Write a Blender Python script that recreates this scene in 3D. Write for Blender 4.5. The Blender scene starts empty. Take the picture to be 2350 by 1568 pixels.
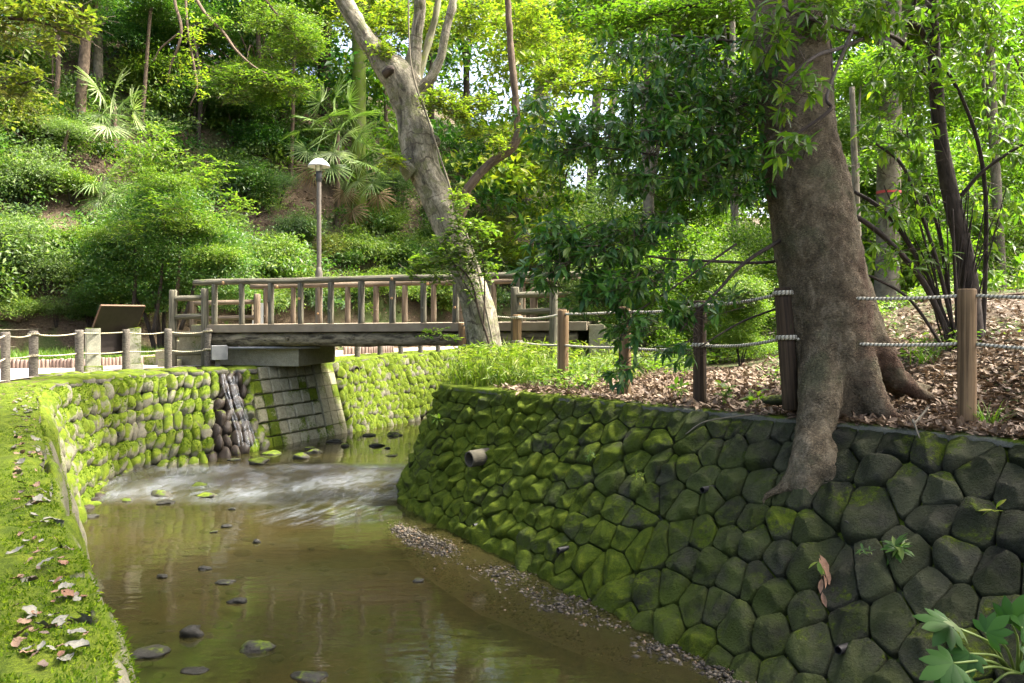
import bpy, bmesh, math
import numpy as np
from mathutils import Vector, Matrix

# ------------------------------------------------------------------ camera, sky, sun, exposure
SC = bpy.context.scene
COL = SC.collection
FPX, CX, HZ, CAMZ = 1800.0, 1175.0, 725.0, 1.10      # measured on the photograph at 2350 px width

cam_d = bpy.data.cameras.new('camera')
cam = bpy.data.objects.new('camera', cam_d)
COL.objects.link(cam)
cam.location = (0, 0, CAMZ)
cam.rotation_euler = (math.radians(90), 0, 0)
cam_d.sensor_width = 36.0
cam_d.lens = 36.0 * FPX / 2350.0
cam_d.shift_y = -(784.0 - HZ) / 2350.0
cam_d.clip_start, cam_d.clip_end = 0.05, 900.0
SC.camera = cam

SUN_EL, SUN_AZ = math.radians(59), math.radians(10)  # azimuth measured from +x towards +y
to_sun = Vector((math.cos(SUN_EL) * math.cos(SUN_AZ), math.cos(SUN_EL) * math.sin(SUN_AZ), math.sin(SUN_EL)))
world = bpy.data.worlds.new('World')
SC.world = world
world.use_nodes = True
wt = world.node_tree
bg = wt.nodes.get('Background') or wt.nodes.new('ShaderNodeBackground')
wo = wt.nodes.get('World Output') or wt.nodes.new('ShaderNodeOutputWorld')
sky = wt.nodes.new('ShaderNodeTexSky')
sky.sky_type = 'NISHITA'
sky.sun_disc = False
sky.sun_elevation = SUN_EL
sky.sun_rotation = math.pi / 2 - SUN_AZ               # the sky counts from +y clockwise
sky.air_density, sky.dust_density, sky.ozone_density = 0.6, 8.0, 1.0
wt.links.new(sky.outputs['Color'], bg.inputs['Color'])
bg.inputs['Strength'].default_value = 0.15
wt.links.new(bg.outputs['Background'], wo.inputs['Surface'])

sun_d = bpy.data.lights.new('sun', 'SUN')
sun_d.energy = 2.6
sun_d.angle = math.radians(4.0)
sun_d.color = (1.0, 0.95, 0.86)
sun_o = bpy.data.objects.new('sun', sun_d)
COL.objects.link(sun_o)
sun_o.rotation_euler = (-to_sun).to_track_quat('-Z', 'Y').to_euler()
sun_o.location = (20, -10, 40)

vs = SC.view_settings
vs.view_transform = 'Standard'
vs.look = 'None'
vs.gamma = 1.0
vs.use_curve_mapping = False
vs.exposure = 2.88
SC.render.engine = 'CYCLES'
cy = SC.cycles
cy.max_bounces, cy.diffuse_bounces, cy.glossy_bounces = 8, 5, 3
cy.transmission_bounces, cy.transparent_max_bounces = 5, 12
cy.caustics_reflective = cy.caustics_refractive = False
cy.sample_clamp_indirect = 6.0
cy.use_denoising = True

# ------------------------------------------------------------------ helpers
rs = np.random.RandomState


def P(px, py, z=0.0):
    """point on the horizontal plane z seen at photograph pixel (px, py)"""
    d = (CAMZ - z) * FPX / (py - HZ)
    return np.array([(px - CX) / FPX * d, d, z])


def Q(px, py, d):
    """point at depth d seen at photograph pixel (px, py)"""
    return np.array([(px - CX) / FPX * d, d, CAMZ - (py - HZ) / FPX * d])


def unit(a):
    a = np.asarray(a, float)
    return a / np.maximum(np.linalg.norm(a, axis=-1, keepdims=True), 1e-9)


def _h(ix, iy, iz):
    n = (ix.astype(np.int64) * 374761393 + iy.astype(np.int64) * 668265263 + iz.astype(np.int64) * 2147483647) & 0xffffffff
    n = ((n ^ (n >> 13)) * 1274126177) & 0xffffffff
    n = ((n ^ (n >> 16)) * 2246822519) & 0xffffffff
    return (n & 0xffff) / 65535.0


def vnoise(p):
    p = np.asarray(p, float)
    i = np.floor(p).astype(np.int64)
    f = p - i
    f = f * f * (3 - 2 * f)
    r = 0
    for dx in (0, 1):
        for dy in (0, 1):
            for dz in (0, 1):
                w = (f[..., 0] if dx else 1 - f[..., 0]) * (f[..., 1] if dy else 1 - f[..., 1]) * (f[..., 2] if dz else 1 - f[..., 2])
                r = r + w * _h(i[..., 0] + dx, i[..., 1] + dy, i[..., 2] + dz)
    return r


def fbm(p, o=4):
    p = np.asarray(p, float)
    a, s, t = 1.0, 0.0, 0.0
    for k in range(o):
        s = s + a * vnoise(p * (2 ** k) + 17.3 * k)
        t += a
        a *= 0.5
    return s / t                                        # 0..1


def make_mesh(name, V, F, mat=None, smooth=True, UV=None):
    V = np.asarray(V, np.float32)
    me = bpy.data.meshes.new(name)
    if isinstance(F, np.ndarray):
        nf, k = F.shape
        me.vertices.add(len(V))
        me.vertices.foreach_set('co', V.ravel())
        me.loops.add(nf * k)
        me.loops.foreach_set('vertex_index', F.astype(np.int32).ravel())
        me.polygons.add(nf)
        me.polygons.foreach_set('loop_start', np.arange(0, nf * k, k, dtype=np.int32))
        me.update(calc_edges=True)
    else:
        me.from_pydata([tuple(map(float, v)) for v in V], [], [tuple(int(i) for i in f) for f in F])
        me.update()
    if UV is not None:
        uv = me.uv_layers.new(name='UVMap')
        li = np.empty(len(me.loops), np.int32)
        me.loops.foreach_get('vertex_index', li)
        uv.data.foreach_set('uv', np.asarray(UV, np.float32)[li].ravel())
    if smooth:
        me.polygons.foreach_set('use_smooth', np.ones(len(me.polygons), bool))
    if mat is not None:
        for m in (mat if isinstance(mat, (list, tuple)) else [mat]):
            me.materials.append(m)
    return me


def tag(o, label=None, cat=None, group=None, kind=None):
    if label: o['label'] = label
    if cat: o['category'] = cat
    if group: o['group'] = group
    if kind: o['kind'] = kind
    return o


def link(name, me, parent=None, loc=(0, 0, 0), rot=None, scale=None):
    o = bpy.data.objects.new(name, me)
    COL.objects.link(o)
    if parent is not None: o.parent = parent
    o.location = tuple(float(c) for c in loc)
    if rot is not None: o.rotation_euler = rot
    if scale is not None: o.scale = scale
    return o


def thing(name, label, cat, loc, group=None, rz=0.0, kind=None):
    o = bpy.data.objects.new(name, None)
    COL.objects.link(o)
    o.empty_display_size = 0.2
    o.location = tuple(float(c) for c in loc)
    o.rotation_euler = (0, 0, rz)
    return tag(o, label, cat, group, kind)


def worigin(o):
    p = np.zeros(3)
    while o is not None:
        p += np.array(o.location)
        o = o.parent
    return p


def part(name, geo, mat, parent, smooth=True):
    """geo: (V, F) or (V, F, UV) in world coordinates; the parent chain carries no rotation"""
    V, F = geo[0], geo[1]
    UV = geo[2] if len(geo) > 2 else None
    return link(name, make_mesh(name, np.asarray(V) - worigin(parent), F, mat, smooth, UV), parent)


def solo(name, geo, mat, label=None, cat=None, group=None, kind=None, smooth=True, origin=None):
    V = np.asarray(geo[0], float)
    o0 = V.mean(0) if origin is None else np.asarray(origin, float)
    if origin is None: o0[2] = V[:, 2].min()
    o = link(name, make_mesh(name, V - o0, geo[1], mat, smooth, geo[2] if len(geo) > 2 else None), None, o0)
    return tag(o, label, cat, group, kind)


def join(*gs):
    Vs, Fs, Us, n = [], [], [], 0
    for g in gs:
        Vs.append(np.asarray(g[0], float))
        Fs += [[i + n for i in f] for f in (g[1].tolist() if isinstance(g[1], np.ndarray) else g[1])]
        Us.append(g[2] if len(g) > 2 and g[2] is not None else np.zeros((len(g[0]), 2)))
        n += len(g[0])
    return np.vstack(Vs), Fs, np.vstack(Us)


def spline(pts, n):
    """Catmull-Rom through pts (rows of any width), n samples"""
    p = np.asarray(pts, float)
    p = np.vstack([2 * p[0] - p[1], p, 2 * p[-1] - p[-2]])
    seg = len(p) - 3
    t = np.linspace(0, seg, n)
    i = np.minimum(t.astype(int), seg - 1)
    u = (t - i)[:, None]
    a, b, c, d = p[i], p[i + 1], p[i + 2], p[i + 3]
    return 0.5 * (2 * b + (c - a) * u + (2 * a - 5 * b + 4 * c - d) * u ** 2 + (3 * b - a - 3 * c + d) * u ** 3)


def tube(pts, rad, sides=10, cap=True, wob=0.0, wscale=4.0, seed=0):
    """tapered tube through pts; UV = (around, along in metres)"""
    p = np.asarray(pts, float)
    r = np.broadcast_to(np.asarray(rad, float), (len(p),)).copy()
    t = unit(np.gradient(p, axis=0))
    up = np.array([0, 0, 1.0]) if abs(t[0, 2]) < 0.85 else np.array([1.0, 0, 0])
    a = unit(np.cross(t[0], up))
    A = np.zeros_like(p)
    for k in range(len(p)):
        a = a - t[k] * np.dot(a, t[k])
        a = a / np.linalg.norm(a)
        A[k] = a
    B = np.cross(t, A)
    th = np.linspace(0, 2 * math.pi, sides + 1)
    cs, sn = np.cos(th), np.sin(th)
    along = np.concatenate([[0], np.cumsum(np.linalg.norm(np.diff(p, axis=0), axis=1))])
    R = np.repeat(r[:, None], sides + 1, 1)
    if wob:
        q = np.stack([np.repeat((cs * 1.3)[None], len(p), 0), np.repeat((sn * 1.3)[None], len(p), 0),
                      np.repeat((along * wscale)[:, None], sides + 1, 1)], -1) + seed * 7.7
        R = R * (1 + wob * (fbm(q, 3) - 0.5) * 2)
    V = p[:, None] + R[..., None] * (cs[None, :, None] * A[:, None] + sn[None, :, None] * B[:, None])
    U = np.stack([np.repeat((th / (2 * math.pi))[None], len(p), 0), np.repeat(along[:, None], sides + 1, 1)], -1)
    s1 = sides + 1
    F = [[i * s1 + j, i * s1 + j + 1, (i + 1) * s1 + j + 1, (i + 1) * s1 + j] for i in range(len(p) - 1) for j in range(sides)]
    V = V.reshape(-1, 3)
    U = U.reshape(-1, 2)
    if cap:
        n = len(V)
        V = np.vstack([V, p[0], p[-1]])
        U = np.vstack([U, [0.5, 0], [0.5, along[-1]]])
        F += [[n, j + 1, j] for j in range(sides)]
        b = (len(p) - 1) * s1
        F += [[n + 1, b + j, b + j + 1] for j in range(sides)]
    return V, F, U


def log_tube(a, b, r, sides=12, n=7, wob=0.10, seed=0, cham=0.25):
    """a round post or log with worn, chamfered ends"""
    a, b = np.asarray(a, float), np.asarray(b, float)
    L = np.linalg.norm(b - a)
    ts = np.concatenate([[0, cham * r / L], np.linspace(0, 1, n)[1:-1], [1 - cham * r / L, 1]])
    rr = np.full(len(ts), r)
    rr[0] = rr[-1] = r * (1 - cham * 0.8)
    return tube(a + (b - a) * ts[:, None], rr, sides, True, wob, 3.0, seed)


def box(c, half, ax=None, bev=0.0):
    """box centred at c, half sizes, optional 3x3 axes (rows); bevelled when bev > 0"""
    bm = bmesh.new()
    bmesh.ops.create_cube(bm, size=2.0)
    for v in bm.verts: v.co = Vector((v.co.x * half[0], v.co.y * half[1], v.co.z * half[2]))
    if bev: bmesh.ops.bevel(bm, geom=bm.edges[:], offset=bev, segments=2, affect='EDGES', profile=0.6)
    bm.verts.index_update()
    V = np.array([v.co[:] for v in bm.verts])
    F = [[v.index for v in f.verts] for f in bm.faces]
    bm.free()
    if ax is not None: V = V @ np.asarray(ax, float)
    return V + np.asarray(c, float), F, np.zeros((len(V), 2))


def ico(sub):
    bm = bmesh.new()
    bmesh.ops.create_icosphere(bm, subdivisions=sub, radius=1.0)
    bm.verts.index_update()
    V = np.array([v.co[:] for v in bm.verts])
    F = np.array([[v.index for v in f.verts] for f in bm.faces])
    bm.free()
    return V, F


def polyinterp(pts, s):
    """point at arc parameter s (0..1 by length of the polyline pts)"""
    p = np.asarray(pts, float)
    L = np.concatenate([[0], np.cumsum(np.linalg.norm(np.diff(p, axis=0), axis=1))])
    s = np.asarray(s) * L[-1]
    return np.stack([np.interp(s, L, p[:, k]) for k in range(p.shape[1])], -1)


def smooth01(a, b, x):
    t = np.clip((x - a) / (b - a), 0, 1)
    return t * t * (3 - 2 * t)


# ------------------------------------------------------------------ materials
class N:
    def __init__(s, name):
        s.m = bpy.data.materials.new(name)
        s.m.use_nodes = True
        s.t = s.m.node_tree
        s.b = s.t.nodes['Principled BSDF']
        s.out = s.t.nodes['Material Output']
        s._pos = None

    def new(s, k, **kw):
        n = s.t.nodes.new(k)
        for a, v in kw.items(): setattr(n, a, v)
        return n

    def put(s, sock, v):
        if isinstance(v, bpy.types.NodeSocket): s.t.links.new(v, sock)
        elif isinstance(v, (tuple, list)) and len(v) == 3 and sock.type == 'RGBA': sock.default_value = (*v, 1)
        else: sock.default_value = v

    def pos(s):
        if s._pos is None: s._pos = s.new('ShaderNodeNewGeometry')
        return s._pos.outputs['Position']

    def geo(s, k):
        s.pos()
        return s._pos.outputs[k]

    def uv(s):
        return s.new('ShaderNodeTexCoord').outputs['UV']

    def rnd(s):
        return s.new('ShaderNodeObjectInfo').outputs['Random']

    def xyz(s, v):
        n = s.new('ShaderNodeSeparateXYZ')
        s.put(n.inputs[0], v)
        return n.outputs

    def vmul(s, v, k):
        n = s.new('ShaderNodeVectorMath', operation='MULTIPLY')
        s.put(n.inputs[0], v)
        n.inputs[1].default_value = k
        return n.outputs[0]

    def noise(s, scale, detail=4, rough=0.55, vec=None, dist=0.0):
        n = s.new('ShaderNodeTexNoise')
        s.put(n.inputs['Vector'], s.pos() if vec is None else vec)
        n.inputs['Scale'].default_value = scale
        n.inputs['Detail'].default_value = detail
        n.inputs['Roughness'].default_value = rough
        n.inputs['Distortion'].default_value = dist
        return n.outputs['Fac']

    def voro(s, scale, vec=None, feature='F1', out='Distance'):
        n = s.new('ShaderNodeTexVoronoi', feature=feature)
        s.put(n.inputs['Vector'], s.pos() if vec is None else vec)
        n.inputs['Scale'].default_value = scale
        return n.outputs[out]

    def ramp(s, fac, *stops):
        n = s.new('ShaderNodeValToRGB')
        e = n.color_ramp.elements
        while len(e) < len(stops): e.new(0.5)
        for k, (p, c) in enumerate(stops):
            e[k].position = p
            e[k].color = (*c, 1) if len(c) == 3 else c
        s.put(n.inputs['Fac'], fac)
        return n.outputs['Color']

    def step(s, fac, a, b):
        n = s.new('ShaderNodeMapRange', interpolation_type='SMOOTHSTEP')
        s.put(n.inputs['Value'], fac)
        n.inputs['From Min'].default_value = a
        n.inputs['From Max'].default_value = b
        return n.outputs['Result']

    def math(s, op, a, b=0.0, clamp=False):
        n = s.new('ShaderNodeMath', operation=op, use_clamp=clamp)
        s.put(n.inputs[0], a)
        s.put(n.inputs[1], b)
        return n.outputs[0]

    def mix(s, f, a, b, blend='MIX'):
        n = s.new('ShaderNodeMix', data_type='RGBA', blend_type=blend)
        s.put(n.inputs['Factor'], f)
        s.put(n.inputs['A'] if 'A' in n.inputs and n.inputs['A'].type == 'RGBA' else n.inputs[6], a)
        s.put(n.inputs[7], b)
        return n.outputs[2]

    def bump(s, h, strength=0.5, dist=0.02, nrm=None):
        n = s.new('ShaderNodeBump')
        n.inputs['Strength'].default_value = strength
        n.inputs['Distance'].default_value = dist
        s.put(n.inputs['Height'], h)
        if nrm is not None: s.put(n.inputs['Normal'], nrm)
        return n.outputs['Normal']

    def done(s, col=None, rough=0.8, spec=0.3, nrm=None):
        if col is not None: s.put(s.b.inputs['Base Color'], col)
        s.put(s.b.inputs['Roughness'], rough)
        s.b.inputs['Specular IOR Level'].default_value = spec
        if nrm is not None: s.put(s.b.inputs['Normal'], nrm)
        return s.m


def m_plain(name, c1, c2, scale=6, rough=0.8, bump=0.4, bd=0.01, bscale=None, spec=0.3):
    n = N(name)
    f = n.noise(scale, 5, 0.6)
    return n.done(n.ramp(f, (0.3, c1), (0.7, c2)), rough, spec, n.bump(n.noise(bscale or scale * 5, 6, 0.65), bump, bd))


MOSS_A, MOSS_B, MOSS_C = (0.036, 0.062, 0.006), (0.105, 0.142, 0.010), (0.195, 0.220, 0.020)


def moss_col(n, scale=1.0):
    f = n.noise(9 * scale, 6, 0.7)
    g = n.noise(90 * scale, 3, 0.6)
    c = n.ramp(f, (0.30, MOSS_A), (0.55, MOSS_B), (0.78, MOSS_C))
    c = n.mix(n.math('MULTIPLY', n.step(n.noise(3.3 * scale, 6, 0.7), 0.54, 0.70), 0.55), c, (0.070, 0.068, 0.018))
    return n.mix(n.math('MULTIPLY', n.step(g, 0.62, 0.40), 0.55), c, (0.030, 0.05, 0.006))


def m_moss_stone(name, s1, s2, amount, up=0.35, patch=3.0, wet=False, gradient=None, bump=0.7, mossbump=1.0, algae=None, bdist=0.02, vary=False):
    """stone with moss creeping over it; amount shifts how much, up favours upper faces, gradient = (axis, from, to, gain)"""
    n = N(name)
    st = n.mix(n.rnd(), n.ramp(n.noise(14, 6, 0.65), (0.28, s1), (0.72, s2)), n.ramp(n.noise(7, 5, 0.6), (0.3, tuple(c * 0.75 for c in s2)), (0.75, tuple(min(1, c * 1.25) for c in s2))))
    if vary:
        tone = n.math('ADD', n.math('MULTIPLY', n.math('FRACT', n.math('MULTIPLY', n.rnd(), 37.7)), 1.1), 0.5)
        cc = n.new('ShaderNodeCombineXYZ')
        n.put(cc.inputs[0], tone)
        n.put(cc.inputs[1], n.math('MULTIPLY', tone, 0.97))
        n.put(cc.inputs[2], n.math('ADD', n.math('MULTIPLY', tone, 0.8), 0.12))
        st = n.mix(1.0, st, cc.outputs[0], 'MULTIPLY')
    st = n.mix(0.85, st, n.ramp(n.noise(85, 6, 0.75), (0.30, (0.42, 0.42, 0.42)), (0.52, (1.0, 1.0, 1.0)), (0.74, (1.75, 1.72, 1.62))), 'MULTIPLY')
    nz = n.xyz(n.geo('Normal'))[2]
    m = n.math('ADD', n.noise(patch, 5, 0.62), n.math('MULTIPLY', nz, up))
    m = n.math('ADD', m, n.math('MULTIPLY', n.math('SUBTRACT', n.rnd(), 0.5), 0.12 if vary else 0.30))
    m = n.math('ADD', m, n.math('MULTIPLY', n.math('SUBTRACT', n.noise(22, 6, 0.75), 0.5), 0.55))
    if gradient:
        ax, a, b, gain = gradient
        m = n.math('ADD', m, n.math('MULTIPLY', n.step(n.xyz(n.pos())[ax], a, b), gain))
    fac = n.step(m, 0.60 - amount, 0.76 - amount)
    if algae:                                           # thin green film, thicker towards one end of the wall
        ax, a, b, ac = algae
        film = n.math('MULTIPLY', n.math('ADD', n.math('MULTIPLY', n.step(n.xyz(n.pos())[ax], a, b), 0.75), 0.16), n.step(n.noise(2.4, 5, 0.65), 0.30, 0.62))
        st = n.mix(film, st, ac)
    col = n.mix(fac, st, moss_col(n))
    hs = n.noise(38, 8, 0.7)
    hm = n.noise(95, 5, 0.75)
    h = n.mix(fac, hs, n.math('ADD', n.math('MULTIPLY', hm, 0.9 * mossbump), 0.35))
    rough = 0.38 if wet else n.mix(fac, (0.75,) * 3, (0.95,) * 3)
    return n.done(col, rough, 0.10 if wet else 0.10, n.bump(h, bump, bdist))


def m_wood(name, c1, c2, green=None, gscale=22.0, bump=0.8, stretch=0.10, bd=0.012, greenamt=0.0):
    """weathered grain running along the UV's v axis"""
    n = N(name)
    v = n.vmul(n.uv(), (1.0, stretch, 1.0))
    add = n.new('ShaderNodeVectorMath', operation='ADD')
    n.put(add.inputs[0], v)
    cmb = n.new('ShaderNodeCombineXYZ')
    n.put(cmb.inputs[2], n.math('MULTIPLY', n.rnd(), 30))
    n.put(add.inputs[1], cmb.outputs[0])
    v = add.outputs[0]
    g = n.noise(gscale, 6, 0.65, v, 0.6)
    c = n.ramp(g, (0.36, c1), (0.62, c2))
    c = n.mix(n.math('MULTIPLY', n.noise(5, 3), 0.5), c, tuple(x * 0.6 for x in c1))
    if green:
        nz = n.xyz(n.geo('Normal'))[2]
        f = n.step(n.math('ADD', n.noise(6, 5, 0.65), n.math('MULTIPLY', nz, 0.18)), 0.66 - greenamt, 0.85 - greenamt)
        c = n.mix(f, c, green)
    return n.done(c, 0.88, 0.2, n.bump(g, bump, bd))


def m_leaf(name, c1, c2, c3=None, trans=0.46, rough=0.42, tint=(1.1, 1.35, 0.45), spec=0.26):
    n = N(name)
    r = n.geo('Random Per Island')
    col = n.ramp(r, (0.0, c1), (0.62, c2), (1.0, c3 or c2))
    n.done(col, rough + 0.06, spec)
    tr = n.new('ShaderNodeBsdfTranslucent')
    n.put(tr.inputs['Color'], n.mix(1.0, col, tint, 'MULTIPLY'))
    mx = n.new('ShaderNodeMixShader')
    mx.inputs['Fac'].default_value = trans
    n.t.links.new(n.b.outputs[0], mx.inputs[1])
    n.t.links.new(tr.outputs[0], mx.inputs[2])
    n.t.links.new(mx.outputs[0], n.out.inputs['Surface'])
    return n.m
# ------------------------------------------------------------------ the lie of the land
ZL, ZU = -1.85, -1.60                                   # water below and above the riffle


def W(x, y, z=0.0): return np.array([x, y, z], float)


LT = np.array([W(2.2, -6), W(0.9, -2.6), W(-0.72, 1.3), P(258, 1568), P(215, 1350), P(150, 1180), P(100, 1000), P(88, 920), P(86, 893), P(100, 883),
               P(200, 868), P(300, 858), P(400, 851), P(480, 848), P(565, 845), P(755, 829), P(900, 816), P(1000, 808), W(0.6, 27.2), W(9, 31.5)])
LB = np.array([W(2.7, -5.6, ZL), W(1.4, -2.2, ZL), W(-0.55, 1.45, ZL), W(-1.02, 2.55, ZL), W(-1.50, 3.38, ZL), W(-2.26, 4.55, ZL), W(-3.86, 7.2, ZL), P(190, 1250, ZL), P(165, 1175, ZL), P(190, 1150, ZL),
               P(240, 1127, ZL), P(330, 1102, ZL), P(430, 1077, -1.66), P(510, 1052, ZU), P(605, 1030, ZU), P(795, 993, ZU), P(900, 976, ZU), W(-1.55, 21.6, ZU), W(1.2, 26.2, ZU), W(9.3, 30.4, ZU)])
RT = np.array([W(8.6, 2.6), W(5.75, 5.52), P(2350, 1015), P(1050, 888), P(1012, 886.5), W(-1.14, 12.9), W(-0.75, 14.1), W(1.3, 18.4), W(4.2, 22.6), W(11, 26.5)])
RB = np.array([W(6.4, 0.4, ZL), W(3.5, 3.35, ZL), W(2.62, 4.95, ZL), P(918, 1164, ZL), P(896, 1140, ZL), W(-1.85, 13.5, ZU), W(-1.4, 14.6, ZU), W(0.6, 18.9, ZU), W(3.6, 23.2, ZU), W(10.5, 27.2, ZU)])
LT[2:7, 0] -= np.array([0.0, 0.0, 0.02, 0.05, 0.05])
for A in (LB, RB): A[:, 2] -= 0.10                      # the foot stands a little under water


def left_normal(p):
    t = unit(np.gradient(p[:, :2], axis=0))
    return np.stack([-t[:, 1], t[:, 0]], 1)


def offset(poly, k):
    o = poly.copy()
    o[:, :2] += left_normal(poly) * k
    return o


def in_poly(x, y, poly):
    c = np.zeros(x.shape, bool)
    j = len(poly) - 1
    for i in range(len(poly)):
        xi, yi = poly[i, :2]
        xj, yj = poly[j, :2]
        hit = ((yi > y) != (yj > y)) & (x < (xj - xi) * (y - yi) / (yj - yi + 1e-12) + xi)
        c ^= hit
        j = i
    return c


def seg_dist(x, y, poly):
    """distance to a polyline, and the signed side (left of travel positive)"""
    best = np.full(x.shape, 1e9)
    sgn = np.ones(x.shape)
    for a, b in zip(poly[:-1, :2], poly[1:, :2]):
        d = b - a
        t = np.clip(((x - a[0]) * d[0] + (y - a[1]) * d[1]) / (d @ d), 0, 1)
        dx, dy = x - a[0] - t * d[0], y - a[1] - t * d[1]
        q = np.hypot(dx, dy)
        m = q < best
        best = np.where(m, q, best)
        sgn = np.where(m, np.sign(d[0] * (y - a[1]) - d[1] * (x - a[0])), sgn)
    return best, sgn


CHAN = np.vstack([offset(LT, 0.32), offset(RT, -0.30)[::-1]])
TOE_X = [-40, -18, -14, -10, -7, -2, 5, 12, 22, 40]
TOE_Y = [6, 12.5, 17.0, 20.8, 23.0, 28.0, 33, 36, 36, 36]


def bank(x, y):
    """ground height outside the channel"""
    x, y = np.asarray(x, float), np.asarray(y, float)
    t = y - np.interp(x, TOE_X, TOE_Y)
    sl = np.interp(x, [-14, -6, 0, 6, 14], [0.80, 0.78, 0.60, 0.34, 0.26])
    tt = np.maximum(t, 0)
    hill = np.minimum(tt * sl * smooth01(0, 2.5, tt), 30)
    hill = np.where(hill > 11, 11 + (hill - 11) * 0.35, hill)
    d, s = seg_dist(x, y, RT)
    side = (s < 0)
    k = smooth01(1.6, 6.5, x - 0.30 * (y - 8))
    rise = np.maximum(d - 0.7, 0)
    right = side * (0.055 + 0.30 * k) * 6 * (1 - np.exp(-rise / 6))
    b = (fbm(np.stack([x * 0.45, y * 0.45, 0 * x], -1), 4) - 0.5)
    amp = 0.10 * smooth01(0.5, 2.0, d) * side + 0.9 * smooth01(0.3, 3.0, tt)
    far = smooth01(0.4, 1.2, seg_dist(x, y, LT)[0])
    return hill + right + b * amp - 0.012 * far * (t < 0) * (~side)


def G(x, y):
    return float(bank(np.array([x]), np.array([y]))[0])


def axis_steps(lo, hi, fine, out_lo, out_hi, grow=1.16):
    c = list(np.arange(lo, hi + 1e-6, fine))
    s, v = fine, lo
    a = []
    while v > out_lo:
        s *= grow
        v -= s
        a.append(v)
    b, s, v = [], fine, hi
    while v < out_hi:
        s *= grow
        v += s
        b.append(v)
    return np.array(a[::-1] + c + b)


gx = axis_steps(-10.5, 9.5, 0.16, -420, 420)
gy = axis_steps(-2, 30, 0.16, -420, 520)
X, Y = np.meshgrid(gx, gy)
Z = bank(X, Y)
inside = in_poly(X, Y, CHAN)
bedn = fbm(np.stack([X * 1.7, Y * 1.7, 0 * X], -1), 4)
BED = np.where(Y > 13.2, -1.80, -2.02) + (bedn - 0.5) * 0.16
Z = np.where(inside, BED, Z)
nx, ny = len(gx), len(gy)
idx = np.arange(nx * ny).reshape(ny, nx)
GF = np.stack([idx[:-1, :-1], idx[:-1, 1:], idx[1:, 1:], idx[1:, :-1]], -1).reshape(-1, 4)

n = N('forest_floor')
lit = n.noise(26, 6, 0.7)
col = n.ramp(lit, (0.25, (0.028, 0.018, 0.011)), (0.5, (0.070, 0.050, 0.030)), (0.72, (0.15, 0.112, 0.072)))
col = n.mix(n.math('MULTIPLY', n.step(n.noise(0.55, 4, 0.6), 0.46, 0.62), 0.75), col, n.ramp(n.noise(30, 5, 0.7), (0.3, (0.02, 0.04, 0.008)), (0.7, (0.07, 0.12, 0.02))))
bedmask = n.step(n.xyz(n.pos())[2], -1.2, -1.45)
pv = n.voro(20)
bedc = n.ramp(n.noise(9, 5, 0.65), (0.3, (0.024, 0.020, 0.012)), (0.6, (0.062, 0.052, 0.030)), (0.8, (0.11, 0.09, 0.055)))
bedc = n.mix(n.step(pv, 0.35, 0.05), bedc, (0.045, 0.038, 0.026))
col = n.mix(bedmask, col, bedc)
M_GROUND = n.done(col, 0.9, 0.2, n.bump(n.noise(34, 7, 0.75), 0.9, 0.05))
ground = link('ground', make_mesh('ground', np.stack([X, Y, Z], -1).reshape(-1, 3), GF, M_GROUND))
tag(ground, 'brown leaf covered forest floor with the wooded slope and stream bed', kind='structure')

# path of pale packed earth behind the fence
PATH_R = offset(LT[2:], 0.98)
PATH_L = np.array([W(-7.2, -2), W(-8.2, 4), W(-10.6, 10.5), W(-11.3, 14), W(-10.55, 16.1), W(-8.5, 18.4), W(-7.3, 20.6), W(-5.4, 24.6), W(-3.2, 28.0), W(6, 33.2)])
M_PATH = m_plain('packed_earth', (0.30, 0.255, 0.20), (0.46, 0.40, 0.32), 3.0, 0.95, 0.5, 0.01, 60)
ns = 70
a_, b_ = polyinterp(PATH_R, np.linspace(0, 1, ns)), polyinterp(PATH_L, np.linspace(0, 1, ns))
PV, PF = [], []
for i in range(ns):
    for k in range(9):
        q = a_[i] + (b_[i] - a_[i]) * k / 8
        q[2] = 0.012 + 0.006 * math.sin(3 * q[0] + 2 * q[1])
        PV.append(q)
PF = [[i * 9 + k, i * 9 + k + 1, (i + 1) * 9 + k + 1, (i + 1) * 9 + k] for i in range(ns - 1) for k in range(8)]
path = link('path', make_mesh('path', np.array(PV), PF, M_PATH))
tag(path, 'pale packed earth footpath running behind the rope fence', kind='structure')

# ------------------------------------------------------------------ water
wx = np.arange(-8.2, 5.0, 0.08)
wy = np.concatenate([np.arange(-3, 1.5, 0.2), np.arange(1.5, 11.4, 0.12), np.arange(11.4, 15.0, 0.045), np.arange(15.0, 27.5, 0.12)])
X, Y = np.meshgrid(wx, wy)
crest = 14.25 + 0.25 * np.sin(X * 1.1 + 0.5) + 0.10 * np.sin(X * 3.1)
toe = 12.35 + 0.22 * np.sin(X * 1.4 + 2.0) + 0.08 * np.sin(X * 4.3)
tt = np.clip((Y - toe) / (crest - toe), 0, 1)
Z = ZL + (ZU - ZL) * (tt * 0.75 + 0.25 * tt * tt * (3 - 2 * tt))
on = np.clip(np.minimum((Y - toe + 0.25) / 0.4, (crest + 0.05 - Y) / 0.25), 0, 1)
rip = fbm(np.stack([X * 6.0 + Y * 1.2, Y * 2.2, 0 * X], -1), 4) - 0.5
rip2 = fbm(np.stack([X * 11 + Y * 5, Y * 3.5 - X, 0 * X + 5], -1), 2) - 0.5
Z = Z + on * (rip * 0.050 + rip2 * 0.030) + (1 - on) * (fbm(np.stack([X * 2.4, Y * 2.4, 0 * X], -1), 3) - 0.5) * 0.006
nx, ny = len(wx), len(wy)
idx = np.arange(nx * ny).reshape(ny, nx)
WF = np.stack([idx[:-1, :-1], idx[:-1, 1:], idx[1:, 1:], idx[1:, :-1]], -1).reshape(-1, 4)

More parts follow.
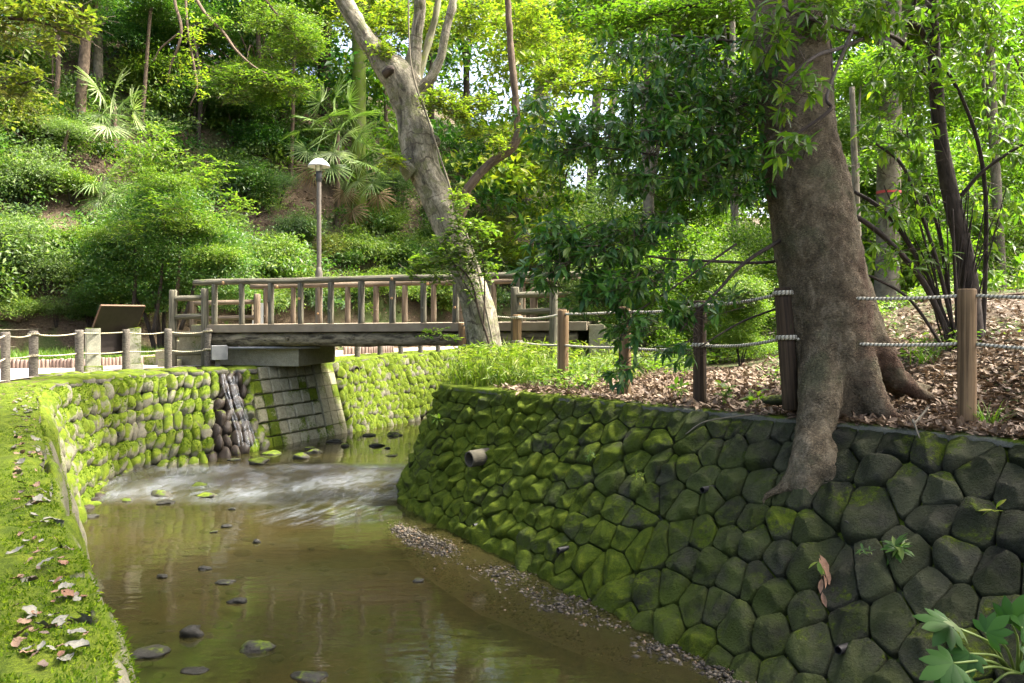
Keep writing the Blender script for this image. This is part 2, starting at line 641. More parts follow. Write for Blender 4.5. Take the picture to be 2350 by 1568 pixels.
n = N('stream_water')
pz = n.xyz(n.pos())
rif = n.math('MULTIPLY', n.step(pz[1], 12.1, 12.8), n.step(pz[1], 14.45, 14.1))
flow = n.vmul(n.pos(), (1.0, 0.30, 1.0))
fv = n.new('ShaderNodeVectorRotate')
n.put(fv.inputs['Vector'], n.pos())
fv.inputs['Axis'].default_value = (0, 0, 1)
fv.inputs['Angle'].default_value = 0.45
rot = fv.outputs[0]
rap = n.noise(16, 4, 0.55, n.vmul(rot, (1.8, 0.28, 1.0)), 0.3)
calm = n.noise(3.2, 3, 0.5, n.vmul(n.pos(), (0.55, 1.6, 1.0)), 0.5)
hgt = n.math('ADD', n.math('MULTIPLY', n.math('MULTIPLY', rap, rif), 0.42), n.math('MULTIPLY', calm, 0.16))
nrm = n.bump(hgt, 0.55, 0.05)
murk = n.new('ShaderNodeBsdfDiffuse')
n.put(murk.inputs['Color'], n.ramp(n.noise(0.7, 3), (0.35, (0.082, 0.066, 0.022)), (0.65, (0.066, 0.068, 0.022))))
trn = n.new('ShaderNodeBsdfTransparent')
trn.inputs['Color'].default_value = (0.60, 0.57, 0.42, 1)
body = n.new('ShaderNodeMixShader')
body.inputs['Fac'].default_value = 0.28
n.t.links.new(trn.outputs[0], body.inputs[1])
n.t.links.new(murk.outputs[0], body.inputs[2])
gl = n.new('ShaderNodeBsdfGlossy')
n.put(gl.inputs['Roughness'], n.math('ADD', n.math('MULTIPLY', rif, 0.12), 0.05))
n.put(gl.inputs['Normal'], nrm)
fr = n.new('ShaderNodeFresnel')
fr.inputs['IOR'].default_value = 1.6
n.put(fr.inputs['Normal'], nrm)
surf = n.new('ShaderNodeMixShader')
n.put(surf.inputs['Fac'], n.math('MULTIPLY', fr.outputs[0], 1.15, True))
n.t.links.new(body.outputs[0], surf.inputs[1])
n.t.links.new(gl.outputs[0], surf.inputs[2])
foam = n.new('ShaderNodeBsdfDiffuse')
foam.inputs['Color'].default_value = (0.42, 0.47, 0.53, 1)
# broken white water on the riffle and where it runs out below it
st = n.math('ADD', n.math('MULTIPLY', n.noise(19, 4, 0.6, n.vmul(rot, (2.6, 0.30, 1.0)), 0.25), 0.6), n.math('MULTIPLY', n.noise(1.6, 3, 0.5), 0.4))
fo = n.math('MULTIPLY', n.step(st, 0.42, 0.64), rif)
dx = n.math('POWER', n.math('MULTIPLY', n.math('ADD', pz[0], 2.75), 0.75), 2)
dy = n.math('POWER', n.math('MULTIPLY', n.math('SUBTRACT', pz[1], 11.75), 1.0), 2)
pool = n.step(n.math('ADD', dx, dy), 0.9, 0.0)
fo2 = n.math('MULTIPLY', n.step(n.noise(5, 3, 0.5, n.vmul(rot, (2.2, 0.45, 1.0)), 0.4), 0.38, 0.72), pool)
ff = n.math('ADD', n.math('MULTIPLY', fo, 0.19), n.math('MULTIPLY', fo2, 0.12), True)
fin = n.new('ShaderNodeMixShader')
n.put(fin.inputs['Fac'], ff)
n.t.links.new(surf.outputs[0], fin.inputs[1])
n.t.links.new(foam.outputs[0], fin.inputs[2])
n.t.links.new(fin.outputs[0], n.out.inputs['Surface'])
M_WATER = n.m
water = link('stream_water', make_mesh('stream_water', np.stack([X, Y, Z], -1).reshape(-1, 3), WF, M_WATER))
tag(water, 'shallow brown stream running over a low riffle', kind='structure')
# ------------------------------------------------------------------ retaining walls
def to_px(p):
    p = np.asarray(p, float)
    return CX + p[..., 0] / p[..., 1] * FPX, HZ + (CAMZ - p[..., 2]) / p[..., 1] * FPX


class Ruled:
    """battered wall face between a top and a bottom polyline"""
    def __init__(s, T, B, i0, i1, sm=0.45, out=1):
        T, B = T[i0:i1 + 1], B[i0:i1 + 1]
        L = np.concatenate([[0], np.cumsum(np.linalg.norm(np.diff(T, axis=0), axis=1))])
        n = int(L[-1] / 0.05) + 2
        q = np.linspace(0, L[-1], n)
        s.T = np.stack([np.interp(q, L, T[:, k]) for k in range(3)], 1)
        s.B = np.stack([np.interp(q, L, B[:, k]) for k in range(3)], 1)
        w = max(1, int(sm / 0.05))
        ker = np.ones(2 * w + 1) / (2 * w + 1)
        for A in (s.T, s.B):
            for k in range(2):
                pad = np.concatenate([2 * A[0, k] - A[w:0:-1, k], A[:, k], 2 * A[-1, k] - A[-2:-w - 2:-1, k]])
                A[:, k] = np.convolve(pad, ker, 'valid')
        s.q, s.L, s.out = q, L[-1], out

    def at(s, a, v):
        a, v = np.broadcast_arrays(np.asarray(a, float), np.asarray(v, float))
        t = np.stack([np.interp(a, s.q, s.T[:, k]) for k in range(3)], -1)
        b = np.stack([np.interp(a, s.q, s.B[:, k]) for k in range(3)], -1)
        return t + (b - t) * v[..., None]

    def frame(s, a, v):
        e = 0.08
        p = s.at(a, v)
        tu = unit(s.at(np.minimum(np.asarray(a) + e, s.L), v) - s.at(np.maximum(np.asarray(a) - e, 0), v))
        tv = unit(s.at(a, np.zeros_like(np.asarray(v, float))) - s.at(a, np.ones_like(np.asarray(v, float))))
        tv = unit(tv - tu * (tu * tv).sum(-1, keepdims=True))
        return p, tu, tv, unit(np.cross(tu, tv)) * s.out

    def height(s, a):
        return float(np.linalg.norm(s.at(a, 0.0) - s.at(a, 1.0)))

    def sheet(s, back, na=None, nv=8, rough=0.0):
        na = na or int(s.L / 0.25) + 2
        A, Vv = np.meshgrid(np.linspace(0, s.L, na), np.linspace(0, 1, nv))
        p, tu, tv, n = s.frame(A, Vv)
        p = p - n * back
        if rough: p = p + n * ((fbm(p * 5) - 0.5) * rough)[..., None]
        idx = np.arange(na * nv).reshape(nv, na)
        F = np.stack([idx[:-1, :-1], idx[1:, :-1], idx[1:, 1:], idx[:-1, 1:]], -1).reshape(-1, 4)
        return p.reshape(-1, 3), F


# normals must look into the channel
W_NEAR = Ruled(LT, LB, 0, 9, out=1)                     # along the foreground
W_COB = Ruled(LT, LB, 8, 14, out=1)                     # bend with the trickle
W_PAN = Ruled(LT, LB, 14, 15, sm=0.05, out=1)           # concrete facing under the bridge
W_FAR = Ruled(LT, LB, 15, 19, out=1)
W_RGT = Ruled(RT, RB, 0, 9, out=1)
for w_, ref in ((W_NEAR, 1), (W_COB, 1), (W_PAN, 1), (W_FAR, 1), (W_RGT, 1)):
    p_, _, _, n_ = w_.frame(w_.L * 0.5, 0.5)
    d_ = (w_.at(w_.L * 0.5, 1.0) - w_.at(w_.L * 0.5, 0.0))
    if (n_[:2] @ d_[:2]) < 0: w_.out = -1

M_COBBLE = m_moss_stone('mossy_cobble', (0.058, 0.056, 0.036), (0.155, 0.150, 0.100), 0.12, 0.42, 3.0)
M_COBBLE_BARE = m_moss_stone('bare_cobble', (0.058, 0.055, 0.038), (0.145, 0.138, 0.096), -0.04, 0.42, 5.0)
M_WET = m_moss_stone('wet_cobble', (0.008, 0.007, 0.005), (0.030, 0.024, 0.018), -0.18, 0.2, 6.0, wet=True)
M_MORTAR = m_moss_stone('mossy_mortar', (0.07, 0.068, 0.045), (0.14, 0.135, 0.09), -0.06, 0.4, 2.5)
M_COPING = m_moss_stone('moss_coping', (0.075, 0.072, 0.055), (0.16, 0.15, 0.115), 0.02, 0.62, 2.2, mossbump=1.2, bump=0.9)
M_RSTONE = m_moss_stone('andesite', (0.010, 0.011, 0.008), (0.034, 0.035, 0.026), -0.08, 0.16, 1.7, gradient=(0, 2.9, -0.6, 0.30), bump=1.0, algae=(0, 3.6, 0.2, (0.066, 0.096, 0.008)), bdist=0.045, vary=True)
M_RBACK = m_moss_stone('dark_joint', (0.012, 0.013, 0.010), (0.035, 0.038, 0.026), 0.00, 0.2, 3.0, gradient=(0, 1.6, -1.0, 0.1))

# shared cobble shapes
COBV = []
iv, if_ = ico(3)
for k in range(14):
    r = rs(100 + k)
    v = iv.copy()
    rad = 1 + 0.34 * (fbm(v * 1.1 + 9 * k, 3) - 0.5) + 0.12 * (fbm(v * 3.5 + 5 * k, 2) - 0.5)
    for _ in range(6):                                 # worn flats
        d = unit(r.randn(3))
        rad = np.minimum(rad, 0.80 / np.maximum(v @ d, 0.15) * (0.95 + 0.14 * r.rand()))
    rad = rad + 0.10 * (fbm(v * 6 + 3 * k, 3) - 0.5)
    v = v * rad[:, None]
    COBV.append((v, if_))


COBV2 = [(np.arange(len(v)), f) for v, f in COBV]


def cob_mesh(k, mat, tagname):
    key = f'{tagname}_{k}'
    me = bpy.data.meshes.get(key)
    return me or make_mesh(key, COBV[k][0], COBV[k][1], mat)


def place(o, p, ex, ey, ez, sc, base):
    m = Matrix(((ex[0] * sc[0], ey[0] * sc[1], ez[0] * sc[2], p[0] - base[0]),
                (ex[1] * sc[0], ey[1] * sc[1], ez[1] * sc[2], p[1] - base[1]),
                (ex[2] * sc[0], ey[2] * sc[1], ez[2] * sc[2], p[2] - base[2]), (0, 0, 0, 1)))
    o.matrix_basis = m


near_geo, far_geo = [], []
nw_ref = None


def cobble_wall(wall, root, pitch=(0.205, 0.30), lean=-27, seed=1, a0=0.0, a1=None, wetpx=None, v0=0.07, bare=0.25, maxn=300, depth=0.15):
    r = rs(seed)
    base = worigin(root)
    a1 = wall.L if a1 is None else a1
    h = wall.height((a0 + a1) / 2)
    rows = int(round(h * (1 - v0) / pitch[1]))
    cnt = 0
    for i in range(rows):
        v = v0 + (i + 0.5) / rows * (1 - v0)
        a = a0 + pitch[0] * (0.3 + 0.5 * (i % 2))
        while a < a1 - 0.06:
            w = pitch[0] * r.uniform(0.72, 1.25)
            hh = pitch[1] * r.uniform(1.10, 1.55)
            vv = v + r.uniform(-0.022, 0.022)
            p, tu, tv, n = wall.frame(a + w / 2, min(max(vv, 0.02), 0.985))
            an = math.radians(lean + r.uniform(-16, 16))
            ex = tu * math.cos(an) + tv * math.sin(an)
            ey = -tu * math.sin(an) + tv * math.cos(an)
            mat, nm = M_COBBLE, 'stone_moss'
            if r.rand() < bare: mat, nm = M_COBBLE_BARE, 'stone_bare'
            if wetpx:
                px, py = to_px(p)
                f = (py - 850) / 190
                lo, hi = wetpx[0] - 10 * f, wetpx[1] + 24 * f
                if lo + r.uniform(-8, 8) < px < hi + r.uniform(-8, 8): mat, nm = M_WET, 'stone_wet'
            if cnt < maxn:
                o = link('stone', cob_mesh(r.randint(14), mat, nm), root)
                kk = [k for k in range(14) if o.data.name.endswith(f'_{k}')][-1]
                sc, pp, ez = (w * 0.545, hh * 0.53, depth * r.uniform(0.8, 1.25)), p + n * r.uniform(-0.01, 0.03), unit(np.cross(ex, ey))
                place(o, pp, ex, ey, ez, sc, base)
                if mat is M_COBBLE and root is not nw_ref: far_geo.append((COBV[kk][0][COBV2[kk][0]] * np.array(sc) @ np.array([ex, ey, ez]) + pp, COBV2[kk][1], root))
                if root is nw_ref and mat is M_COBBLE and pp[1] < 9: near_geo.append((COBV[kk][0] * np.array(sc) @ np.array([ex, ey, ez]) + pp, COBV[kk][1]))
            cnt += 1
            a += w * 0.97
    return cnt


# --- cobble wall at the bend
cw = thing('cobble_wall', 'mossy cobblestone retaining wall with a dark wet trickle, below the rope fence', 'wall', W_COB.at(W_COB.L / 2, 1), kind='thing')
part('mortar_face', W_COB.sheet(0.035, nv=10, rough=0.05), M_MORTAR, cw)
cobble_wall(W_COB, cw, wetpx=(492, 562), seed=4, bare=0.20)
# --- far cobble wall
fw = thing('cobble_wall', 'mossy cobblestone wall beyond the concrete facing, seen under the bridge', 'wall', W_FAR.at(2.5, 1), kind='thing')
part('mortar_face', W_FAR.sheet(0.035, nv=10, rough=0.05), M_MORTAR, fw)
cobble_wall(W_FAR, fw, seed=9, a1=7.2, lean=-27, bare=0.18, pitch=(0.215, 0.31))

# --- foreground wall: big irregular face stones
nw = thing('mossy_wall', 'moss covered stone wall with broad flat cap stones and fallen leaves, in the lower corner', 'wall', W_NEAR.at(6.0, 1), kind='thing')
nw_ref = nw
M_FACE = m_moss_stone('mossy_face', (0.045, 0.043, 0.030), (0.11, 0.105, 0.075), 0.13, 0.3, 2.4, bump=0.9)
part('mortar_face', W_NEAR.sheet(0.03, nv=24, na=160, rough=0.16), M_FACE, nw)
cobble_wall(W_NEAR, nw, pitch=(0.40, 0.42), lean=0, seed=15, a0=8.2, a1=W_NEAR.L - 1.7, bare=0.35, depth=0.08)
cobble_wall(W_NEAR, nw, pitch=(0.21, 0.285), lean=-16, seed=16, a0=W_NEAR.L - 1.7, bare=0.15)

# --- cap stones along the whole edge
CAPV = []
for lod in (3, 4):
    vv_, ff_ = ico(lod)
    row = []
    for k in range(6):
        e = 5.0
        m = (np.abs(vv_) ** e).sum(1) ** (-1 / e)
        v = vv_ * m[:, None]
        v = v * (1 + 0.16 * (fbm(v * 1.4 + 11 * k, 3) - 0.5))[:, None]
        v[:, 2] += 0.25 * (fbm(np.stack([v[:, 0] * 2.2, v[:, 1] * 2.2, 0 * v[:, 0] + k], -1), 4) - 0.5) * (v[:, 2] > 0)
        v[:, 2] += 0.55 * (fbm(np.stack([v[:, 0] * 5, v[:, 1] * 5, 0 * v[:, 0] + k + 9], -1), 3) - 0.5) * (v[:, 2] > 0.3)
        row.append((v, ff_))
    CAPV.append(row)
cap_geo = []


def cap_row(wall, root, a0, a1, off, depth, seed, length=0.5, thick=0.11, near=None, name='cap_stone'):
    r = rs(seed)
    base = worigin(root)
    a = a0
    while a < a1:
        w = length * r.uniform(0.75, 1.3)
        p, tu, tv, n = wall.frame(min(a + w / 2, wall.L), 0.0)
        tu = unit(np.array([tu[0], tu[1], 0]))
        inn = np.array([-tu[1], tu[0], 0]) * (1 if (n[0] * -tu[1] + n[1] * tu[0]) < 0 else -1)  # away from the water
        dp = depth * r.uniform(0.88, 1.12)
        c = p + inn * (off + dp / 2 + r.uniform(-0.03, 0.03))
        c[2] = -thick + 0.015 + r.uniform(-0.015, 0.02)
        dist = math.hypot(c[0], c[1])
        lod = 1 if dist < 6.5 else 0
        k = r.randint(6)
        key = f'cap_{lod}_{k}'
        me = bpy.data.meshes.get(key) or make_mesh(key, CAPV[lod][k][0], CAPV[lod][k][1], M_COPING)
        o = link(name, me, root)
        an = r.uniform(-0.06, 0.06)
        ex = tu * math.cos(an) + inn * math.sin(an)
        ey = np.cross([0, 0, 1], ex)
        sc = (w * 0.482, dp * 0.495, thick)
        place(o, c, ex, ey, np.array([0, 0, 1.0]), sc, base)
        cap_geo.append((CAPV[lod][k][0] * np.array(sc) @ np.array([ex, ey, [0, 0, 1.0]]) + c, CAPV[lod][k][1]))
        a += w * 0.985


cap_row(W_NEAR, nw, 7.6, W_NEAR.L - 0.1, -0.02, 0.46, 21, 0.50)
cap_row(W_NEAR, nw, 7.6, W_NEAR.L - 0.1, 0.38, 0.52, 22, 0.60)
cap_row(W_COB, cw, 0.75, W_COB.L, -0.06, 0.52, 23, 0.40, 0.085)
cap_row(W_COB, cw, 0.6, W_COB.L, 0.44, 0.5, 24, 0.5, 0.09)
cap_row(W_FAR, fw, 0.0, 7.4, -0.06, 0.50, 25, 0.45, 0.085)
cap_row(W_FAR, fw, 0.0, 7.4, 0.42, 0.5, 26, 0.5, 0.09)

# small footing stones where the bend meets the water
r = rs(33)
for a in np.arange(0.0, 3.9, 0.20):
    p, tu, tv, n = W_COB.frame(a, 0.985)
    p = p + n * r.uniform(0.02, 0.22)
    o = link('footing_stone', cob_mesh(r.randint(14), M_COBBLE if r.rand() < 0.5 else M_WET, 'stone_foot' if r.rand() < 0.5 else 'stone_wet'), cw)
    p[2] = ZL + 0.0
    an = r.uniform(0, 3)
    place(o, p, np.array([math.cos(an), math.sin(an), 0]), np.array([-math.sin(an), math.cos(an), 0]), np.array([0, 0, 1.0]), (r.uniform(.09, .17), r.uniform(.08, .13), r.uniform(.05, .10)), worigin(cw))

# --- concrete block facing
pw = thing('block_facing', 'sloping concrete block facing of the wall directly under the footbridge', 'wall', W_PAN.at(W_PAN.L / 2, 1), kind='thing')
M_BLOCK = m_moss_stone('grimy_concrete', (0.155, 0.145, 0.085), (0.30, 0.285, 0.185), -0.02, 0.15, 1.6, gradient=(1, 17.1, 16.1, 0.28), bump=0.5)
M_BLOCK2 = m_moss_stone('stained_concrete', (0.125, 0.12, 0.07), (0.26, 0.25, 0.16), 0.0, 0.15, 1.2, gradient=(1, 18.2, 19.2, 0.20), bump=0.5)
part('backing', W_PAN.sheet(0.03, nv=6), M_MORTAR, pw)


def slab(wall, a0, a1, v0, v1, h, bev=0.02):
    cs = [(a0, v0), (a1, v0), (a1, v1), (a0, v1)]
    hv = wall.height((a0 + a1) / 2)
    V = []
    for (lift, ins) in ((-0.06, 0), (h - bev, 0), (h, bev)):
        for a, v in cs:
            aa = a + (ins if a == a0 else -ins)
            v_ = v + (ins / hv if v == v0 else -ins / hv)
            p, tu, tv, n = wall.frame(aa, v_)
            V.append(p + n * lift)
    F = [[8, 9, 10, 11]]
    for k in range(2):
        for j in range(4):
            F.append([k * 4 + j, k * 4 + (j + 1) % 4, k * 4 + 4 + (j + 1) % 4, k * 4 + 4 + j])
    return np.array(V), F


r = rs(41)
cols, rows = 7, 6
aw = W_PAN.L * 0.74
for i in range(rows):
    for j in range(cols):
        x0, x1 = aw * j / cols, aw * (j + 1) / cols
        g = 0.013
        part('block', slab(W_PAN, x0 + g, x1 - g, i / rows + 0.008, (i + 1) / rows - 0.008, 0.045 + r.uniform(-0.008, 0.012) + (0.018 if (i + j) % 2 else 0)), M_BLOCK, pw, False)
for i in range(rows):                                   # smoother rendered flank with scored joints
    for j in range(3):
        x0, x1 = aw + (W_PAN.L - aw) * j / 3, aw + (W_PAN.L - aw) * (j + 1) / 3
        part('render_panel', slab(W_PAN, x0 + .003, x1 - .003, i / rows + 0.002, (i + 1) / rows - 0.002, 0.085, 0.006), M_BLOCK2, pw, False)
cap_row(W_PAN, pw, 0.0, W_PAN.L, 0.0, 0.5, 27, 0.5, 0.07, name='edge_stone')


# --- dark polygonal stone wall
def clip_poly(poly, a, b):
    """keep the side of the bisector nearer to a than b"""
    m, d = (a + b) / 2, b - a
    out = []
    for i in range(len(poly)):
        p, q = poly[i], poly[(i + 1) % len(poly)]
        sp, sq = (p - m) @ d, (q - m) @ d
        if sp <= 0: out.append(p)
        if sp * sq < 0: out.append(p + (q - p) * sp / (sp - sq))
    return out


rw = thing('stone_wall', 'dark wall of close fitted angular stones, mossy towards its far end, under the big trunk', 'wall', W_RGT.at(8.0, 1), kind='thing')
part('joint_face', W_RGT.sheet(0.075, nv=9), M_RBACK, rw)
r = rs(57)
RA0, RA1, HN = 2.2, 14.6, 2.25
seeds = []
rows = 8
for i in range(rows):
    a = RA0 - 0.4 + (0.15 if i % 2 else 0)
    while a < RA1 + 0.5:                                # larger stones near, smaller towards the tip
        pit = np.interp(a, [3.0, 10.0], [0.345, 0.235])
        jb = 0.03 if i == 0 else 0.085
        if r.rand() > 0.07: seeds.append((a + r.uniform(-0.36, 0.36) * pit, HN * (i + 0.46) / rows + r.uniform(-jb, jb)))
        a += pit
seeds = np.array(seeds)
NSEG = 28
th = np.linspace(0, 2 * math.pi, NSEG, endpoint=False)
rings = [1.0, 1.0, 0.97, 0.90, 0.79, 0.65, 0.48, 0.30, 0.14]
nst = 0
for si, sd in enumerate(seeds):
    if not (RA0 < sd[0] < RA1): continue
    poly = [np.array(c) for c in ((sd[0] - .6, max(0.012, sd[1] - .7)), (sd[0] + .6, max(0.012, sd[1] - .7)), (sd[0] + .6, min(HN, sd[1] + .7)), (sd[0] - .6, min(HN, sd[1] + .7)))]
    near = seeds[np.hypot(*(seeds - sd).T) < 0.95]
    for o_ in near:
        if abs(o_ - sd).sum() > 1e-6: poly = clip_poly(poly, sd, o_)
        if len(poly) < 3: break
    if len(poly) < 3: continue
    poly = np.array(poly)
    c = poly.mean(0)
    cen = poly - c
    ang = np.arctan2(cen[:, 1], cen[:, 0])
    # radial distance of the polygon in each direction, corners eased
    rad = np.zeros(NSEG)
    for k, t_ in enumerate(th):
        d = np.array([math.cos(t_), math.sin(t_)])
        best = 9
        for i in range(len(poly)):
            p, q = cen[i], cen[(i + 1) % len(poly)]
            e = q - p
            den = d[0] * e[1] - d[1] * e[0]
            if abs(den) < 1e-9: continue
            s_ = (p[0] * e[1] - p[1] * e[0]) / den
            u_ = (p[0] * d[1] - p[1] * d[0]) / den
            if s_ > 0 and -1e-6 <= u_ <= 1 + 1e-6: best = min(best, s_)
        rad[k] = best
    rad = 0.76 * rad + 0.12 * (np.roll(rad, 1) + np.roll(rad, -1))
    rad = rad - r.uniform(0.003, 0.009)
    size = rad.mean()
    hm = size * r.uniform(0.50, 0.85)
    tilt = r.uniform(-0.35, 0.35, 2)
    peak = r.uniform(-0.3, 0.3, 2) * size
    planes = []
    for _ in range(r.randint(4, 8)):                    # broken faces
        al = r.uniform(0, 6.283)
        planes.append((np.array([math.cos(al), math.sin(al)]) * r.uniform(0.15, 1.35), hm * r.uniform(0.62, 1.05)))
    dome = lambda s_: hm * 1.25 * (1 - s_ ** 3.2) ** 0.7
    AB, HH = [], []
    for ri, s_ in enumerate(rings):
        q = np.stack([np.cos(th) * rad * s_, np.sin(th) * rad * s_], 1) + peak * (1 - s_)
        h = np.full(NSEG, dome(s_))
        for d, k0 in planes: h = np.minimum(h, np.maximum(k0 - q @ d, 0.10 * hm * (1 - s_)))
        h = h + (fbm(np.stack([q[:, 0] * 16, q[:, 1] * 16, 0 * h + si * 3.1], -1), 4) - 0.5) * 0.050 * (1 - s_ ** 6)
        if ri == 0: h = np.full(NSEG, -0.14)
        if ri == 1: h = np.full(NSEG, -0.035)
        AB.append(q + c)
        HH.append(h)
    AB.append((c + peak)[None])
    hc = dome(0)
    for d, k0 in planes: hc = min(hc, max(k0 - peak @ d, 0.1 * hm))
    HH.append(np.array([hc]))
    AB, HH = np.vstack(AB), np.concatenate(HH)
    p, tu, tv, nn = W_RGT.frame(AB[:, 0], np.clip(AB[:, 1] / HN, 0, 1))
    V = p + nn * HH[:, None]
    px, py = to_px(V)
    F = []
    for k in range(len(rings) - 1):
        for j in range(NSEG):
            a0, a1_ = k * NSEG + j, k * NSEG + (j + 1) % NSEG
            F.append([a0, a1_, a1_ + NSEG, a0 + NSEG])
    kc = (len(rings) - 1) * NSEG
    for j in range(NSEG): F.append([kc + j, kc + (j + 1) % NSEG, len(V) - 1])
    if W_RGT.out < 0: F = [f[::-1] for f in F]
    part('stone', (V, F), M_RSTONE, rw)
    nst += 1

# thin concrete strip that caps it
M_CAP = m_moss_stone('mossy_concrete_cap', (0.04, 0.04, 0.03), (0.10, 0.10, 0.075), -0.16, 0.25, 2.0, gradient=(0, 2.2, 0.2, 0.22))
A = np.linspace(2.0, W_RGT.L - 0.5, 90)
p, tu, tv, nn = W_RGT.frame(A, np.zeros_like(A))
nh = unit(np.stack([nn[:, 0], nn[:, 1], 0 * A], 1))
prof = [(0.035, -0.055), (0.04, -0.01), (0.02, 0.012), (-0.20, 0.016), (-0.60, 0.012), (-0.62, -0.1)]
V = np.concatenate([p + nh * (k[0] + 0.012 * (fbm(np.stack([A * 4, 0 * A, 0 * A], -1)) - 0.5)[:, None] * 2) + np.array([0, 0, k[1]]) for k in prof])
na = len(A)
F = [[k * na + i, k * na + i + 1, (k + 1) * na + i + 1, (k + 1) * na + i] for k in range(len(prof) - 1) for i in range(na - 1)]
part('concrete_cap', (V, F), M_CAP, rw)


def wall_hit(wall, px, py, lift=0.0):
    A, Vv = np.meshgrid(np.linspace(0, wall.L, 400), np.linspace(0, 1, 60))
    pts = wall.at(A, Vv)
    ok = pts[..., 1] > 0.5
    x, y = to_px(np.where(ok[..., None], pts, 1.0))
    d = np.where(ok, np.hypot(x - px, y - py), 1e9)
    k = np.unravel_index(d.argmin(), d.shape)
    p, tu, tv, n = wall.frame(A[k], Vv[k])
    return p + n * lift, tu, tv, n


# --- moss cushions standing proud on the foreground caps
from mathutils.bvhtree import BVHTree
cv, cf, nn_ = [], [], 0
for v, f in cap_geo:
    cv.append(v)
    cf += (f + nn_).tolist()
    nn_ += len(v)
CAP_BVH = BVHTree.FromPolygons(np.vstack(cv).tolist(), cf)


def drop(x, y, z0=1.0):
    h = CAP_BVH.ray_cast(Vector((x, y, z0)), Vector((0, 0, -1)))
    return (np.array(h[0]), np.array(h[1])) if h[0] is not None else (None, None)


r = rs(71)
src = [g_ for g_ in cap_geo if g_[0][:, 1].mean() < 12.5] + near_geo
T3 = np.concatenate([v[f] for v, f in src])
cr = np.cross(T3[:, 1] - T3[:, 0], T3[:, 2] - T3[:, 0])
ar = np.linalg.norm(cr, axis=1)
nr3 = cr / np.maximum(ar, 1e-12)[:, None]
dist = np.linalg.norm(T3.mean(1) - np.array([0, 0, CAMZ]), axis=1)
wgt = ar * (nr3[:, 2] > -0.05) * np.clip(4.0 / dist, 0, 1.6) ** 1.6
ti = r.choice(len(T3), 62000, p=wgt / wgt.sum())
uu, ww_ = r.rand(2, len(ti), 1)
fl_ = (uu + ww_) > 1
uu, ww_ = np.where(fl_, 1 - uu, uu), np.where(fl_, 1 - ww_, ww_)
pts = T3[ti, 0] + uu * (T3[ti, 1] - T3[ti, 0]) + ww_ * (T3[ti, 2] - T3[ti, 0])
nrms = nr3[ti]
keep = fbm(pts * 2.6, 4) + 0.10 * nrms[:, 2] > 0.50
pts, nrms = pts[keep], nrms[keep]
nP = len(pts)
rep = 3
pts = np.repeat(pts, rep, 0) + r.randn(nP * rep, 3) * 0.008 * np.array([1, 1, 0.2])
nrms = np.repeat(nrms, rep, 0)
d = unit(nrms + r.randn(len(pts), 3) * 0.75)
sd = unit(np.cross(d, r.randn(len(pts), 3)))
ln = r.uniform(0.007, 0.019, len(pts))[:, None]
V = np.stack([pts - sd * ln * 0.30 - nrms * 0.004, pts + sd * ln * 0.30 - nrms * 0.004, pts + d * ln], 1).reshape(-1, 3)
F = np.arange(len(V)).reshape(-1, 3)
M_MOSSLEAF = m_leaf('moss_fronds', (0.030, 0.066, 0.004), (0.080, 0.132, 0.006), (0.155, 0.205, 0.010), trans=0.35, rough=0.8, spec=0.06)
mo = part('moss', (V, F), M_MOSSLEAF, nw)
mo['kind'] = 'stuff'

# short moss standing on the cobbles
for root_, cnt, sd0 in ((cw, 26000, 73), (fw, 16000, 74)):
    r = rs(sd0)
    src = [(v, f) for v, f, rt in far_geo if rt is root_]
    T3 = np.concatenate([v[f] for v, f in src])
    cr = np.cross(T3[:, 1] - T3[:, 0], T3[:, 2] - T3[:, 0])
    ar = np.linalg.norm(cr, axis=1)
    nr3 = cr / np.maximum(ar, 1e-12)[:, None]
    wgt = ar * np.clip(nr3[:, 2] + 0.15, 0, 1)
    ti = r.choice(len(T3), cnt, p=wgt / wgt.sum())
    bc = r.dirichlet((1, 1, 1), len(ti))[..., None]
    pts = (T3[ti] * bc).sum(1)
    nrms = nr3[ti]
    keep = fbm(pts * 3.2, 4) + 0.22 * nrms[:, 2] > 0.52
    pts, nrms = pts[keep], nrms[keep]
    d = unit(nrms + r.randn(len(pts), 3) * 0.7)
    sd = unit(np.cross(d, r.randn(len(pts), 3)))
    ln = r.uniform(0.014, 0.034, len(pts))[:, None]
    V = np.stack([pts - sd * ln * 0.4, pts + sd * ln * 0.4, pts + d * ln], 1).reshape(-1, 3)
    part('moss', (V, np.arange(len(V)).reshape(-1, 3)), M_MOSSLEAF, root_)['kind'] = 'stuff'
# ------------------------------------------------------------------ footbridge and path furniture
M_LOG = m_wood('bark_log', (0.040, 0.038, 0.026), (0.185, 0.172, 0.118), (0.085, 0.11, 0.03), greenamt=0.03, bump=1.0, gscale=16, bd=0.02)
M_LOGWARM = m_wood('bark_log_warm', (0.065, 0.048, 0.030), (0.235, 0.182, 0.120), (0.12, 0.13, 0.05), greenamt=-0.14, bump=1.0, gscale=16, bd=0.02)
M_BEAM = m_wood('bark_beam', (0.028, 0.023, 0.013), (0.29, 0.25, 0.155), (0.13, 0.17, 0.02), greenamt=-0.03, bump=1.0, gscale=9, stretch=0.35, bd=0.05)
M_DECK = m_plain('weathered_deck', (0.125, 0.102, 0.066), (0.205, 0.170, 0.115), 2.5, 0.9, 0.4, 0.01, 40)
M_CONC = m_moss_stone('mossy_abutment', (0.15, 0.14, 0.085), (0.24, 0.225, 0.15), 0.03, 0.2, 1.3, bump=0.4)
M_CUT = m_plain('cut_knot', (0.30, 0.17, 0.07), (0.42, 0.27, 0.13), 20, 0.8, 0.2)
M_STEEL = m_plain('galvanised', (0.115, 0.118, 0.112), (0.17, 0.173, 0.163), 8, 0.5, 0.1, 0.003)
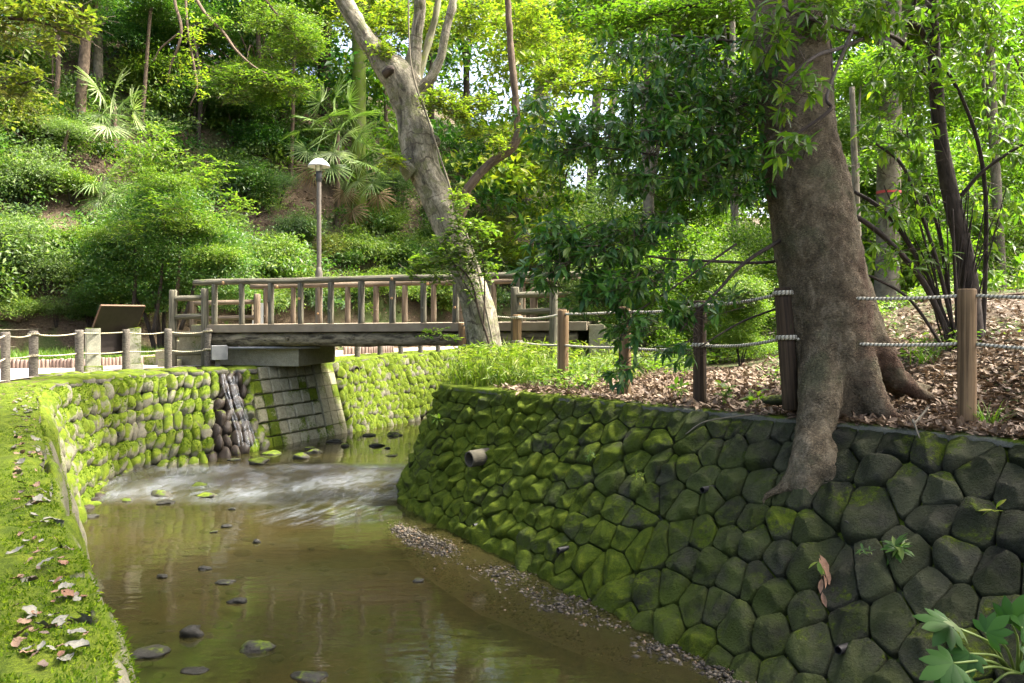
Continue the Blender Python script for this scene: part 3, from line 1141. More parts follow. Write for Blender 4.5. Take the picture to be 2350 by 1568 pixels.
M_DARKMETAL = m_plain('brown_metal', (0.075, 0.066, 0.052), (0.12, 0.105, 0.085), 10, 0.55, 0.1, 0.003)

BA, BB = np.array([-6.72, 17.02, 0.0]), np.array([1.45, 15.10, 0.0])   # near edge of the deck, in plan
bd = unit(BB - BA)
bp = np.array([-bd[1], bd[0], 0.0])
BW = 2.25
BLEN = np.linalg.norm(BB - BA)


def DZ(s): return 0.905 + 0.010 * s                     # deck top, rising gently


def BP(s, w, z=0.0):                                    # s along, w across, z over the deck
    q = BA + bd * s + bp * w
    return np.array([q[0], q[1], DZ(s) + z])


def bridge_s(px, w=0.0):
    """how far along the bridge line (offset w) the pixel column px lies"""
    k = (px - CX) / FPX
    q = BA + bp * w
    return (k * q[1] - q[0]) / (bd[0] - k * bd[1])


br = thing('footbridge', 'log style footbridge with bark textured railings spanning the stream', 'bridge', BP(BLEN / 2, BW / 2, -0.9))
ax = np.array([bd * 1.0, bp, [0, 0, 1.0]])
ax[0] = unit(BP(1, 0) - BP(0, 0))
ax[2] = np.cross(ax[0], ax[1])
part('deck', box(BP(BLEN / 2, BW / 2, -0.085), (BLEN / 2, BW / 2 + 0.10, 0.085), ax, 0.012), M_DECK, br, False)
r = rs(3)
for w, nm in ((0.10, 0), (BW - 0.10, 1)):
    ss = np.linspace(0.18, BLEN - 0.2, 60)
    pts = np.array([BP(s, w, -0.325) for s in ss])
    o = part('log_beam', tube(pts, 0.148 + 0.012 * np.sin(ss * 2.1) + 0.008 * np.sin(ss * 7), 22, True, 0.10, 1.6, 5 + nm), M_BEAM, br)
    if nm == 0:
        for s in (2.05, 3.55, 5.45):
            c = BP(s, w - 0.135, -0.30)
            part('knot', tube(np.array([c, c - bp * 0.035]), [0.055, 0.042], 10), M_BEAM, o)
for w, spx, mat, s0, s1 in ((-0.02, [492, 555, 622, 690, 759, 829, 901, 972, 1046, 1120, 1192], M_LOG, bridge_s(447, 0), BLEN - 0.1),
                            (BW + 0.02, [611, 673, 734, 798, 863, 929, 995, 1062, 1132, 1200], M_LOGWARM, bridge_s(575, BW), BLEN + 0.3)):
    ss = np.linspace(s0, s1, 40)
    rail = part('handrail', tube(np.array([BP(s, w, 0.915 + 0.006 * math.sin(2 * s)) for s in ss]), 0.066 + 0.005 * np.sin(ss * 3), 14, True, 0.10, 2.0, int(w * 10)), mat, br)
    for k, px in enumerate(spx):
        s = bridge_s(px, w)
        rr = 0.063 * r.uniform(0.92, 1.1)
        po = part('post', log_tube(BP(s, w, -0.03), BP(s + r.uniform(-.01, .01), w, 0.875), rr, 12, 8, 0.13, k + 20 * int(w)), mat, br)
        if r.rand() < 0.75:
            z = r.uniform(0.15, 0.7)
            c = BP(s + r.uniform(-.03, .03), w - rr * 0.86, z)
            cut = r.rand() < 0.4
            part('knot', tube(np.array([c, c - bp * 0.02, c - bp * 0.024]), [0.028, 0.026, 0.018], 9), M_CUT if cut else mat, po)
    for s in (s0 + 0.75, s0 + 4.6):
        c = BP(s, w - 0.058, 0.90)
        part('knot', tube(np.array([c, c - bp * 0.018]), [0.036, 0.03], 9), M_CUT, rail)
# abutment on the near bank
ab = BP(1.15, BW / 2 + 0.05, -0.675)
part('abutment', box((ab[0], ab[1], 0.225), (0.98, BW / 2 - 0.25, 0.215), np.array([bd, bp, [0, 0, 1.0]]), 0.02), M_CONC, br, False)
ab2 = BP(BLEN - 0.75, BW / 2, -0.675)
part('abutment', box((ab2[0], ab2[1], 0.235), (0.7, BW / 2 - 0.2, 0.225), np.array([bd, bp, [0, 0, 1.0]]), 0.02), M_CONC, br, False)
# flight of steps from the path
AX = np.array([bd, bp, [0, 0, 1.0]])
for k in range(5):
    h = 0.90 - 0.178 * k
    c = BA + bd * (-0.17 - 0.30 * k) + bp * BW / 2
    part('step', box((c[0], c[1], h / 2 - 0.05), (0.149, BW / 2 - 0.06, h / 2 + 0.05), AX, 0.012), M_CONC, br, False)
for k in range(4):
    h = 0.93 - 0.18 * k
    c = BB + bd * (0.17 + 0.30 * k) + bp * BW / 2
    part('step', box((c[0], c[1], h / 2 - 0.05), (0.149, BW / 2 - 0.06, h / 2 + 0.05), AX, 0.012), M_CONC, br, False)


def ladder_rail(a, b, top, rungs, mat, label, zb=0.0, r0=0.08, rr=0.062, seed=0, bz=None):
    """short railing of two bark posts with round rungs"""
    a, b = np.asarray(a, float), np.asarray(b, float)
    t = thing('approach_railing', label, 'railing', (a + b) / 2, 'bark textured railings beside the bridge steps')
    za, zb_ = (zb, zb) if bz is None else (zb, bz)
    part('post', log_tube((a[0], a[1], za), (a[0], a[1], top), r0, 12, 10, 0.12, seed), mat, t)
    part('post', log_tube((b[0], b[1], zb_), (b[0], b[1], top + 0.03), r0, 12, 10, 0.12, seed + 1), mat, t)
    for k, z in enumerate(rungs):
        part('rung', log_tube((a[0], a[1], z - 0.01), (b[0], b[1], z + 0.015), rr, 10, 6, 0.15, seed + 2 + k), mat, t)
    return t


pa, pb = P(397, 842), P(470, 842)
ladder_rail(pa, pb, 1.66, (1.48, 1.08, 0.70, 0.30), M_LOG, 'ladder like railing of two bark posts with four rungs, beside the rope fence', seed=50)
qa = BA - bd * 0.62 + bp * (BW + 0.05)
qb = BA - bd * 0.02 + bp * (BW + 0.05)
qa, qb = Q(443, 760, 19.3), Q(590, 760, 18.9)
ladder_rail(qa, qb, 1.60, (1.42, 1.04), M_LOGWARM, 'short railing on the far side of the bridge steps, behind the balusters', seed=60)
ra, rb = Q(1182, 760, 14.95), Q(1270, 760, 14.7)
ladder_rail(ra, rb, 1.65, (1.50, 1.18), M_LOG, 'pale two rung railing at the bridge end behind the leaning tree', seed=70)
rc, rd = Q(1225, 760, 17.0), Q(1345, 760, 16.6)
ladder_rail(rc, rd, 1.72, (1.55, 1.2), M_LOGWARM, 'bark railing across the steps at the tree end of the bridge', seed=80)

# junction box with conduit
jb = P(503, 845)
jb[1] = 16.55
jb[0] = (503 - CX) / FPX * 16.55
t = thing('junction_box', 'grey metal junction box on a short stand under the bridge end', 'junction box', (jb[0], jb[1], 0))
yaw = math.radians(24)
AJ = np.array([[math.cos(yaw), math.sin(yaw), 0], [-math.sin(yaw), math.cos(yaw), 0], [0, 0, 1]])
part('housing', box((jb[0], jb[1], 0.325), (0.155, 0.15, 0.15), AJ, 0.008), M_STEEL, t, False)
part('lid', box(np.array([jb[0], jb[1], 0.325]) + AJ[0] * 0.158, (0.006, 0.14, 0.14), AJ, 0.003), M_STEEL, t, False)
part('stand', box((jb[0] - 0.03, jb[1], 0.09), (0.05, 0.05, 0.10), AJ, 0.005), M_DARKMETAL, t, False)
c0 = np.array([jb[0] + 0.15, jb[1] + 0.08, 0.415])
c1 = np.array([*(BP(2.6, 0.35)[:2]), 0.425])
part('conduit', tube(np.linspace(c0, c1, 6), 0.028, 10), M_STEEL, t)
for k in (0.12, 0.8):
    q = c0 + (c1 - c0) * k
    part('clip', tube(np.array([q + [0, 0, 0.05], q - [0, 0, 0.06]]), 0.012, 6), M_DARKMETAL, t)

# marker post beyond the conduit
mp = Q(729, 815, 18.6)
t = thing('marker_post', 'small yellowish square post beside the concrete abutment', 'post', (mp[0], mp[1], 0))
part('shaft', box((mp[0], mp[1], 0.26), (0.045, 0.045, 0.20), None, 0.006), m_plain('pale_lime_paint', (0.36, 0.38, 0.12), (0.45, 0.46, 0.17), 9, 0.8, 0.2), t, False)
part('footing', box((mp[0] - 0.04, mp[1], 0.04), (0.14, 0.09, 0.06), None, 0.01), m_plain('pale_concrete', (0.42, 0.40, 0.35), (0.52, 0.5, 0.44), 9, 0.9, 0.2), t, False)


# ------------------------------------------------------------------ rope fences
def rope_mat(name, c1, c2, tw=70.0):
    n = N(name)
    u = n.xyz(n.uv())
    w = n.math('SINE', n.math('ADD', n.math('MULTIPLY', u[1], tw * 2.4), n.math('MULTIPLY', u[0], 6.283)))
    f = n.step(w, -1.0, 0.5)
    return n.done(n.mix(f, c1, c2), 0.9, 0.15, n.bump(w, 0.9, 0.006))


M_ROPE = rope_mat('cotton_rope', (0.16, 0.15, 0.105), (0.50, 0.47, 0.36))
M_ROPE_L = rope_mat('yellow_rope', (0.20, 0.18, 0.11), (0.45, 0.41, 0.28))
M_POST_L = m_wood('bound_post', (0.045, 0.040, 0.031), (0.185, 0.165, 0.128), (0.09, 0.10, 0.035), greenamt=-0.08, bump=1.0, gscale=9, stretch=7.0)
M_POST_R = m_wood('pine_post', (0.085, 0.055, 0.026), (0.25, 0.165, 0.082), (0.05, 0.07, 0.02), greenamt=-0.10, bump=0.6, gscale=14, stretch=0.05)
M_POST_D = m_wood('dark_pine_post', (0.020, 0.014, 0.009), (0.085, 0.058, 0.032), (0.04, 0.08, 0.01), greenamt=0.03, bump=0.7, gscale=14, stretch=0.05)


def rope_span(a, b, sag, rad, n=13):
    t = np.linspace(0, 1, n)[:, None]
    p = a + (b - a) * t
    p[:, 2:] -= sag * 4 * t * (1 - t)
    return tube(p, rad, 7)


def ring(c, R, rad, turns=2):
    th = np.linspace(0, 2 * math.pi * turns, 14 * turns)
    z = np.linspace(-rad * (turns - 1), rad * (turns - 1), len(th))
    return tube(np.stack([c[0] + R * np.cos(th), c[1] + R * np.sin(th), c[2] + z], 1), rad, 6)


def rope_fence(label, posts, rad, rope_r, heights, mp, mr, sag=0.03, before=None, after=None, ringat=(), seed=0, mats=None):
    """posts: (x, y, z0, z1[, lean])"""
    t = thing('rope_fence', label, 'fence', posts[len(posts) // 2][:3])
    r = rs(seed)
    ends = []
    for k, p in enumerate(posts):
        lx = p[4] if len(p) > 4 else 0
        a, b = np.array([p[0], p[1], p[2] - 0.15]), np.array([p[0] + lx, p[1], p[3]])
        part('post', log_tube(a, b, rad * r.uniform(0.95, 1.05), 14, 9, 0.05, seed + k, 0.18), mats[k] if mats else mp, t)
        ends.append((np.array([p[0], p[1], p[2]]), b))
    for f in heights:
        anc = [e[0] + (e[1] - e[0]) * f for e in ends]
        if before is not None: anc = [np.array(before) + [0, 0, f * 0.8]] + anc
        if after is not None: anc = anc + [np.array(after) + [0, 0, f * (posts[-1][3] - posts[-1][2])]]
        for k in range(len(anc) - 1):
            part('rope', rope_span(anc[k], anc[k + 1], sag * r.uniform(0.4, 1.5), rope_r), mr, t)
        for k in ringat:
            q = ends[k][0] + (ends[k][1] - ends[k][0]) * f
            part('rope_loop', ring(q, rad + rope_r * 0.7, rope_r), mr, t)
    return t


LPX = [(12.6, 763, 875), (77, 761, 866), (182, 757, 857), (289, 756, 850), (386, 755, 846), (477, 755, 843)]
posts = []
for px, yt, yb in LPX:
    p = P(px, yb)
    posts.append((p[0], p[1], 0.0, 0.83))
pre = [(-7.9, 11.6, 0, 0.83)]
rope_fence('grey bound posts joined by two pale ropes along the mossy bend', pre + posts, 0.075, 0.014, (0.93, 0.46), M_POST_L, M_ROPE_L, 0.035, before=(-6.9, 9.5, 0), ringat=(2, 6), seed=11)
fp = []
for px, yb in ((-70, 832), (143, 820), (358, 811)):
    p = P(px, yb)
    fp.append((p[0], p[1], 0.0, 0.84))
rope_fence('thin rope fence across the path in front of the grass bank', fp, 0.072, 0.010, (0.93, 0.44), M_POST_L, M_ROPE_L, 0.03, after=(-8.3, 24.6, 0), ringat=(1, 2), seed=12)
fp = []
for px, yb in ((742, 826), (790, 824), (846, 820), (898, 817), (945, 813.5), (990, 811), (1030, 808)):
    p = P(px, yb)
    fp.append((p[0] - 0.35, p[1] + 0.25, 0.0, 0.82))
rope_fence('row of small posts along the far bank, seen beneath the bridge', fp, 0.072, 0.010, (0.93, 0.46), M_POST_L, M_ROPE_L, 0.03, seed=13)


def rpost(px, yt, yb, h):
    d = h * FPX / (yb - yt)
    q = Q(px, yb, d)
    return (q[0], q[1], q[2], q[2] + h)


rp = [rpost(2800, 664, 990, 1.15), rpost(2219, 663, 932, 1.15), rpost(1815, 660, 908, 1.15), rpost(1606, 690, 910, 1.15), rpost(1434, 704, 903, 1.15),
      rpost(1292, 711, 886, 1.15), rpost(1187, 722, 856, 1.10), (Q(1097, 712, 14.9)[0], 14.9, 0.0, Q(1097, 712, 14.9)[2]), (Q(1061, 741, 15.6)[0], 15.6, 0.0, Q(1061, 741, 15.6)[2])]
rp[2] = (*rp[2][:4], -0.09)
rope_fence('brown timber posts with two white twisted ropes along the leafy bank', rp, 0.083, 0.018, (0.945, 0.535), M_POST_R, M_ROPE, 0.035,
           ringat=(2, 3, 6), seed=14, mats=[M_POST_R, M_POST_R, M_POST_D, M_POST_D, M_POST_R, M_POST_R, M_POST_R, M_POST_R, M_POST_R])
bp2 = [rpost(1370, 705, 770, 0.9), rpost(1560, 690, 758, 0.9), rpost(1745, 672, 742, 0.9), rpost(2003, 614, 690, 0.9), rpost(2330, 575, 650, 0.9)]
bp2 = [(p[0], p[1], G(p[0], p[1]), G(p[0], p[1]) + 0.95) for p in bp2]
rope_fence('distant pale rope fence among the bright shrubs behind the big trunk', bp2, 0.10, 0.016, (0.93, 0.5), M_POST_L, M_ROPE, 0.04, seed=17)

# ------------------------------------------------------------------ log edging
M_EDGE = m_wood('edging_log', (0.12, 0.085, 0.065), (0.30, 0.225, 0.18), (0.10, 0.13, 0.04), greenamt=-0.12, bump=0.7, gscale=9, stretch=0.4)


def edging(label, pts, n, h, seed):
    t = thing('log_edging', label, 'edging', pts[len(pts) // 2])
    q = polyinterp(np.array(pts), np.linspace(0, 1, n))
    L = np.linalg.norm(np.diff(q, axis=0), axis=1).mean()
    r = rs(seed)
    mes = [make_mesh(f'edging_log_{k}', *log_tube((0, 0, -0.1), (0, 0, h), L * 0.50, 9, 3, 0.06, k, 0.3)[:2], M_EDGE, True, log_tube((0, 0, -0.1), (0, 0, h), L * 0.50, 9, 3, 0.06, k, 0.3)[2]) for k in range(3)]
    for k in range(n):
        o = link('log', mes[k % 3], t, q[k] - np.array(pts[len(pts) // 2]) + [0, 0, r.uniform(-0.015, 0.01)], (0, 0, r.uniform(0, 6)))
    return t


edging('row of short upright logs edging the path behind the information board', [P(-60, 850), P(22, 847.5), P(91, 846.5), P(116, 845.5), P(171, 845.5), P(280, 840), P(378, 832)], 56, 0.20, 5)
edging('distant row of short upright logs edging the path, seen below the bridge', [P(792, 815), P(842, 813), P(900, 809)], 18, 0.22, 6)
kb = P(378, 843)
t = thing('kerb_block', 'low brown concrete block at the foot of the bridge steps', 'block', kb)
part('block', box((kb[0], kb[1] + 0.25, 0.07), (0.24, 0.10, 0.08), AJ, 0.02), M_CONC, t, False)

# ------------------------------------------------------------------ information board on stone posts
M_BOARDBACK = m_plain('dark_board_back', (0.014, 0.010, 0.008), (0.024, 0.018, 0.014), 12, 0.5, 0.2, 0.004, 80)
M_BOARDEDGE = m_plain('board_edge', (0.07, 0.038, 0.018), (0.11, 0.062, 0.03), 20, 0.7, 0.2)
M_SPOST = m_moss_stone('mossy_granite', (0.20, 0.195, 0.14), (0.33, 0.32, 0.24), 0.06, 0.5, 2.4, bump=0.4)
s1, s2 = P(208, 853), P(311, 849.5)
s1, s2 = W(-8.22, 15.38), W(-7.78, 16.12)
wv = unit(s2 - s1)
nv_ = np.array([wv[1], -wv[0], 0])
t = thing('information_board', 'tilted dark board seen from behind, held between two mossy stone posts', 'board', (s1 + s2) / 2)
AS = np.array([wv, nv_, [0, 0, 1]])
rot45 = np.array([[math.cos(.6), math.sin(.6), 0], [-math.sin(.6), math.cos(.6), 0], [0, 0, 1]])
for s in (s1, s2):
    V, F, U = box((s[0], s[1], 0.43), (0.125, 0.125, 0.43), rot45, 0.012)
    V[:, 2] = np.where(V[:, 2] > 0.8, V[:, 2] + 0.05 - 0.30 * np.hypot(V[:, 0] - s[0], V[:, 1] - s[1]), V[:, 2])
    o = part('stone_post', (V, F), M_SPOST, t, False)
    part('plinth', box((s[0], s[1], 0.055), (0.165, 0.165, 0.065), rot45, 0.012), M_SPOST, o, False)
mid = (s1 + s2) / 2
hw = np.linalg.norm(s2 - s1) / 2 - 0.02
lowc = mid + np.array([0, 0, 0.56])
part('support_panel', box(lowc, (hw - 0.03, 0.018, 0.24), AS, 0.004), M_BOARDBACK, t, False)
ta = math.radians(32)
slope = nv_ * math.sin(ta) + np.array([0, 0, 1]) * math.cos(ta)
AT = np.array([wv, np.cross(slope, wv) * -1, slope])
pc = mid + np.array([0, 0, 0.78]) + slope * 0.30
bo = part('panel', box(pc, (hw + 0.05, 0.022, 0.31), AT, 0.004), M_BOARDBACK, t, False)
for sgn in (-1, 1):
    part('edge_strip', box(pc + wv * sgn * (hw + 0.056), (0.006, 0.024, 0.312), AT, 0.002), M_BOARDEDGE, bo, False)
part('edge_strip', box(pc + slope * 0.316, (hw + 0.05, 0.024, 0.006), AT, 0.002), M_BOARDEDGE, bo, False)

# ------------------------------------------------------------------ notice sign behind the bridge
M_CREAM = m_plain('cream_sign', (0.52, 0.42, 0.27), (0.60, 0.49, 0.33), 5, 0.6, 0.05)
M_SGREY = m_plain('grey_sign_plate', (0.33, 0.35, 0.34), (0.40, 0.42, 0.40), 5, 0.5, 0.05)
M_INK = m_plain('dark_print', (0.06, 0.04, 0.03), (0.09, 0.06, 0.05), 5, 0.7, 0.0)
c = Q(600, 718, 20.4)
t = thing('notice_sign', 'cream and grey notice sign with small pictograms, half hidden behind the bridge balusters', 'sign', (c[0], c[1], 0))
part('plate', box((c[0], c[1] + 0.02, 1.13), (0.245, 0.012, 0.30), None, 0.004), M_SGREY, t, False)
fpn = part('face', box((c[0] - 0.135, c[1] - 0.002, 1.21), (0.11, 0.008, 0.21), None, 0.003), M_CREAM, t, False)
for (dx, dz, w, h) in ((-0.05, 0.02, 0.026, 0.024), (-0.05, -0.10, 0.024, 0.022), (0.02, 0.035, 0.03, 0.006), (0.025, 0.01, 0.035, 0.006), (0.02, -0.085, 0.03, 0.006), (0.025, -0.11, 0.035, 0.006), (0.01, 0.13, 0.04, 0.008)):
    part('print', box((c[0] - 0.135 + dx, c[1] - 0.0115, 1.21 + dz), (w, 0.0012, h), None), M_INK, fpn, False)
for s in (-0.2, 0.2):
    part('leg', tube(np.array([[c[0] + s, c[1] + 0.05, 0], [c[0] + s, c[1] + 0.05, 1.4]]), 0.022, 8), M_STEEL, t)

# ------------------------------------------------------------------ park lamp
lp = Q(732, 725, 21.5)
lp[2] = 0.0
H_ = lambda py: CAMZ - (py - HZ) / FPX * 21.5
t = thing('park_lamp', 'slender brown park lamp with a pale mushroom hood behind the bridge', 'lamp', lp)
xy = lp[:2]


def rev(prof, sides=20):
    V, F = [], []
    for r_, z in prof:
        for k in range(sides):
            a = 2 * math.pi * k / sides
            V.append((xy[0] + r_ * math.cos(a), xy[1] + r_ * math.sin(a), z))
    for i in range(len(prof) - 1):
        for k in range(sides):
            F.append([i * sides + k, i * sides + (k + 1) % sides, (i + 1) * sides + (k + 1) % sides, (i + 1) * sides + k])
    return np.array(V), F


part('base_sleeve', rev([(0.10, -0.1), (0.10, H_(628)), (0.092, H_(622)), (0.066, H_(614)), (0.06, H_(613))]), M_DARKMETAL, t)
part('pole', rev([(0.064, 0.5), (0.062, H_(430)), (0.062, H_(416))]), M_DARKMETAL, t)
part('collar', rev([(0.062, H_(418)), (0.082, H_(415)), (0.082, H_(394)), (0.06, H_(393))]), m_plain('black_collar', (0.03, 0.03, 0.028), (0.05, 0.05, 0.045), 9, 0.5, 0.1), t)
lan = part('lantern', rev([(0.0, H_(394)), (0.075, H_(394)), (0.092, H_(380)), (0.080, H_(376)), (0.0, H_(376))]), m_plain('frosted_shade', (0.50, 0.52, 0.44), (0.58, 0.60, 0.52), 5, 0.3, 0.05), t)
for k in range(4):
    a = math.pi / 4 + k * math.pi / 2
    part('rib', tube(np.array([[xy[0] + 0.098 * math.cos(a), xy[1] + 0.098 * math.sin(a), H_(394)], [xy[0] + 0.10 * math.cos(a), xy[1] + 0.10 * math.sin(a), H_(372)]]), 0.008, 6), M_DARKMETAL, lan)
part('hood', rev([(0.0, H_(363.5)), (0.10, H_(365)), (0.20, H_(371)), (0.285, H_(379)), (0.305, H_(383)), (0.29, H_(382.5)), (0.15, H_(376)), (0.0, H_(372))]), m_plain('pale_hood', (0.44, 0.43, 0.41), (0.58, 0.57, 0.55), 4, 0.6, 0.15), t)
# ------------------------------------------------------------------ foliage tools
LEAF = {
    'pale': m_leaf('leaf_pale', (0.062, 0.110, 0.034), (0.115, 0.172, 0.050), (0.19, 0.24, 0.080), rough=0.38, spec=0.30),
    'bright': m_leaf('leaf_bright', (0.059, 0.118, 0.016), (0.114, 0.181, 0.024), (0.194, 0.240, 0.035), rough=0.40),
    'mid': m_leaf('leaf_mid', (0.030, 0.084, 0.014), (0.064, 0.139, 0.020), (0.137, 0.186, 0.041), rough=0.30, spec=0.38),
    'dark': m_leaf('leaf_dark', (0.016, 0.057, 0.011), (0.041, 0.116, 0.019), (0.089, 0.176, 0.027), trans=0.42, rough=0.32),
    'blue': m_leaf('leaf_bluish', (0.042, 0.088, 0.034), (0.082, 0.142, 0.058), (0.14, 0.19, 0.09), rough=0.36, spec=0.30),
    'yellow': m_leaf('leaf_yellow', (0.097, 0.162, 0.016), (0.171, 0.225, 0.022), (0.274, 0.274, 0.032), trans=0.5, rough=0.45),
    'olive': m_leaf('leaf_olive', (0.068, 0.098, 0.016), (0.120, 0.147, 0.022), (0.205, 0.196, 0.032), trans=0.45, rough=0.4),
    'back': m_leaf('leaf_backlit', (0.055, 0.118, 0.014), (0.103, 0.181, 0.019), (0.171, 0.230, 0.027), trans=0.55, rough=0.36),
}
M_BARKD = m_wood('dark_bark', (0.018, 0.014, 0.010), (0.070, 0.054, 0.040), (0.04, 0.05, 0.015), greenamt=-0.12, bump=0.8, gscale=12, stretch=0.5)
M_BARKB = m_wood('brown_bark', (0.055, 0.040, 0.026), (0.17, 0.125, 0.082), (0.08, 0.10, 0.03), greenamt=-0.06, bump=0.8, gscale=12, stretch=0.5)
M_BARKP = m_wood('pale_bark', (0.085, 0.075, 0.050), (0.215, 0.19, 0.135), (0.09, 0.11, 0.04), greenamt=-0.08, bump=0.5, gscale=10, stretch=0.6)
M_TWIG = m_plain('twig', (0.03, 0.022, 0.014), (0.07, 0.05, 0.032), 20, 0.9, 0.2)


def leaf4(pos, d, nrm, L, w=0.42, fold=0.18, droop=0.12):
    """folded rhombic leaf, two triangles"""
    d = unit(d)
    s = unit(np.cross(d, nrm))
    u = np.cross(s, d)
    L = np.broadcast_to(np.asarray(L, float), (len(pos),))[:, None]
    mid = pos + d * L * 0.45
    l = mid + s * L * w * 0.5 + u * L * fold * w
    r = mid - s * L * w * 0.5 + u * L * fold * w
    tip = pos + d * L - u * L * droop
    V = np.stack([pos, l, tip, r], 1).reshape(-1, 3)
    b = np.arange(len(pos))[:, None] * 4
    F = np.concatenate([b + [0, 2, 1], b + [0, 3, 2]], 1).reshape(-1, 3)
    return V, F


def leaf8(pos, d, nrm, L, w=0.30, fold=0.16, droop=0.22):
    """lance leaf with a midrib, eight triangles"""
    d = unit(d)
    s = unit(np.cross(d, nrm))
    u = np.cross(s, d)
    L = np.broadcast_to(np.asarray(L, float), (len(pos),))[:, None]
    c = lambda t: pos + d * L * t - u * L * droop * t * t
    e = lambda t, k: s * L * w * 0.5 * k + u * L * fold * w * k
    f = lambda t, k: -s * L * w * 0.5 * k + u * L * fold * w * k
    V = np.stack([pos, c(.28) + e(.28, .8), c(.28), c(.28) + f(.28, .8), c(.62) + e(.62, .92), c(.62), c(.62) + f(.62, .92), c(1.0)], 1).reshape(-1, 3)
    T = [[0, 2, 1], [0, 3, 2], [1, 2, 5], [1, 5, 4], [2, 3, 6], [2, 6, 5], [4, 5, 7], [5, 6, 7]]
    b = np.arange(len(pos))[:, None, None] * 8
    return V, (b + np.array(T)[None]).reshape(-1, 3)


def cat(gs):
    Vs, Fs, n = [], [], 0
    for V, F in gs:
        Vs.append(V)
        Fs.append(F + n)
        n += len(V)
    return np.vstack(Vs), np.vstack(Fs)


def clumps(r, n, cl, c, rad, flat=0.75, shell=0.5):
    """leaf points gathered in clumps through an uneven ellipsoid: positions and outward directions"""
    c, rad = np.asarray(c, float), np.asarray(rad, float)
    d = unit(r.randn(cl, 3))
    d[:, 2] = np.where(d[:, 2] < -0.4, -d[:, 2] * 0.6, d[:, 2])
    rr = (shell + (1 - shell) * r.rand(cl) ** 0.6) * (0.42 + 1.15 * fbm(d * 1.7 + r.rand() * 50, 2))
    cc = d * rr[:, None]
    k = r.randint(0, cl, n)
    sz = 0.22 * (0.5 + 1.0 * r.rand(cl))
    p = cc[k] + r.randn(n, 3) * sz[k][:, None] * np.array([1, 1, flat * 0.6])
    return p * rad + c, unit(unit(p) * 0.6 + unit(p - cc[k] + 1e-6) * 0.6)


def crown_geo(r, n, cl, c, rad, L, kind4=True, w=0.42, up=0.8, shell=0.5, lvar=0.35):
    p, o = clumps(r, n, cl, c, rad, shell=shell)
    d = unit(o * 0.7 + r.randn(n, 3) * 0.6 + np.array([0, 0, -0.15]))
    nr = unit(np.array([0, 0, up]) + o * 0.45 + r.randn(n, 3) * 0.42)
    ln = L * (1 + lvar * (r.rand(n) * 2 - 1))
    return (leaf4 if kind4 else leaf8)(p, d, nr, ln, w)


def whorls(r, tips, axes, k, L, w=0.29, spread=(0.5, 1.25), droop=0.25, kind8=True):
    """leaf rosettes at twig tips"""
    n = len(tips)
    a = unit(axes)
    ref = np.where(np.abs(a[:, 2:3]) > 0.9, np.array([[1.0, 0, 0]]), np.array([[0, 0, 1.0]]))
    s = unit(np.cross(a, ref))
    t = np.cross(s, a)
    ph = (np.arange(k)[None] * 2.4 + r.rand(n, 1) * 6.28)[..., None]
    el = r.uniform(spread[0], spread[1], (n, k, 1))
    d = a[:, None] * np.cos(el) + (s[:, None] * np.cos(ph) + t[:, None] * np.sin(ph)) * np.sin(el)
    d = unit(d + np.array([0, 0, -0.22]))
    base = tips[:, None] - a[:, None] * (r.rand(n, k, 1) * 0.45 * L)
    nr = unit(np.array([0, 0, 1.0]) + a[:, None] * 0.3 + r.randn(n, k, 3) * 0.30)
    ln = L * (0.65 + 0.55 * r.rand(n * k))
    f = leaf8 if kind8 else leaf4
    return f(base.reshape(-1, 3), d.reshape(-1, 3), nr.reshape(-1, 3), ln, w, 0.16, droop)


def sticks(a, b, r0, r1):
    """many thin three-sided twigs at once"""
    a, b = np.asarray(a, float), np.asarray(b, float)
    t = unit(b - a)
    ref = np.where(np.abs(t[:, 2:3]) > 0.9, np.array([[1.0, 0, 0]]), np.array([[0, 0, 1.0]]))
    s = unit(np.cross(t, ref))
    u = np.cross(s, t)
    V = []
    for e, rr in ((a, r0), (b, r1)):
        for k in range(3):
            an = k * 2.0944
            V.append(e + (s * math.cos(an) + u * math.sin(an)) * rr)
    V = np.stack(V, 1).reshape(-1, 3)
    n = np.arange(len(a))[:, None, None] * 6
    T = np.array([[0, 1, 4], [0, 4, 3], [1, 2, 5], [1, 5, 4], [2, 0, 3], [2, 3, 5]])
    return V, (n + T[None]).reshape(-1, 3)


def ray_ground(px, py, d0=13.0, d1=90.0):
    d = np.linspace(d0, d1, 1200)
    x = (px - CX) / FPX * d
    z = CAMZ - (py - HZ) / FPX * d
    g = bank(x, d)
    k = np.argmax(z < g)
    if z[k] >= g[k]: k = len(d) - 1
    return np.array([x[k], d[k], g[k]])


def smooth_tube(pts, rads, n=24, sides=10, wob=0.06, seed=0, wscale=2.0):
    P4 = spline(np.column_stack([np.asarray(pts, float), np.asarray(rads, float)]), n)
    return tube(P4[:, :3], np.maximum(P4[:, 3], 0.002), sides, True, wob, wscale, seed)


def qline(pts):
    """(px, py, depth, half width in px) rows to points and radii"""
    return [Q(a, b, d) for a, b, d, w in pts], [w * d / FPX for a, b, d, w in pts]


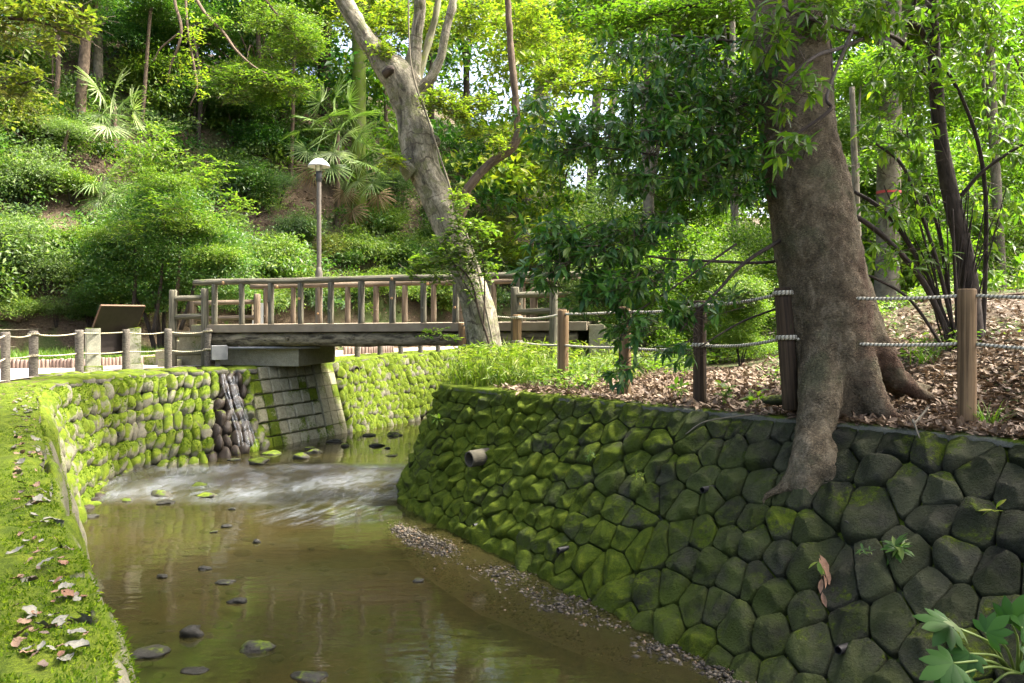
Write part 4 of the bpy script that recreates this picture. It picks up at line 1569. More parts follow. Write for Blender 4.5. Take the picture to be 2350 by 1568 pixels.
# ------------------------------------------------------------------ big tree rooted over the wall
n = N('flaky_bark')
b1 = n.noise(7, 7, 0.72, n.vmul(n.pos(), (1.0, 1.0, 0.6)), 0.6)
wv_ = n.new('ShaderNodeVectorMath', operation='ADD')
n.put(wv_.inputs[0], n.vmul(n.pos(), (1.0, 1.0, 1.5)))
dn = n.new('ShaderNodeTexNoise')
dn.inputs['Scale'].default_value = 9
n.put(dn.inputs['Vector'], n.pos())
dsc = n.new('ShaderNodeVectorMath', operation='SCALE')
n.put(dsc.inputs[0], dn.outputs['Color'])
dsc.inputs['Scale'].default_value = 0.10
n.put(wv_.inputs[1], dsc.outputs[0])
fk = n.voro(34, wv_.outputs[0], 'DISTANCE_TO_EDGE')
crack = n.step(fk, 0.10, 0.0)
b3 = n.noise(2.4, 4, 0.6)
cb = n.ramp(b1, (0.28, (0.050, 0.040, 0.024)), (0.50, (0.140, 0.114, 0.070)), (0.74, (0.28, 0.238, 0.160)))
cb = n.mix(n.math('MULTIPLY', n.step(b3, 0.50, 0.68), 0.7), cb, (0.105, 0.110, 0.058))
cb = n.mix(n.math('MULTIPLY', n.step(n.xyz(n.pos())[0], 3.1, 3.9), n.step(n.noise(2.5, 4), 0.42, 0.62)), cb, (0.085, 0.050, 0.030))
cb = n.mix(n.math('MULTIPLY', n.math('MULTIPLY', crack, n.step(n.noise(5, 3), 0.42, 0.62)), 0.6), cb, (0.026, 0.020, 0.013))
fine = n.noise(46, 7, 0.8, n.vmul(n.pos(), (1.0, 1.0, 1.7)), 0.4)
cb = n.mix(0.9, cb, n.ramp(fine, (0.32, (0.30, 0.28, 0.25)), (0.50, (1.0, 1.0, 1.0)), (0.70, (1.9, 1.8, 1.6))), 'MULTIPLY')
hh = n.math('SUBTRACT', n.math('MULTIPLY', b1, 0.8), n.math('MULTIPLY', crack, 0.5))
M_BIGBARK = n.done(cb, 0.93, 0.15, n.bump(n.math('ADD', hh, n.math('MULTIPLY', n.noise(60, 6, 0.75), 0.6)), 1.0, 0.05))

D0 = 8.35
edges = [(-420, 1700, 1850), (-200, 1712, 1868), (0, 1724, 1888), (150, 1735, 1898), (300, 1746, 1914), (470, 1768, 1950), (580, 1784, 1968), (670, 1798, 1982), (760, 1812, 1996), (830, 1822, 2000), (900, 1830, 1996), (985, 1836, 1980)]
pts = [Q((l + r_) / 2, y, D0 + 0.1) for y, l, r_ in edges][::-1]
rad = [(r_ - l) / 2 * (D0 + 0.1) / FPX for y, l, r_ in edges][::-1]
bt = thing('big_tree', 'massive flaky barked trunk whose root spills over the dark stone wall', 'tree', Q(1950, 960, D0 + 0.1))
V, F, U = smooth_tube(pts, rad, 80, 56, 0.10, 3, 0.9)
cen = V.mean(0)
V = V + unit(np.stack([V[:, 0] - np.interp(V[:, 2], [p[2] for p in pts], [p[0] for p in pts]), V[:, 1] - (D0 + .1), 0 * V[:, 0]], 1)) * ((fbm(V * np.array([7, 7, 5]), 4) - 0.5) * 0.07)[:, None]
BTG = [(V, F)]


def root(rows, seed, name='root', sides=18, n_=30, mat=M_BIGBARK):
    p, rr = zip(*[(q[0], q[1]) for q in rows])
    V, F, U = smooth_tube(p, rr, n_, sides, 0.16, seed, 2.0)
    V = V + (np.stack([fbm(V * 9 + 3, 3), fbm(V * 9 + 31, 3), fbm(V * 9 + 57, 3)], 1) - 0.5) * 0.035
    BTG.append((V, F))


def wl(px, py, lift): return wall_hit(W_RGT, px, py, lift)[0]


# the great root down the wall face
root([(Q(1890, 700, 8.3), 0.16), (Q(1884, 830, 8.2), 0.21), (Q(1880, 930, 8.02), 0.20), (wl(1878, 1000, 0.08), 0.19), (wl(1866, 1055, 0.04), 0.22), (wl(1850, 1100, -0.02), 0.19), (wl(1842, 1135, -0.09), 0.09)], 2, sides=30, n_=60)
root([(wl(1890, 1030, -0.02), 0.15), (wl(1908, 1070, -0.02), 0.12), (wl(1898, 1112, -0.08), 0.05)], 12, sides=20, n_=30)
root([(wl(1865, 1050, 0.02), 0.16), (wl(1822, 1100, 0.04), 0.095), (wl(1785, 1128, 0.05), 0.055), (wl(1762, 1140, 0.05), 0.035), (wl(1748, 1165, 0.04), 0.016)], 5, sides=20, n_=40)
root([(wl(1850, 1090, 0.0), 0.10), (wl(1835, 1128, 0.03), 0.05), (wl(1846, 1150, 0.0), 0.02)], 6)
# flare to the bank side
root([(Q(1925, 560, 8.5), 0.20), (Q(1965, 700, 8.48), 0.22), (Q(2005, 800, 8.42), 0.20), (Q(2050, 860, 8.38), 0.15), (Q(2095, 893, 8.38), 0.09), (Q(2145, 915, 8.4), 0.035)], 7, sides=26, n_=56)
root([(Q(1945, 720, 8.35), 0.18), (Q(1975, 850, 8.2), 0.19), (Q(2005, 920, 8.08), 0.15), (Q(2045, 955, 8.0), 0.09), (Q(2095, 968, 7.95), 0.03)], 8, sides=24, n_=48)
root([(Q(1960, 760, 8.8), 0.2), (Q(2060, 880, 8.9), 0.14), (Q(2150, 900, 9.1), 0.07), (Q(2210, 905, 9.3), 0.03)], 9)
bj = join(*BTG)
tk = part('trunk', (bj[0], bj[1]), M_BIGBARK, bt)
md = tk.modifiers.new('fuse', 'REMESH')
md.mode, md.voxel_size, md.use_smooth_shade = 'VOXEL', 0.026, True
md = tk.modifiers.new('ease', 'SMOOTH')
md.factor, md.iterations = 0.6, 10
tx = bpy.data.textures.new('bark_lumps', 'CLOUDS')
tx.noise_scale, tx.noise_depth = 0.10, 4
md = tk.modifiers.new('bark', 'DISPLACE')
md.texture, md.strength, md.mid_level, md.texture_coords = tx, 0.045, 0.5, 'GLOBAL'
# limbs and unseen crown above the frame, lobes placed to shade wall and foreground
r = rs(81)
top = Q(1775, -420, D0 + 0.1)
lobes = [((2.6, 9.2, 10.6), (2.6, 2.6, 1.7)), ((5.5, 8.8, 8.6), (2.8, 2.7, 1.6)), ((7.6, 6.9, 8.3), (2.7, 2.4, 1.5)), ((10.0, 7.4, 9.4), (2.6, 2.3, 1.5)), ((10.6, 6.2, 9.2), (2.5, 2.4, 1.5)), ((5.0, 6.6, 9.6), (1.9, 1.9, 1.2))]
for k, (c, _) in enumerate(lobes):
    c = np.array(c)
    part('limb', smooth_tube([top - [0, 0, 0.6], top * 0.55 + c * 0.45 + [0, 0, 0.2], c], [0.22, 0.12, 0.03], 14, 9, 0.08, k), M_BARKB, bt)
lobes2 = [((3.5, 4.3, 9.4), (2.0, 1.6, 1.1)), ((1.6, 3.4, 10.0), (1.8, 1.5, 1.0)), ((4.8, 5.6, 7.4), (2.2, 2.0, 1.1)), ((7.2, 4.2, 7.0), (2.4, 2.2, 1.2)), ((6.4, 7.6, 6.9), (1.8, 1.6, 0.9))]
gs = [crown_geo(r, 3000, 60, c, R, 0.15, True, 0.42, shell=0.2) for c, R in lobes2]
gs += [crown_geo(r, 8200, 120, c, R, 0.16, True, 0.42, shell=0.25) for c, R in lobes]
part('crown', cat(gs), LEAF['dark'], bt)


# ------------------------------------------------------------------ leaning pale tree
n = N('smooth_pale_bark')
v = n.vmul(n.uv(), (1.0, 0.16, 1.0))
g1 = n.noise(10, 6, 0.68, v, 1.2)
g2 = n.noise(5, 5, 0.6)
cp = n.ramp(g1, (0.34, (0.038, 0.034, 0.022)), (0.50, (0.150, 0.138, 0.095)), (0.74, (0.31, 0.285, 0.215)))
cp = n.mix(n.math('MULTIPLY', n.step(g2, 0.50, 0.62), 0.75), cp, (0.085, 0.092, 0.038))
cp = n.mix(n.step(n.noise(2.6, 6, 0.75), 0.60, 0.68), cp, (0.030, 0.028, 0.018))
rg = n.math('SINE', n.math('MULTIPLY', n.math('ADD', n.xyz(n.uv())[1], n.math('MULTIPLY', n.noise(3, 3), 0.3)), 26))
cp = n.mix(n.math('MULTIPLY', n.step(rg, 0.86, 0.98), n.step(n.noise(3.3, 3), 0.50, 0.58)), cp, (0.07, 0.06, 0.04))
cp = n.mix(0.85, cp, n.ramp(n.noise(26, 7, 0.78, n.vmul(n.pos(), (1.0, 1.0, 0.7)), 0.4), (0.32, (0.35, 0.34, 0.30)), (0.50, (1.0, 1.0, 1.0)), (0.72, (1.6, 1.55, 1.45))), 'MULTIPLY')
M_PALEBARK = n.done(cp, 0.85, 0.2, n.bump(n.math('ADD', g1, n.math('MULTIPLY', n.noise(30, 5), 0.4)), 0.9, 0.03))

lt = thing('leaning_tree', 'leaning pale grey trunk forking into several limbs in front of the footbridge', 'tree', (Q(1118, 800, 14.4)[0], 14.4, 0.0))
DT = 14.4


def lpart(name, rows, sides=16, n_=40, wob=0.09, seed=0, mat=M_PALEBARK, par=lt):
    p, rr = qline(rows)
    rr = [q_ * 0.93 for q_ in rr]
    V, F, U = smooth_tube(p, rr, n_, sides, wob, seed, 1.6)
    V = V + (np.stack([fbm(V * 6 + 3, 3), fbm(V * 6 + 31, 3), fbm(V * 6 + 57, 3)], 1) - 0.5) * 0.06 * min(1, max(rr) / 0.2)
    return part(name, (V, F, U), mat, par)


lpart('trunk', [(1128, 880, DT, 50), (1112, 790, DT, 42), (1096, 700, DT, 39), (1073, 636, DT, 37), (1060, 600, DT, 36), (1037, 539, DT, 38), (1014, 480, DT, 40), (990, 425, DT, 39), (970, 384, DT, 41), (961, 345, DT, 44), (955, 310, DT, 43), (942, 256, DT, 38), (934, 218, DT, 44), (924, 188, DT, 45), (905, 160, DT, 37), (884, 140, DT, 30), (864, 118, DT, 25)], 30, 90, 0.10, 2)
lpart('limb', [(920, 200, DT, 34), (888, 160, DT, 31), (862, 118, DT, 27), (843, 95, DT, 23), (812, 40, DT, 21), (788, 0, DT, 21), (755, -60, DT, 18), (700, -170, DT + .4, 12)], 16, 40, 0.1, 5)
lpart('limb', [(938, 225, DT, 34), (940, 180, DT, 28), (948, 140, DT, 20), (954, 90, DT, 15), (962, 30, DT, 15), (965, -20, DT, 14), (975, -180, DT + .3, 9)], 14, 36, 0.08, 6)
lpart('limb', [(948, 200, DT + .15, 14), (968, 150, DT + .2, 10), (985, 90, DT + .3, 9), (1000, 35, DT + .3, 8), (1012, -40, DT + .4, 7)], 12, 30, 0.08, 7, m_wood('green_limb', (0.10, 0.10, 0.05), (0.25, 0.24, 0.15), (0.13, 0.16, 0.03), greenamt=0.1, gscale=8, stretch=0.3))
lpart('limb', [(945, 220, DT - .05, 26), (985, 185, DT - .1, 14), (1008, 140, DT - .1, 11), (1020, 85, DT - .1, 10), (1036, 20, DT - .1, 11), (1046, -40, DT, 10), (1065, -200, DT, 7)], 14, 36, 0.08, 8)
lpart('knot', [(888, 170, DT - .2, 14), (897, 160, DT - .33, 11), (903, 156, DT - .38, 4)], 14, 12, 0.35, 9, M_BARKD)
lpart('knot', [(985, 330, DT - .05, 24), (1003, 322, DT - .1, 16), (1010, 318, DT - .1, 5)], 14, 12, 0.2, 10)
lpart('knot', [(948, 395, DT - .1, 30), (930, 380, DT - .15, 18), (924, 370, DT - .15, 6)], 14, 12, 0.2, 11)
lpart('side_branch', [(1040, 520, DT, 18), (1064, 474, DT, 13), (1075, 432, DT, 11.5), (1122, 378, DT, 11), (1170, 344, DT, 11), (1188, 310, DT, 10), (1184, 256, DT, 9), (1180, 192, DT, 9), (1172, 112, DT, 8.5), (1167, 32, DT, 8), (1160, -60, DT, 7)], 14, 60, 0.08, 12, M_BARKB)
lpart('vine_stem', [(1150, 880, DT - .5, 2.6), (1092, 600, DT - .45, 2.6), (1070, 540, DT - .5, 2.6), (1048, 499, DT - .5, 2.6), (1033, 432, DT - .48, 2.6), (1007, 352, DT - .5, 2.5), (981, 272, DT - .5, 2.4), (955, 198, DT - .5, 2.3), (941, 128, DT - .5, 2.2), (937, 0, DT - .4, 2), (935, -60, DT - .4, 2)], 7, 60, 0.05, 13, M_BARKP)


def blob_leaves(r, specs, L, k8=False, w=0.42, up=0.8, shell=0.2, w_kind=None):
    """specs: (px, py, depth, rx px, ry px, n) -> leaf geometry"""
    gs = []
    for (px, py, d, rx, ry, nn) in specs:
        c = Q(px, py, d)
        R = (rx * d / FPX, 0.5 * (rx + ry) * d / FPX * 0.8, ry * d / FPX)
        gs.append(crown_geo(r, nn, max(6, nn // 45), c, R, L, not k8, w, up, shell))
    return cat(gs)


def spray(r, specs, L, k=6, w=0.5, flat=0.9, twig=0.3, droop=0.1, k8=False):
    """flat sprays of leaves on short twigs; returns leaves and twigs"""
    gs, ta, tb = [], [], []
    for (px, py, d, rx, ry, nn) in specs:
        c = Q(px, py, d)
        u = r.randn(nn, 3)
        p = unit(u) * (r.rand(nn, 1) ** 0.4)
        tips = c + p * np.array([rx * d / FPX, 0.45 * (rx + ry) * d / FPX, ry * d / FPX])
        ax_ = unit(p * np.array([1, 1, 0.2]) + r.randn(nn, 3) * np.array([.7, .7, .25]))
        nd = k
        t = np.linspace(0.15, 1, nd)[None, :, None]
        base = tips[:, None] - ax_[:, None] * twig * (1 - t) + r.randn(nn, nd, 3) * 0.01
        side = unit(np.cross(ax_, np.array([0, 0, 1.0])))[:, None] * np.where(np.arange(nd) % 2, 1, -1)[None, :, None]
        dd = unit(ax_[:, None] * 0.7 + side * (0.9 - 0.6 * t) + r.randn(nn, nd, 3) * 0.22)
        nr = unit(np.array([0, 0, flat * 2]) + r.randn(nn, nd, 3) * 0.5)
        ln = L * (0.7 + 0.5 * r.rand(nn * nd))
        gs.append((leaf8 if k8 else leaf4)(base.reshape(-1, 3), dd.reshape(-1, 3), nr.reshape(-1, 3), ln, w, 0.12, droop))
        ta.append(tips - ax_ * twig * 1.3)
        tb.append(tips)
    return cat(gs), sticks(np.vstack(ta), np.vstack(tb), 0.004, 0.0015)


r = rs(91)
g, tw = spray(r, [(800, 30, 15, 60, 55, 110), (860, 70, 14.8, 45, 40, 110), (905, 40, 15.2, 60, 50, 150), (880, 120, 14.2, 25, 25, 50), (990, 60, 15.2, 50, 60, 110), (1080, 40, 15.6, 80, 55, 200), (1010, 230, 14.0, 55, 30, 95), (1060, 255, 14.2, 55, 35, 110), (1110, 240, 14.4, 45, 28, 70), (1150, 150, 15.2, 40, 60, 70),
                  (1230, 240, 14.6, 60, 32, 110), (1270, 180, 14.8, 60, 40, 130), (1220, 60, 15.2, 80, 60, 220), (1320, 130, 15.2, 60, 50, 150), (1090, 300, 14.6, 40, 22, 45), (905, 370, 13.9, 32, 22, 50), (1055, 455, 13.8, 40, 16, 45), (1150, 330, 14.2, 24, 30, 30), (1210, 300, 14.4, 40, 22, 40)], 0.085, 7, 0.46)
part('crown', g, LEAF['yellow'], lt)
part('twigs', tw, M_TWIG, lt)['kind'] = 'stuff'

# ------------------------------------------------------------------ dark evergreen whose boughs hang before the trunk
ev = thing('evergreen_tree', 'dark glossy evergreen with drooping boughs hanging between the two trunks', 'tree', (Q(1900, 900, 9.3)[0], 9.3, G(Q(1900, 900, 9.3)[0], 9.3)))
boughs = [
    [(1905, 430, 9.1, 8), (1870, 480, 8.7, 7), (1800, 545, 8.4, 6), (1735, 585, 8.1, 5.5), (1690, 620, 8.0, 5), (1650, 665, 7.9, 4.5), (1600, 715, 7.8, 3), (1560, 760, 7.7, 2)],
    [(1905, 430, 9.1, 7), (1800, 400, 8.7, 5), (1680, 380, 8.4, 4), (1560, 365, 8.1, 3.5), (1430, 345, 7.9, 2.5), (1300, 330, 7.8, 1.5)],
    [(1905, 300, 9.1, 8), (1800, 260, 8.7, 6), (1650, 230, 8.5, 4.5), (1500, 215, 8.4, 3), (1380, 205, 8.3, 2)],
    [(1900, 200, 9.1, 7), (1780, 120, 8.8, 5), (1640, 90, 8.6, 4), (1500, 80, 8.6, 2.5)],
    [(1905, 560, 9.1, 7), (1780, 600, 8.6, 4.5), (1640, 600, 8.1, 4), (1500, 590, 7.9, 3), (1350, 560, 7.8, 2.5), (1230, 560, 7.7, 1.5)],
    [(1690, 560, 8.0, 3.5), (1560, 650, 7.7, 3), (1440, 740, 7.6, 2.5), (1420, 840, 7.6, 1.5)],
    [(1905, 640, 9.1, 6), (1800, 700, 8.8, 3.5), (1700, 740, 8.6, 3), (1600, 800, 8.4, 2)],
]
part('trunk', smooth_tube([(Q(1900, 900, 9.3)[0], 9.3, G(Q(1900, 900, 9.3)[0], 9.3) - 0.2), Q(1903, 640, 9.25), Q(1905, 400, 9.15), Q(1900, 150, 9.1), Q(1880, -250, 9.1)], [0.09, 0.075, 0.065, 0.055, 0.03], 30, 10, 0.08, 3), M_BARKD, ev)
r = rs(95)
for k, b in enumerate(boughs):
    p, rr = qline(b)
    part('bough', smooth_tube(p, np.array(rr) * 0.8, 34, 8, 0.1, k), M_BARKD, ev)
dk = [(1330, 300, 7.9, 95, 55, 80), (1440, 330, 8.0, 90, 70, 95), (1560, 320, 8.1, 90, 80, 120), (1650, 340, 8.2, 80, 80, 110), (1270, 345, 7.8, 55, 35, 34), (1480, 225, 8.3, 100, 55, 90), (1600, 230, 8.4, 100, 65, 110), (1700, 270, 8.3, 70, 90, 95),
      (1560, 420, 8.0, 90, 45, 80), (1660, 440, 8.2, 70, 40, 50), (1450, 420, 7.9, 70, 35, 34), (1265, 540, 7.7, 70, 45, 60), (1330, 580, 7.7, 85, 55, 95), (1415, 550, 7.8, 80, 55, 90), (1500, 520, 7.9, 70, 40, 46), (1245, 620, 7.6, 55, 40, 44),
      (1395, 660, 7.6, 75, 45, 75), (1470, 640, 7.7, 65, 45, 50), (1445, 745, 7.6, 60, 50, 50), (1428, 850, 7.6, 32, 42, 20), (1575, 725, 7.8, 80, 40, 46), (1650, 690, 7.9, 45, 28, 18), (1330, 690, 7.6, 36, 26, 20), (1600, 140, 8.6, 110, 50, 90), (1450, 120, 8.6, 110, 45, 60), (1720, 170, 8.5, 60, 70, 65), (1560, 800, 8.3, 55, 34, 22), (1740, 420, 8.5, 36, 60, 26), (1230, 260, 7.9, 50, 34, 20), (1560, 600, 8.0, 70, 30, 18)]
tips, axs, att = [], [], []
for (px, py, d, rx, ry, nn) in dk:
    nn, rx, ry = int(nn * 0.68), rx * 1.1, ry * 1.1
    c = Q(px, py, d)
    p = unit(r.randn(nn, 3)) * (r.rand(nn, 1) ** 0.45)
    tips.append(c + p * np.array([rx * d / FPX, 0.55, ry * d / FPX]))
    axs.append(unit(np.array([-0.65, -0.35, -0.05]) + p * 0.7 + r.randn(nn, 3) * 0.5))
tips, axs = np.vstack(tips), np.vstack(axs)
lit = r.rand(len(tips)) < 0.45  # sunlight on a random share of leaves is put in as lighter green
part('leaves', whorls(r, tips[~lit], axs[~lit], 7, 0.135, 0.30), LEAF['dark'], ev)
part('sunlit_tint_leaves', whorls(r, tips[lit], axs[lit], 7, 0.135, 0.30), LEAF['mid'], ev)
part('twigs', sticks(tips - axs * 0.30 - np.array([-0.03, 0, 0.02]), tips, 0.0045, 0.002), M_TWIG, ev)['kind'] = 'stuff'

# ------------------------------------------------------------------ dark stemmed tree with a fan of shoots
sb = P(2225, 815, 0.0)
sd_ = 10.4
sx = Q(2225, 760, sd_)[0]
st = thing('slender_tree', 'slender dark stem rising behind the timber post, with a fan of thin shoots', 'tree', (sx, sd_, G(sx, sd_)))
g0 = G(sx, sd_)


def stem(rows, name='stem', sides=10, par=st, mat=M_BARKD, seed=0):
    p, rr = qline(rows)
    return part(name, smooth_tube(p, rr, 40, sides, 0.06, seed), mat, par)


stem([(2235, 800, sd_, 24), (2222, 640, sd_, 20), (2208, 560, sd_, 19), (2180, 440, sd_, 18), (2160, 330, sd_, 16), (2148, 200, sd_, 15), (2140, 60, sd_, 14), (2135, -120, sd_, 12), (2130, -400, sd_, 8)], 'trunk', 14)
fan = [[(2185, 790, 10.3, 7), (2120, 650, 10.2, 7), (2045, 560, 10.0, 6.5), (1985, 510, 9.8, 6), (1930, 480, 9.7, 5)], [(2190, 790, 10.4, 7), (2130, 640, 10.4, 6), (2060, 520, 10.4, 5.5), (2010, 470, 10.4, 5), (1960, 440, 10.4, 4)], [(2195, 785, 10.3, 5), (2150, 600, 10.2, 4.5), (2110, 480, 10.1, 4), (2070, 380, 10, 3.5), (2010, 330, 9.9, 2.5)],
       [(2190, 790, 10.5, 5), (2160, 560, 10.6, 4), (2130, 460, 10.6, 3.5), (2090, 360, 10.7, 3), (2080, 280, 10.7, 2)], [(2255, 790, 10.5, 6), (2262, 600, 10.5, 5), (2262, 450, 10.4, 5), (2245, 330, 10.3, 4.5), (2210, 230, 10.3, 4), (2175, 165, 10.3, 3.5)], [(2200, 790, 10.2, 4), (2190, 600, 10.1, 3.5), (2185, 480, 10, 3)],
       [(2160, 790, 10.1, 4), (2090, 690, 10, 3.5), (2010, 640, 9.9, 3), (1950, 620, 9.8, 2)], [(2205, 450, 10.4, 5), (2260, 390, 10.3, 4), (2350, 330, 10.2, 3.5), (2420, 300, 10.2, 3)],
       [(2150, 170, 10.4, 8), (2110, 65, 10.3, 7), (2050, 62, 10.0, 6), (1990, 85, 9.4, 5), (1930, 110, 8.6, 5), (1870, 130, 7.7, 4), (1800, 190, 7.2, 3)], [(2150, 220, 10.4, 8), (2090, 120, 10.2, 6), (2040, 80, 9.8, 5), (1960, 75, 9.2, 4), (1850, 40, 7.8, 5), (1780, 10, 7.3, 3)],
       [(2085, 60, 10.2, 6), (2095, 20, 10.1, 5), (2110, -40, 10.0, 4)], [(1960, 60, 9.3, 5), (1900, 210, 7.6, 4), (1905, 250, 7.4, 4), (1840, 300, 7.3, 3.5), (1795, 330, 7.3, 2.5)]]
r = rs(99)
for k, b in enumerate(fan): stem(b, 'shoot' if k < 8 else 'bough', 7, seed=k)
for k in range(16):
    a = r.uniform(-1, 1)
    stem([(2190 + 25 * a, 790, 10.3 + r.uniform(-.2, .3), 2.2), (2190 + 70 * a, 660 - 40 * r.rand(), 10.3, 1.8), (2190 + 150 * a + r.uniform(-20, 20), 500 - 80 * r.rand(), 10.3, 1.2)], 'shoot', 5, seed=k)
nr_ = [(1990, 30, 9.0, 110, 60, 60), (2080, 170, 10.0, 90, 90, 70), (2050, 330, 10.2, 90, 80, 55), (2250, 120, 10.4, 110, 110, 90), (2310, 300, 10.4, 90, 90, 60), (2060, 470, 10.2, 80, 70, 45), (2250, 480, 10.6, 100, 70, 45), (1830, 200, 7.3, 60, 50, 16), (1800, 330, 7.2, 40, 45, 12), (1780, 60, 7.4, 80, 55, 26), (1880, 40, 7.9, 80, 45, 24), (2200, 20, 10, 140, 60, 70), (2100, 600, 10.2, 90, 60, 26), (2290, 610, 10.5, 60, 50, 20), (1990, 600, 10, 50, 50, 14)]
tips, axs = [], []
for (px, py, d, rx, ry, nn) in nr_:
    p = unit(r.randn(nn, 3)) * (r.rand(nn, 1) ** 0.45)
    tips.append(Q(px, py, d) + p * np.array([rx * d / FPX, 0.6, ry * d / FPX]))
    axs.append(unit(np.array([-0.3, -0.4, -0.1]) + p * 0.5 + r.randn(nn, 3) * 0.6))
tips, axs = np.vstack(tips), np.vstack(axs)
part('leaves', whorls(r, tips, axs, 6, 0.165, 0.30), LEAF['back'], st)
part('twigs', sticks(tips - axs * 0.35, tips, 0.005, 0.002), M_TWIG, st)['kind'] = 'stuff'
# ------------------------------------------------------------------ shrubs on the slopes (shared crown shapes)
VAR = {}
for ki, kind in enumerate(LEAF):
    for v in range(3):
        r = rs(200 + ki * 10 + v)
        VAR[kind, v] = make_mesh(f'crown_{kind}_{v}', *crown_geo(r, 5600, 90, (0, 0, 0), (1.12, 1.12, 0.95), {'pale': .085, 'bright': .105, 'mid': .088, 'dark': .12, 'blue': .07, 'yellow': .09, 'olive': .10, 'back': .11}[kind] * (0.85 + 0.15 * v), True, {'dark': .34, 'blue': .5, 'pale': .36}.get(kind, .42), 0.75, 0.30), LEAF[kind])
STEM = []
for v in range(3):
    r = rs(300 + v)
    gs = []
    for k in range(5):
        a = r.uniform(0, 6.28)
        e = np.array([math.cos(a) * r.uniform(.2, .55), math.sin(a) * r.uniform(.2, .55), r.uniform(-.1, .4)])
        gs.append(smooth_tube([(0.08 * math.cos(a), 0.08 * math.sin(a), -1.0), (e[0] * .5, e[1] * .5, -.4), e], [0.045, 0.03, 0.012], 10, 6, 0.1, k))
    V, F, U = join(*gs)
    STEM.append(make_mesh(f'shrub_stems_{v}', V, F, M_BARKD, True, U))


def shrub(px, py, rp, kind, label, asp=0.85, seed=0, d=None, name='shrub', catg='shrub', up=0.55, blobs=None, group='shrubs on the wooded slope'):
    """px, py: where it meets the ground; rp: crown radius in photo pixels"""
    b = ray_ground(px, py) if d is None else np.array([*Q(px, py, d)[:2], G(Q(px, py, d)[0], d)])
    R = rp * b[1] / FPX
    r = rs(int(px * 7 + py * 13 + seed))
    t = thing(name, label, catg, b, group)
    for k, (ox, oz, s) in enumerate(blobs or [(0, up + 0.25, 1.0)]):
        o = link('crown', VAR[kind, r.randint(3)], t, (ox * R, r.uniform(-.2, .2) * R, oz * R), (r.uniform(-.3, .3), r.uniform(-.3, .3), r.uniform(0, 6.28)), (R * s, R * s, R * s * asp * r.uniform(0.9, 1.1)))
    s_ = link('stems', STEM[r.randint(3)], t, (0, 0, R * 0.8), (0, 0, r.uniform(0, 6)), (R * .8, R * .8, R * 0.85))
    return t


